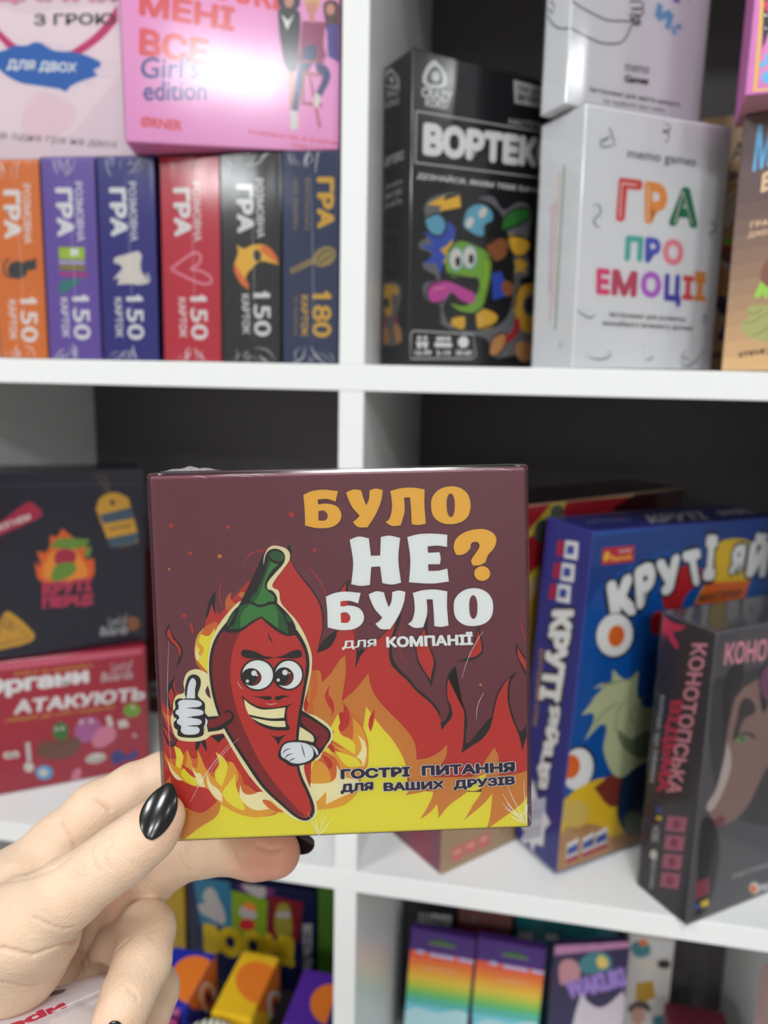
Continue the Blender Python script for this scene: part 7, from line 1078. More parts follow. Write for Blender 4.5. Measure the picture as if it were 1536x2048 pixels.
    ('s', 'rosep', [(24.3, 18.8, 1), (36.4, 18.6, 1), (37.1, 7, 1), (24.9, 6.8, 1)], 0),
    ('s', 'peach', [(26.5, 16.2, 1), (33.8, 16.1, 1), (34.1, 11.6, 1), (26.8, 11.6, 1)], 0),
    ('s', 'rosep', [(38.5, 19.2, 1), (50.9, 19, 1), (51.6, 7.2, 1), (39.2, 7, 1)], 0),
    ('s', 'peach', [(40.7, 16.6, 1), (48.2, 16.5, 1), (48.5, 12, 1), (41, 12, 1)], 0),
    ('s', 'redk', [(65.3, 288.6, 1), (277.2, 282.3, 1), (279.9, 265.5, 1), (70, 226.4, 1)], 0),
    ('s', 'yel3', [(67.4, 260.2, 1), (104.4, 289.5, 1), (118.3, 287.1, 1), (111.6, 274.6, 1), (74.7, 260.8, 1)], 1),
    ('s', 'greydk', [(99.6, 263.1), (97.3, 259.5), (93.9, 257.2), (89.9, 256.6), (86.1, 257.9), (83.4, 260.6), (82.2, 264.4), (82.8, 268.4), (85, 271.9), (88.4, 274.2), (92.4, 274.8), (96.1, 273.7), (98.9, 270.9), (100.1, 267.1)], 1),
    ('s', 'greydk', [(115, 276.8), (113.3, 274.6), (110.4, 273.2), (106.9, 273.1), (103.5, 274.1), (100.9, 276.1), (99.5, 278.7), (99.7, 281.4), (101.3, 283.6), (104.1, 284.9), (107.6, 285.1), (111, 284.1), (113.7, 282.1), (115.1, 279.5)], 0),
    ('s', 'darkm', [(178.4, 277.2, 1), (218.5, 288.8), (278.7, 289.3, 1), (283.3, 260.4, 1), (175.1, 267.3, 1)], 1),
    ('s', 'yel3', [(70, 226.4, 1), (91.5, 238.4, 1), (92.1, 231.4, 1), (70.4, 220.9, 1)], 0),
    ('s', 'mustard2', [(72, 198.6, 1), (93, 220.2, 1), (98.7, 152.1, 1), (75.1, 157.1, 1)], 0),
  ],
  'tanbox_l': [
    ('s', 'crimson2', [(29.9, 19.8, 1), (33.8, 20.2, 1), (35.2, -9, 1), (31, -4.4, 1)], 0),
    ('s', 'crimson2', [(37.6, 23.1, 1), (41.4, 23.5, 1), (42.9, -6.8, 1), (38.8, -2.2, 1)], 0),
    ('s', 'crimson2', [(45, 26.4, 1), (48.8, 26.8, 1), (50.4, -4.7, 1), (46.3, -0.2, 1)], 0),
  ],
  'boom_f': [
    ('s', 'teal2', [(7.4, 202.9, 1), (51.4, 206.3, 1), (57, 145.6, 1), (15.1, 143.8, 1)], 1),
    ('s', 'cloud', [(28.9, 194), (39.3, 178.1), (45.6, 161.5), (43.7, 148.7), (33.7, 150.6), (25.5, 154.5), (17.1, 158.5), (12.4, 168.4), (20.9, 173.3), (18.6, 181.8)], 1),
    ('s', 'purp2', [(61.3, 207.8, 1), (106.7, 213.2, 1), (103.3, 192, 1), (64.4, 194.4, 1)], 0),
    ('s', 'cloud', [(67.8, 205.4), (90.5, 209), (93.6, 192.2), (80.6, 191.8), (69.3, 198.7)], 1),
    ('s', 'lime2', [(53.7, 194.4, 1), (96.8, 189.2, 1), (94.8, 141.5, 1), (53.5, 137.9, 1)], 1),
    ('s', 'cloud', [(62.3, 169.5), (70.7, 178), (83.6, 169.6), (80.3, 162), (67.1, 161.5)], 1),
    ('s', 'redd', [(65.4, 157.7), (78.6, 159.9), (80.1, 149.6), (63.6, 146.7)], 0),
    ('s', 'ora2', [(67.3, 175.7), (75.6, 182.3), (82, 172.8), (70.6, 174.4)], 0),
    ('s', 'redd3', [(98.5, 194.7, 1), (138.5, 192.6, 1), (133.7, 141.2, 1), (96.4, 141.8, 1)], 0),
    ('s', 'olive', [(108.1, 182.4), (119.4, 187.7), (124.1, 174.6), (124.1, 146.6), (107.9, 143.8)], 1),
    ('s', 'cloud', [(106.4, 173.4), (122.5, 177.8), (122.5, 170.8), (109.6, 168.7)], 1),
    ('t', 'yel4', 'BOOM!', [(18.4, 106.4), (128.8, 106.6), (17.7, 146.9)], 0.09, 1, None),
    ('t', 'grey5', 'ВЕСЕЛА ГРА', [(138.2, 164.8), (138.2, 103), (148.9, 166.6)], 0.03, 0, None),
  ],
  'ylbox_t': [
    ('s', 'ora3', [(58.5, 33.5), (55.1, 24.8), (47.5, 19.5), (37.2, 18.6), (25.9, 22.3), (15.8, 29.9), (8.8, 40.2), (6.5, 51.3), (9.4, 60.7), (17.3, 66.6), (28.4, 67.4), (40.3, 63.2), (50.5, 54.8), (56.9, 44.2)], 1),
  ],
  'ylbox_r': [
    ('s', 'ora3', [(89.2, -1.7), (73.6, 0.4), (51.9, 12.4), (29.2, 31), (9.9, 51.9), (-2.8, 71.4), (-7.3, 86.3), (-3, 94.3), (9.4, 94.1), (28.2, 85.4), (50.5, 69), (72.2, 47.4), (88.3, 25.1), (94.6, 7.2)], 1),
    ('s', 'offw', [(94.2, -23.7), (95, -33.7), (90.3, -37), (81.3, -32.8), (69.9, -22.4), (58.6, -8.1), (49.5, 7.2), (44.3, 20.6), (43.7, 29.7), (47.9, 33.1), (56, 29.9), (66.8, 20.6), (78.3, 6.8), (88.2, -9.1)], 1),
    ('s', 'ora3', [(85.7, -16.1), (86.5, -24.1), (83.7, -27.3), (77.8, -25.2), (70.2, -18.2), (62.3, -8), (55.8, 3.5), (51.9, 13.9), (51.2, 21.4), (53.7, 24.6), (59.2, 22.9), (66.6, 16.5), (74.5, 6.6), (81.3, -5.1)], 1),
    ('s', 'plumd', [(77.3, -8.7), (77.7, -12.7), (76.2, -14.3), (73.2, -13.2), (69.2, -9.6), (65.1, -4.3), (61.7, 1.6), (59.6, 7), (59.3, 10.9), (60.7, 12.5), (63.6, 11.5), (67.5, 8.1), (71.6, 2.9), (75.1, -3.1)], 1),
  ],
  'olbox_r': [
    ('s', 'ora3', [(75.3, 9.1), (64.2, 4.1), (47.8, 8.5), (29.7, 20.7), (13.6, 37.7), (2.5, 56.1), (-2.2, 72.7), (0.3, 84.6), (9.5, 90), (24.1, 87.6), (41.6, 77.4), (58.8, 61), (72.1, 41.2), (78.1, 22.5)], 1),
    ('s', 'offw', [(67.9, 0), (68.1, -8.4), (64.3, -11.9), (57.6, -9.7), (49.3, -2.3), (41.1, 8.4), (34.7, 20.4), (31.2, 31.4), (31.1, 39.3), (34.5, 42.7), (40.8, 41), (48.9, 34.4), (57.1, 23.9), (64, 11.6)], 1),
    ('s', 'ora3', [(62.2, 4.9), (62.4, -1.9), (60, -5.1), (55.4, -4.1), (49.6, 1), (43.8, 9), (39.1, 18.2), (36.4, 26.9), (36.2, 33.4), (38.5, 36.6), (42.8, 35.8), (48.5, 31.1), (54.3, 23.3), (59.3, 14)], 1),
    ('s', 'plumd', [(55.9, 10.3), (56, 6.6), (54.8, 4.8), (52.4, 5.3), (49.4, 7.9), (46.4, 12.1), (43.8, 17.1), (42.4, 21.8), (42.2, 25.4), (43.4, 27.2), (45.7, 26.8), (48.7, 24.3), (51.8, 20.2), (54.3, 15.2)], 1),
  ],
  'olbox_t': [
    ('s', 'ora3', [(68.9, 24.1), (66.2, 13.6), (58.9, 7), (48.5, 5.2), (36.8, 8.8), (25.9, 17), (17.8, 28.7), (14.4, 41.5), (16.6, 52.9), (24, 60.5), (35.3, 62.3), (47.9, 58), (59, 48.8), (66.4, 36.6)], 1),
  ],
  'prbox_t': [
    ('s', 'ora3', [(60.8, 24.4), (57, 16), (50, 10.7), (41.2, 9.4), (32, 12.5), (24.2, 19.5), (19.4, 29), (18.5, 39.4), (22.1, 48.5), (29.3, 54.4), (38.8, 55.6), (48.4, 52.1), (56.2, 44.5), (60.6, 34.6)], 1),
  ],
  'rain1_f': [
    ('s', 'rb0', [(-11.6, 151.1, 1), (73.1, 154, 1), (74, 144, 1), (-10.9, 140.9, 1)], 0),
    ('s', 'rb1', [(-10.9, 140.9, 1), (74, 144, 1), (74.6, 137.2, 1), (-10.4, 134, 1)], 0),
    ('s', 'rb2', [(-10.4, 134, 1), (74.6, 137.2, 1), (75.2, 130.5, 1), (-9.9, 127.1, 1)], 0),
    ('s', 'rb3', [(-9.9, 127.1, 1), (75.2, 130.5, 1), (75.8, 123.7, 1), (-9.4, 120.2, 1)], 0),
    ('s', 'rb4', [(-9.4, 120.2, 1), (75.8, 123.7, 1), (76.4, 116.9, 1), (-9, 113.3, 1)], 0),
    ('s', 'rb5', [(-9, 113.3, 1), (76.4, 116.9, 1), (77, 110.1, 1), (-8.5, 106.4, 1)], 0),
    ('s', 'rb6', [(-8.5, 106.4, 1), (77, 110.1, 1), (77.6, 103.3, 1), (-8, 99.4, 1)], 0),
    ('s', 'rb7', [(-8, 99.4, 1), (77.6, 103.3, 1), (78.2, 96.4, 1), (-7.5, 92.4, 1)], 0),
    ('s', 'rb8', [(-7.5, 92.4, 1), (78.2, 96.4, 1), (78.9, 87.8, 1), (-6.9, 83.7, 1)], 0),
    ('s', 'rb9', [(-6.9, 83.7, 1), (78.9, 87.8, 1), (83.1, 40.9, 1), (-3.6, 35.8, 1)], 0),
    ('s', 'slot', [(20, 166, 1), (33.8, 170.8), (49, 167.3, 1), (35.8, 164.4)], 1),
    ('l', 'lime2', 1.87, [(20.1, 164.3), (35.8, 164.4), (49.2, 164.8)], 1, 0),
    ('s', 'lav', [(6.7, 150.9), (12.6, 153.3), (17.3, 150.9), (13, 148.6)], 1),
    ('s', 'lav', [(21.9, 150.1), (27.8, 152.4), (32.5, 150.1), (28.1, 147.7)], 0),
    ('s', 'lav', [(30.9, 150.4), (36.8, 152.8), (41.5, 150.4), (37.1, 148)], 0),
    ('s', 'lav', [(39.9, 150.7), (45.7, 153.1), (50.4, 150.7), (46.1, 148.4)], 0),
    ('s', 'lav', [(53.3, 151.2), (59.1, 153.6), (63.7, 151.2), (59.5, 148.8)], 0),
    ('s', 'lav', [(62.3, 151), (68, 153.4), (72.6, 151), (68.4, 148.7)], 0),
    ('t', 'peach', 'COLLECTION', [(18.1, 130.1), (53.4, 132.8), (17.9, 133.6)], 0.03, 0, None),
    ('s', 'paleteal', [(-4.3, 68.2, 1), (12, 79.3), (36.6, 78.3), (60.2, 87.6), (79.8, 78.3, 1), (83.4, 36.5, 1), (-2.1, 14.2, 1)], 1),
  ],
  'rain2_f': [
    ('s', 'rb0', [(-3.8, 152, 1), (78.1, 154, 1), (79, 144.1, 1), (-3, 142, 1)], 0),
    ('s', 'rb1', [(-3, 142, 1), (79, 144.1, 1), (79.6, 137.5, 1), (-2.5, 135.2, 1)], 0),
    ('s', 'rb2', [(-2.5, 135.2, 1), (79.6, 137.5, 1), (80.2, 130.8, 1), (-2, 128.5, 1)], 0),
    ('s', 'rb3', [(-2, 128.5, 1), (80.2, 130.8, 1), (80.9, 124.2, 1), (-1.5, 121.7, 1)], 0),
    ('s', 'rb4', [(-1.5, 121.7, 1), (80.9, 124.2, 1), (81.5, 117.5, 1), (-1, 114.9, 1)], 0),
    ('s', 'rb5', [(-1, 114.9, 1), (81.5, 117.5, 1), (82.1, 110.8, 1), (-0.4, 108, 1)], 0),
    ('s', 'rb6', [(-0.4, 108, 1), (82.1, 110.8, 1), (82.8, 104.1, 1), (0.1, 101.2, 1)], 0),
    ('s', 'rb7', [(0.1, 101.2, 1), (82.8, 104.1, 1), (83.4, 97.3, 1), (0.6, 94.3, 1)], 0),
    ('s', 'rb8', [(0.6, 94.3, 1), (83.4, 97.3, 1), (84.2, 88.9, 1), (1.3, 85.7, 1)], 0),
    ('s', 'rb9', [(1.3, 85.7, 1), (84.2, 88.9, 1), (88.6, 42.8, 1), (4.9, 38.7, 1)], 0),
    ('s', 'slot', [(26.6, 166.3, 1), (39.9, 170.8), (54.6, 167.3, 1), (41.9, 164.5)], 1),
    ('l', 'lime2', 1.84, [(26.7, 164.6), (41.9, 164.5), (54.9, 164.8)], 1, 0),
    ('s', 'lav', [(13.9, 151.7), (19.6, 153.9), (24.1, 151.5), (19.9, 149.2)], 1),
    ('s', 'lav', [(28.6, 150.6), (34.2, 152.9), (38.8, 150.5), (34.6, 148.2)], 0),
    ('s', 'lav', [(37.3, 150.9), (42.9, 153.1), (47.5, 150.7), (43.3, 148.5)], 0),
    ('s', 'lav', [(46, 151.1), (51.6, 153.3), (56.1, 151), (52, 148.7)], 0),
    ('s', 'lav', [(58.9, 151.4), (64.5, 153.7), (69, 151.3), (64.9, 149)], 0),
    ('s', 'lav', [(67.6, 151.2), (73.1, 153.4), (77.6, 151), (73.5, 148.8)], 0),
    ('t', 'peach', 'COLLECTION', [(25.1, 131.1), (59.1, 133.3), (24.8, 134.5)], 0.03, 0, None),
    ('s', 'paleteal', [(4, 70.5, 1), (19.6, 81.3), (43.4, 80), (66.1, 88.9), (85.1, 79.6, 1), (89, 38.4, 1), (6.5, 17.5, 1)], 1),
  ],
  'waku_f': [
    ('s', 'pinkd', [(-1, 204.1, 1), (80.9, 207.9, 1), (82.5, 189.2, 1), (0.2, 184.7, 1)], 1),
    ('s', 'blackc', [(26, 191.9, 1), (35.3, 196.6), (39.7, 201.6), (44.8, 197.7), (53.1, 193.7, 1), (40.1, 196.3)], 1),
    ('s', 'pinkd2', [(7.7, 155.8), (8, 175.4), (20.6, 178.1), (29.5, 165), (27.1, 152.7), (11.4, 148.4)], 1),
    ('s', 'teal3', [(28.7, 175.8), (40.9, 185.6), (57.1, 182.8), (63.3, 166.4), (47.6, 160.3), (31.2, 163.1)], 1),
    ('s', 'sandl', [(46.4, 176.4), (52.4, 181.3), (59.7, 170.2), (52, 165.3)], 1),
    ('s', 'pale', [(33, 137.8, 1), (42.1, 124.5), (57.2, 117.9), (78.7, 136.4, 1), (83.8, 114.1), (76.8, 77.6, 1), (23.9, 81.8, 1), (28.2, 114.6)], 1),
    ('t', 'lil', 'WAKUKU', [(19.1, 128.9), (89.6, 142.9), (13.4, 153.6)], 0.09, 1, ('plumd', 0.05)),
  ],
  'whbook_f': [
    ('s', 'teal3', [(2.5, 166.4), (12.6, 175.6), (22.3, 170), (21.7, 158.8), (9.6, 154.8)], 1),
    ('s', 'ora2', [(11.2, 173.5), (17, 178.2), (18.4, 171.1), (13.1, 169.2)], 1),
    ('s', 'greyw', [(24.9, 175.9, 1), (46, 179.6, 1), (45.9, 163.2, 1), (26.5, 156, 1)], 0),
    ('s', 'ivory', [(8.2, 152.6, 1), (42.6, 147.8, 1), (44.5, 143.5, 1), (9.1, 141.6, 1)], 0),
    ('s', 'charcoal', [(31.6, 151.3), (40.3, 156.6), (45.5, 150.2), (36.7, 144.9)], 1),
    ('s', 'mustard2', [(12.1, 122.5, 1), (28.8, 128.5, 1), (31.4, 115.9, 1), (33.5, 108.8, 1), (24.8, 100.5, 1), (12.2, 100.8, 1)], 1),
    ('s', 'hairg2', [(5.3, 88.1), (13.9, 99.3), (24.9, 99.5), (28.9, 88.9), (20.9, 91.1), (10.4, 83.3)], 1),
    ('s', 'faceb', [(24.7, 82.4), (24.3, 77.3), (22.5, 72.9), (19.6, 70.1), (16.1, 69.4), (12.8, 71), (10.3, 74.5), (9.2, 79.3), (9.6, 84.3), (11.4, 88.7), (14.4, 91.5), (17.8, 92.2), (21.1, 90.6), (23.6, 87.1)], 1),
    ('s', 'teal3', [(32.4, 83.9, 1), (47.6, 88.9, 1), (47.4, 73.6, 1), (33.5, 70.8, 1)], 0),
  ],
  'tealbk_f': [
    ('s', 'offw2', [(3.2, 138.6, 1), (20.4, 139.8, 1), (19.6, 127, 1), (2.4, 124.9, 1)], 0),
    ('s', 'offw2', [(34.4, 140.4, 1), (48.3, 141.9, 1), (48.8, 133.9, 1), (34.9, 132.4, 1)], 0),
  ],
  'blkbook_f': [
    ('t', 'offw2', 'АНЛУШ', [(14.8, 136.6), (55.2, 139.8), (14.4, 151.1)], 0.08, 0, None),
  ],
  'brnbook_f': [
    ('s', 'redd3', [(1.6, 146, 1), (42.9, 144, 1), (43.4, 133.3, 1), (2.1, 133.3, 1)], 0),
    ('s', 'grey', [(21.3, 153.8), (21.2, 151.9), (20.5, 150.3), (19.5, 149.3), (18.4, 149.1), (17.4, 149.8), (16.6, 151.1), (16.3, 153), (16.5, 154.9), (17.1, 156.5), (18.1, 157.5), (19.2, 157.7), (20.2, 157), (21, 155.6)], 1),
  ],
  'maroonbk_f': [
    ('l', 'gold2', 1.55, [(6.8, 142.2), (14.9, 147.3), (24.5, 150.1), (34.4, 149.5), (40.4, 145.5)], 0, 0),
    ('s', 'ivory', [(3.2, 134.5, 1), (14, 141.9), (27.8, 145.5), (40.7, 142.1, 1)], 1),
  ],
  'package_t': [
    ('t', 'packred', 'ире', [(28.12, 27.95), (8.75, 25.14), (29.17, 25.15)], 0.06, 1, None),
    ('s', 'packgrey', [(9.48, 30.19, 1), (11.87, 30.82), (14.51, 30.43), (14.73, 29.4), (13.05, 28.54), (10.08, 29.06, 1)], 1),
    ('s', 'packgrey', [(15.41, 31.1, 1), (17.39, 31.18), (18.77, 30), (17.49, 29.46), (15.66, 30.29)], 1),
    ('s', 'packgrey2', [(18.64, 31.5, 1), (23.18, 32.02), (29.82, 31.92), (28.72, 30.75), (22.53, 30.74), (18.89, 30.69, 1)], 1),
    ('s', 'packpink', [(22.91, 22.44, 1), (28.68, 22.89), (40.88, 25.84, 1), (38.59, 22.06, 1), (34.4, 17.21, 1), (22.05, 18.12, 1)], 1),
  ],
}
# ------------------------------------------------------------------ room and shelving
P = 0.3905; T = 0.018; DEPTH = 0.30
def board(name, x0, x1, y0, y1, z0, z1, mat=laminate, bevel=0.0006):
    o = box_obj(name, (x0, y0, z0), (x1, y1, z1), [mat], None, bevel)
    return o
room = (-3.6, 4.6, -6.2, 0.345, 2.72)
box_obj('floor', (room[0], room[2], -0.1), (room[1], room[3], 0), [floor_tile], kind='structure')
box_obj('ceiling', (room[0], room[2], room[4]), (room[1], room[3], room[4] + 0.1), [ceiling_tile], kind='structure')
box_obj('wall_back', (room[0], room[3], 0), (room[1], room[3] + 0.1, room[4]), [wall_paint], kind='structure')
box_obj('wall_front', (room[0], room[2] - 0.1, 0), (room[1], room[2], room[4]), [wall_paint], kind='structure')
box_obj('wall_left', (room[0] - 0.1, room[2], 0), (room[0], room[3], room[4]), [wall_paint], kind='structure')
box_obj('wall_right', (room[1], room[2], 0), (room[1] + 0.1, room[3], room[4]), [wall_paint], kind='structure')

# the white cube shelving: one unit, boards as its parts
unit = empty('shelf_unit', loc=(0, 0, 0.0))
tag(unit, 'white cube shelving unit filled with game boxes, standing along the wall', 'shelf')
levels = [SHELF + k * P for k in (-3, -2, -1, 0, 1, 2)]
def part(name, o): o.parent = unit; return o
for z in levels: part('shelf_board', board('shelf_board', -2 * P - T / 2, 2 * P + T / 2, 0, DEPTH, z - T, z))
for c in (-2, -1, 0, 1, 2):
    for i in range(len(levels) - 1):
        part('divider', board('divider', c * P - T / 2, c * P + T / 2, 0.0004, DEPTH, levels[i], levels[i + 1] - T))
part('back_panel', board('back_panel', -2 * P - T / 2, 2 * P + T / 2, DEPTH, DEPTH + 0.004, levels[0] - T, levels[-1], backboard, 0))
box_part = box_obj('plinth', (-2 * P - T / 2, 0.02, 0), (2 * P + T / 2, DEPTH, levels[0] - T), [laminate], unit)

# ceiling light panels: shop lamps, plus outer far ones added as frontal fill
lamp_frame = principled('lamp_frame', (235, 235, 235), 0.5)
glow = bpy.data.materials.new('led_diffuser'); glow.use_nodes = True
gn = glow.node_tree; gn.nodes.clear()
go = gn.nodes.new('ShaderNodeOutputMaterial'); ge = gn.nodes.new('ShaderNodeEmission')
ge.inputs[0].default_value = (0.955, 0.985, 1.0, 1); ge.inputs[1].default_value = PANEL_STRENGTH
gn.links.new(ge.outputs[0], go.inputs[0])
for px, py, hx, hy in PANELS:
    r = empty('ceiling_light', loc=(px, py, room[4]))
    tag(r, 'unseen square white LED ceiling panel lighting the shop aisle', 'ceiling light', 'ceiling light panels')
    bm = bmesh.new()
    add_box(bm, -hx - 0.015, -hy - 0.015, -0.014, hx + 0.015, hy + 0.015, 0)
    from_bm('frame', bm, [lamp_frame], r)
    bm = bmesh.new(); vs = [bm.verts.new(q) for q in ((-hx, -hy, -0.0145), (-hx, hy, -0.0145), (hx, hy, -0.0145), (hx, -hy, -0.0145))]; bm.faces.new(vs)
    from_bm('diffuser', bm, [glow], r)

# ------------------------------------------------------------------ boxes on the shelves
GS = 'row of spine-out card game boxes'
for key, c, lab in (('orange', 'b_orange', 'orange card game box with a grey cat, leftmost of the spine row'),
                    ('purple', 'b_purple', 'purple card game box with stacked books printed on its spine'),
                    ('blue', 'b_blue', 'blue card game box with a white cat printed on its spine'),
                    ('red', 'b_red', 'red card game box with a pink heart outline on its spine'),
                    ('black', 'b_black', 'black card game box with a yellow crescent on its spine'),
                    ('navy', 'b_navy', 'navy card game box with gold lettering, beside the white divider')):
    carton(key, 'card_game_box', lab, 'game box', {'*': c}, GS, film, folds=9)
carton('palebox', 'game_box', 'pale pink game box with a blue paint splash, lying on the orange and purple boxes', 'game box', {'*': 'palebody', 'f': 'palebody'}, None, film_tight)
carton('pinkbox', 'game_box', 'pink game box with red lettering and three women, set on top of the spine row', 'game box', {'*': 'b_pink', 'b': 'b_pinkd'}, None, film_tight)
carton('vortex', 'game_box', 'black game box with a green long-tongued monster drawing, turned on the upper shelf', 'game box', {'*': 'blackb'}, None, film_tight)
carton('emotion', 'game_box', 'white game box with rainbow lettering at the upper shelf front', 'game box', {'*': 'whitebox'}, None, film_tight)
carton('upperwhite', 'game_box', 'white game box with a line-drawn hand, stacked on the rainbow lettered box', 'game box', {'*': 'whitebox'}, None, film)
carton('duelgame', 'game_box', 'tan game box half hidden behind the white rainbow lettered box', 'game box', {'*': 'tanbody'}, None)
carton('cavegame', 'game_box', 'brown game box with blue initial letter at the right frame edge', 'game box', {'*': 'brownbody', 'f': 'band0'}, None)
carton('pinkcards', 'game_box', 'pink and gold patterned box lying on top of the brown box', 'game box', {'*': 'b_pinkv', 'b': 'pinkd2'}, None)
carton('redbox', 'game_box', 'crimson game box with cartoon organs, lying on the middle shelf', 'game box', {'*': 'b_crim'}, None, film_tight)
carton('navybox', 'game_box', 'dark navy game box with a flaming pepper emblem, on top of the crimson box', 'game box', {'*': 'b_night'}, None, film_tight)
carton('brownbox', 'game_box', 'brown box standing at the back beside the dark navy box', 'game box', {'*': 'b_brown'}, None, film_tight)
carton('tanbox', 'game_box', 'tall tan and red game box behind the held box and the blue chicken box', 'game box', {'*': 'b_tan', 'l': 'b_mauve', 't': 'b_maroont'}, None, film_tight)
carton('crew', 'game_box', 'blue game box with a cartoon chicken and fried eggs', 'game box', {'*': 'b_crewd', 'f': 'b_crew'}, None, film_tight)
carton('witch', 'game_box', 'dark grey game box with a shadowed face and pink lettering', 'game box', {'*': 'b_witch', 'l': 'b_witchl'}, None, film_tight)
carton('boom', 'game_box', 'dark blue game box with yellow lettering, at the back of the lower left cube', 'game box', {'*': 'b_boom'}, None)  # colours of the lower left back boxes darkened to stand in for shade
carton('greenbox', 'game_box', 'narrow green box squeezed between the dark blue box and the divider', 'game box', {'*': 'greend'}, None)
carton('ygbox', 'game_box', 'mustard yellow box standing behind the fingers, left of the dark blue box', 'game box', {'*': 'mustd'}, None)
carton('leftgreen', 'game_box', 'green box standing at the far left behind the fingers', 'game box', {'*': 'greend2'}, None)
carton('ylbox', 'toy_box', 'yellow toy box with an orange circle, middle of the front row below', 'toy box', {'*': 'b_yel'}, None, bevel=0.003)
carton('olbox', 'toy_box', 'blue toy box with an orange circle, beside the curled fingers', 'toy box', {'*': 'b_royal'}, None, bevel=0.003)
carton('prbox', 'toy_box', 'purple toy box with an orange circle, beside the white divider', 'toy box', {'*': 'b_violet'}, None, bevel=0.003)
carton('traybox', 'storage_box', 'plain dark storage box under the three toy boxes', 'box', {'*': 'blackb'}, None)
carton('rain1', 'hanging_box', 'rainbow striped box with a purple header, nearest to the white divider', 'toy box', {'*': 'b_hdr'}, 'rainbow striped boxes')
carton('rain2', 'hanging_box', 'rainbow striped box with a purple header, beside the dark pouch', 'toy box', {'*': 'b_hdr'}, 'rainbow striped boxes')
carton('waku', 'hanging_box', 'dark box with a pink header and purple lettering, right of the rainbow boxes', 'toy box', {'*': 'b_dusk'}, None)
carton('whbook', 'game_box', 'white box with a yellow badge standing behind the pink-headed box', 'game box', {'*': 'ivory2'}, None)
carton('tealbk', 'game_box', 'teal box at the back above the rainbow boxes', 'game box', {'*': 'tealdk'}, None)
carton('blkbook', 'game_box', 'black and white box at the back left behind the rainbow boxes', 'game box', {'*': 'blackb'}, None)
carton('brnbook', 'game_box', 'brown box at the back between the black and the teal box', 'game box', {'*': 'b_brn2'}, None)
carton('maroonbk', 'game_box', 'maroon box with a gold arc, lower right on the bottom shelf', 'game box', {'*': 'b_mar2'}, None)
carton('pinkedge', 'game_box', 'pale pink box at the right frame edge on the bottom shelf', 'game box', {'*': 'b_pale2'}, None)
held = carton('held', 'game_box', 'maroon square game box with a chili cartoon, held up in the hand', 'game box', {'*': 'maroon', 'b': 'yellow'}, None, film_tight, bevel=0.0009)
# creases of the film where it is drawn tight round the held box's corners
hw = [c for c in held.children if c.name.startswith('shrink_wrap')][0]
W, H = BOXES['held']['W'], BOXES['held']['H']
bm = bmesh.new()
rnd = random.Random(11)
for k in range(16):                                      # lower right corner
    a = rnd.uniform(1.62, 3.05); L = rnd.uniform(0.006, 0.017); s0 = rnd.uniform(0.001, 0.004)
    film_ridge(bm, W, H, (W - 0.0005 + s0 * math.cos(a), 0.0008 + s0 * math.sin(a)), (W + L * math.cos(a), L * math.sin(a)), rnd.uniform(0.00006, 0.00018), 0.0003, rnd.uniform(-0.0008, 0.0008))
for k in range(9):                                       # nick in the middle of the lower edge
    a = rnd.uniform(0.5, 2.0); L = rnd.uniform(0.003, 0.010)
    film_ridge(bm, W, H, (0.049, 0.0006), (0.049 + L * math.cos(a), 0.0006 + L * math.sin(a)), 0.00008, 0.0002, rnd.uniform(-0.0005, 0.0005))
for a, b, w in (((0.0085, 0.0135), (0.0215, 0.032), 0.00013), ((0.014, 0.021), (0.025, 0.034), 0.00008), ((0.003, 0.026), (0.004, 0.066), 0.00009), ((0.101, 0.037), (0.1035, 0.046), 0.00010), ((0.0965, 0.051), (0.1035, 0.066), 0.00010)):
    film_ridge(bm, W, H, a, b, w, 0.0002, 0.0008)
for k in range(8):                                       # pucker along the top edge
    x = rnd.uniform(0.002, W - 0.004); film_ridge(bm, W, H, (x, H - 0.0004), (x + rnd.uniform(0.004, 0.014), H - rnd.uniform(0.0003, 0.0012)), 0.00012, 0.0003, 0.0003)
from_bm('film_fold', bm, [crease], hw, True)
# crumpled tuck of film standing up at the upper left corner
bm = bmesh.new(); bmesh.ops.create_grid(bm, x_segments=16, y_segments=8, size=0.5)
for v_ in bm.verts:
    x, y = v_.co.x + 0.5, v_.co.y + 0.5
    v_.co = (0.002 + 0.018 * x, 0.003 + 0.012 * y, H + 0.0012 + 0.0016 * math.sin(x * math.pi) * abs(math.sin(9 * x + 7 * y)) * (1 - abs(2 * y - 1)))
from_bm('film_fold', bm, [crease], hw, True)

# ------------------------------------------------------------------ the hand
# ---- signed distance helpers for the hand (smoothly blended round cones)
def sd_cone(Pt, a, b, ra, rb):
    a = np.asarray(a, float); b = np.asarray(b, float)
    ba = b - a; l2 = ba @ ba
    t = np.clip(((Pt - a) @ ba) / l2, 0, 1)
    return np.linalg.norm(Pt - (a + t[:, None] * ba), axis=1) - (ra + (rb - ra) * t)

def smin(a, b, k):
    h = np.clip(0.5 + 0.5 * (b - a) / k, 0, 1)
    return b + (a - b) * h - k * h * (1 - h)

def hand_sdf(Pt):
    d = None
    for name, k_in, k_out, chain in HAND:
        g = None
        for i in range(len(chain) - 1):
            (a, ra), (b, rb) = chain[i], chain[i + 1]
            s = sd_cone(Pt, a, b, ra, rb)
            g = s if g is None else smin(g, s, k_in)
        d = g if d is None else smin(d, g, k_out)
    return d

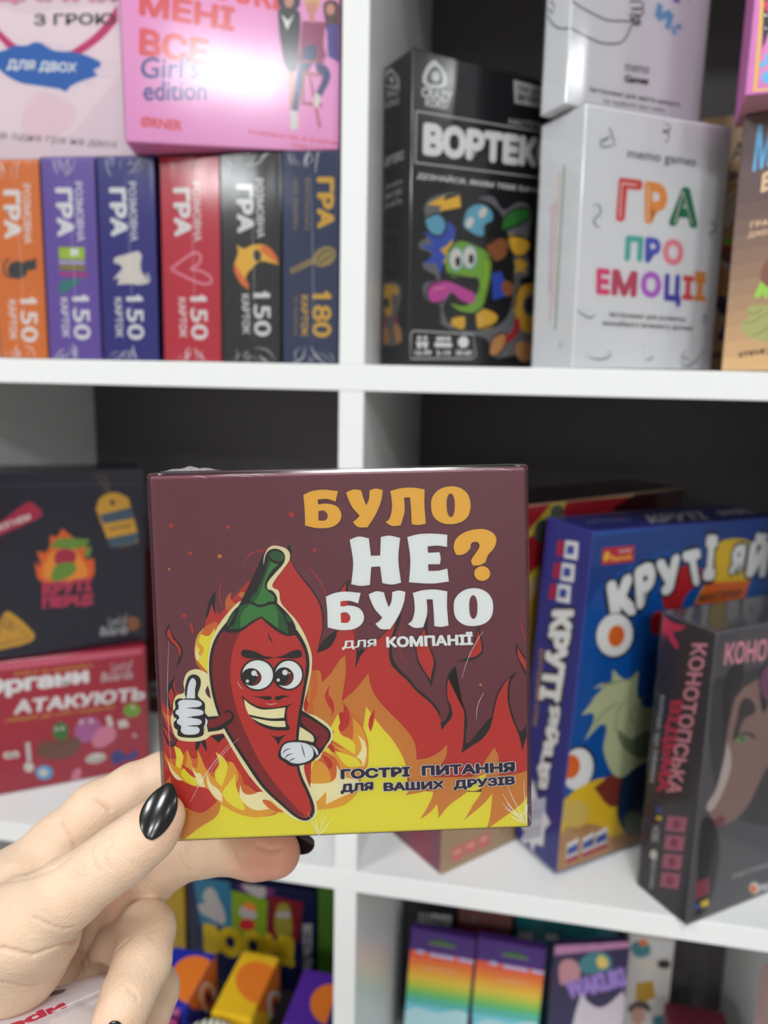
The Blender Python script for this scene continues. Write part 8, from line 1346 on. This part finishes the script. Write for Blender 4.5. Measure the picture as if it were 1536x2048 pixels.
def surface_nets(lo, hi, h):
    n = [int(math.ceil((hi[i] - lo[i]) / h)) + 1 for i in range(3)]
    ax = [lo[i] + h * np.arange(n[i]) for i in range(3)]
    G = np.empty(n, np.float32)
    for i in range(0, n[0], 8):
        X, Y, Z = np.meshgrid(ax[0][i:i + 8], ax[1], ax[2], indexing='ij')
        Q = np.stack([X.ravel(), Y.ravel(), Z.ravel()], 1)
        G[i:i + 8] = hand_sdf(Q).reshape(X.shape)
    ins = G < 0
    cells = np.zeros([k - 1 for k in n], np.int8)
    for a in (0, 1):
        for b in (0, 1):
            for c in (0, 1): cells += ins[a:n[0] - 1 + a, b:n[1] - 1 + b, c:n[2] - 1 + c]
    act = (cells > 0) & (cells < 8)
    idx = -np.ones(act.shape, np.int64); ijk = np.argwhere(act); idx[act] = np.arange(len(ijk))
    acc = np.zeros((len(ijk), 3)); cnt = np.zeros(len(ijk))
    corners = [(a, b, c) for a in (0, 1) for b in (0, 1) for c in (0, 1)]
    for p in corners:
        for ax_i in range(3):
            if p[ax_i]: continue
            q = list(p); q[ax_i] = 1
            ga = G[ijk[:, 0] + p[0], ijk[:, 1] + p[1], ijk[:, 2] + p[2]]; gb = G[ijk[:, 0] + q[0], ijk[:, 1] + q[1], ijk[:, 2] + q[2]]
            m = (ga < 0) != (gb < 0)
            t = np.where(m, ga / np.where(m, ga - gb, 1), 0)
            pt = np.array(p, float)[None].repeat(len(ijk), 0); pt[:, ax_i] = t
            acc[m] += pt[m]; cnt[m] += 1
    V = np.array(lo) + h * (ijk + acc / cnt[:, None])
    quads = []
    for d in range(3):
        e, f2 = [k for k in range(3) if k != d]
        sl0 = [slice(None)] * 3; sl1 = [slice(None)] * 3
        sl0[d] = slice(0, n[d] - 1); sl1[d] = slice(1, n[d])
        ch = np.argwhere(ins[tuple(sl0)] != ins[tuple(sl1)])
        ok = (ch[:, e] > 0) & (ch[:, f2] > 0) & (ch[:, e] < n[e] - 1) & (ch[:, f2] < n[f2] - 1)
        ch = ch[ok]
        flip = ins[tuple(sl0)][tuple(ch.T)]
        def at(de, df):
            c = ch.copy(); c[:, e] += de; c[:, f2] += df
            return idx[tuple(c.T)]
        Q = np.stack([at(-1, -1), at(0, -1), at(0, 0), at(-1, 0)], 1)
        if d == 1: flip = ~flip
        Q[~flip] = Q[~flip][:, ::-1]
        quads.append(Q)
    return V, np.concatenate(quads)

def make_skin():
    m = bpy.data.materials.new('skin'); m.use_nodes = True
    nt = m.node_tree; b = nt.nodes['Principled BSDF']; L = nt.links.new
    at = nt.nodes.new('ShaderNodeAttribute'); at.attribute_name = 'flush'
    tc = nt.nodes.new('ShaderNodeTexCoord')
    n1 = nt.nodes.new('ShaderNodeTexNoise'); n1.inputs['Scale'].default_value = 90; n1.inputs['Detail'].default_value = 4
    ad = nt.nodes.new('ShaderNodeMath'); ad.operation = 'MULTIPLY_ADD'; ad.inputs[1].default_value = 0.5; 
    mix = nt.nodes.new('ShaderNodeMix'); mix.data_type = 'RGBA'
    mix.inputs[6].default_value = lin((226, 197, 170)); mix.inputs[7].default_value = lin((206, 136, 114))
    sub = nt.nodes.new('ShaderNodeMath'); sub.operation = 'SUBTRACT'; sub.inputs[1].default_value = 0.22; sub.use_clamp = True
    L(tc.outputs['Object'], n1.inputs['Vector']); L(n1.outputs[0], ad.inputs[0]); L(at.outputs['Fac'], ad.inputs[2]); L(ad.outputs[0], sub.inputs[0])
    L(sub.outputs[0], mix.inputs[0]); L(mix.outputs[2], b.inputs['Base Color'])
    b.inputs['Roughness'].default_value = 0.48; b.inputs['Specular IOR Level'].default_value = 0.35
    b.inputs['Subsurface Weight'].default_value = 0.6
    b.inputs['Subsurface Radius'].default_value = (1.0, 0.4, 0.25); b.inputs['Subsurface Scale'].default_value = 0.0022
    v = nt.nodes.new('ShaderNodeTexVoronoi'); v.inputs['Scale'].default_value = 1300
    n2 = nt.nodes.new('ShaderNodeTexNoise'); n2.inputs['Scale'].default_value = 420; n2.inputs['Detail'].default_value = 6
    s2 = nt.nodes.new('ShaderNodeMath'); s2.operation = 'MULTIPLY_ADD'; s2.inputs[1].default_value = 0.5
    bp = nt.nodes.new('ShaderNodeBump'); bp.inputs['Strength'].default_value = 0.4; bp.inputs['Distance'].default_value = 0.0006
    L(tc.outputs['Object'], v.inputs['Vector']); L(tc.outputs['Object'], n2.inputs['Vector'])
    L(v.outputs[0], s2.inputs[0]); L(n2.outputs[0], s2.inputs[2]); L(s2.outputs[0], bp.inputs['Height']); L(bp.outputs[0], b.inputs['Normal'])
    return m

allp = np.array([p for _, _, _, ch in HAND for p, r in ch]); allr = np.array([r for _, _, _, ch in HAND for p, r in ch])
lo = (allp - allr[:, None]).min(0) - 0.004; hi = (allp + allr[:, None]).max(0) + 0.004
V, Q = surface_nets(lo, hi, 0.00065)
me = bpy.data.meshes.new('hand')
me.from_pydata(V.tolist(), [], Q.tolist()); me.update()
nor = np.empty(len(V) * 3); me.vertices.foreach_get('normal', nor); nor = nor.reshape(-1, 3)
# skin creases pressed into the surface
disp = np.zeros(len(V))
for depth, sigma, pts in CREASES:
    A = np.array(pts); sg = 0.72 * sigma / 1000
    near = np.where(((V > A.min(0) - 4 * sg) & (V < A.max(0) + 4 * sg)).all(1))[0]
    best = np.full(len(near), 1e9)
    for i in range(len(A) - 1):
        a, ba = A[i], A[i + 1] - A[i]
        t = np.clip(((V[near] - a) @ ba) / max(ba @ ba, 1e-12), 0, 1)
        best = np.minimum(best, np.linalg.norm(V[near] - (a + t[:, None] * ba), axis=1))
    disp[near] = np.maximum(disp[near], 1.5 * depth / 1000 * np.exp(-(best / sg) ** 2))
V2 = V - nor * disp[:, None]
flush = np.zeros(len(V))
for name, _, _, ch in HAND:
    if name in ('thumb', 'index', 'middle', 'ring', 'little'):
        tip, r = np.array(ch[-1][0]), ch[-1][1]
        flush = np.maximum(flush, np.exp(-(np.linalg.norm(V - tip, axis=1) / (r * (1.9 if name == 'middle' else 1.5))) ** 4) * (0.85 if name == 'middle' else 0.35))
flush = np.maximum(flush, np.clip(disp / 0.0006, 0, 1) * 0.22)
mid = np.array([p for n_, _, _, ch in HAND if n_ == 'middle' for p, r in ch[:3]])
flush = np.maximum(flush, 0.45 * np.exp(-(np.min([np.linalg.norm(V - p, axis=1) for p in mid], axis=0) / 0.013) ** 4))
me.vertices.foreach_set('co', V2.ravel())
me.attributes.new('flush', 'FLOAT', 'POINT').data.foreach_set('value', flush)
for p in me.polygons: p.use_smooth = True
me.update()
hand = mesh_obj('hand', me, None, [make_skin()])
tag(hand, 'left hand with glossy black nails pinching the maroon square box', 'hand')
hand.location.z = SHELF
sm = hand.modifiers.new('soften', 'SMOOTH'); sm.factor = 0.5; sm.iterations = 3

polish = principled('black_nail_polish', (14, 12, 13), 0.22, 0.45, 0.35)
polish.node_tree.nodes['Principled BSDF'].inputs['Coat Roughness'].default_value = 0.12
nail_under = principled('nail_underside', (120, 116, 112), 0.4)
def nail(O, u, v, n, rows, R, R2, lift, thick=0.0005):
    # rows: (s along the nail, left half width, right half width) in mm
    bm = bmesh.new(); O, u, v, n = Vector(O), Vector(u), Vector(v), Vector(n); K = 10; prev = None
    top = []
    for s, a, b in rows:
        row = []
        for k in range(K + 1):
            t = a + (b - a) * k / K
            z = lift - t * t / (2 * R) - s * s / (2 * R2)
            row.append(bm.verts.new(O + (u * s + v * t + n * z) / 1000))
        if prev:
            for k in range(K):
                f = bm.faces.new((prev[k], prev[k + 1], row[k + 1], row[k])); f.smooth = True
        prev = row
    bmesh.ops.recalc_face_normals(bm, faces=bm.faces[:])
    o = from_bm('fingernail', bm, [polish], hand, True)
    so = o.modifiers.new('thickness', 'SOLIDIFY'); so.thickness = thick; so.offset = 0
    sb = o.modifiers.new('round', 'SUBSURF'); sb.levels = 1; sb.render_levels = 2
    return o
for N in NAILS:
    nail(*N)

# ------------------------------------------------------------------ the small package held under the thumb
def package():
    p = PACKAGE; M = Matrix(p['M']); M.translation.z += SHELF
    root = empty('sachet_package', M)
    tag(root, 'white plastic-wrapped package with red lettering, gripped in the palm', 'package')
    W, H, D = p['W'], p['H'], p['D']
    bm = bmesh.new(); add_box(bm, 0, 0, -D, W, H, 0, bevel=0.001)
    from_bm('carton', bm, [ink('packbody')], root)
    pr = Print(W, H)
    for it in ART['package_t']: pr.item(it)
    pr.build('front_panel', root, Matrix.Translation((0, 0, 0)))
    bm = bmesh.new(); bmesh.ops.create_grid(bm, x_segments=70, y_segments=60, size=0.5)
    rnd = random.Random(3)
    bumps = [(rnd.uniform(0, W), rnd.uniform(0, H), rnd.uniform(0, math.pi), rnd.uniform(0.002, 0.006), rnd.uniform(-0.0008, 0.0010)) for _ in range(60)]
    for v_ in bm.verts:
        x, y = (v_.co.x + 0.5) * (W + 0.004) - 0.002, (v_.co.y + 0.5) * (H + 0.004) - 0.002
        z = 0.0016
        for bx, by, a, w_, h_ in bumps:
            dx, dy = x - bx, y - by
            s, t = dx * math.cos(a) + dy * math.sin(a), -dx * math.sin(a) + dy * math.cos(a)
            z += h_ * math.exp(-(s / (w_ * 3)) ** 2 - (t / w_) ** 2)
        v_.co = (x, y, max(z, 0.0008))
    from_bm('plastic_sleeve', bm, [film], root, True)
    bm = bmesh.new()
    for (a, b) in p['seams']:
        a, b = Vector(a), Vector(b); t = (b - a).normalized(); nn = Vector((-t.y, t.x)) * 0.0003
        bm.faces.new([bm.verts.new((q.x, q.y, 0.0034)) for q in (a + nn, a - nn, b - nn, b + nn)])
    from_bm('film_seam', bm, [crease], root)
package()

# ------------------------------------------------------------------ two small things in front of the toy boxes
cord = bpy.data.curves.new('striped_cord', 'CURVE'); cord.dimensions = '3D'; cord.bevel_depth = 0.0052; cord.bevel_resolution = 4
sp = cord.splines.new('NURBS'); CP = [(-0.128 + 0.021 * math.cos(k * math.pi / 4), 0.027 + 0.017 * math.sin(k * math.pi / 4), k * 0.0105 / 8) for k in range(37)]
sp.points.add(len(CP) - 1)
for i, (x, y, z) in enumerate(CP): sp.points[i].co = (x, y, SHELF - 2 * P + 0.1306 + 0.0054 + z, 1)
sp.use_endpoint_u = True; sp.order_u = 4
tmp = bpy.data.objects.new('striped_cord', cord); col.objects.link(tmp)
cme = bpy.data.meshes.new_from_object(tmp.evaluated_get(bpy.context.evaluated_depsgraph_get()))
bpy.data.objects.remove(tmp)
stripe = principled('striped_cord', (226, 224, 206), 0.6)
nt = stripe.node_tree; wv = nt.nodes.new('ShaderNodeTexWave'); wv.inputs['Scale'].default_value = 55; rp = nt.nodes.new('ShaderNodeValToRGB'); tc = nt.nodes.new('ShaderNodeTexCoord')
rp.color_ramp.elements[0].position = 0.35; rp.color_ramp.elements[0].color = lin((40, 40, 38)); rp.color_ramp.elements[1].position = 0.45; rp.color_ramp.elements[1].color = lin((226, 224, 206))
nt.links.new(tc.outputs['Object'], wv.inputs['Vector']); nt.links.new(wv.outputs['Fac'], rp.inputs[0]); nt.links.new(rp.outputs[0], nt.nodes['Principled BSDF'].inputs['Base Color'])
for p_ in cme.polygons: p_.use_smooth = True
tag(mesh_obj('striped_cord', cme, None, [stripe]), 'coiled black and white striped cord in front of the yellow toy box', 'cord')

case = empty('plastic_case', loc=(-0.196, 0.016, SHELF - 2 * P + 0.1306))
tag(case, 'small clear plastic case with magenta filling beside the curled fingers', 'case')
bm = bmesh.new(); add_box(bm, 0.002, 0.002, 0.0005, 0.026, 0.030, 0.044, bevel=0.001)
from_bm('filling', bm, [ink('magenta')], case)
bm = bmesh.new(); add_box(bm, 0, 0, 0, 0.028, 0.032, 0.056, bevel=0.0015)
from_bm('shell', bm, [film], case)
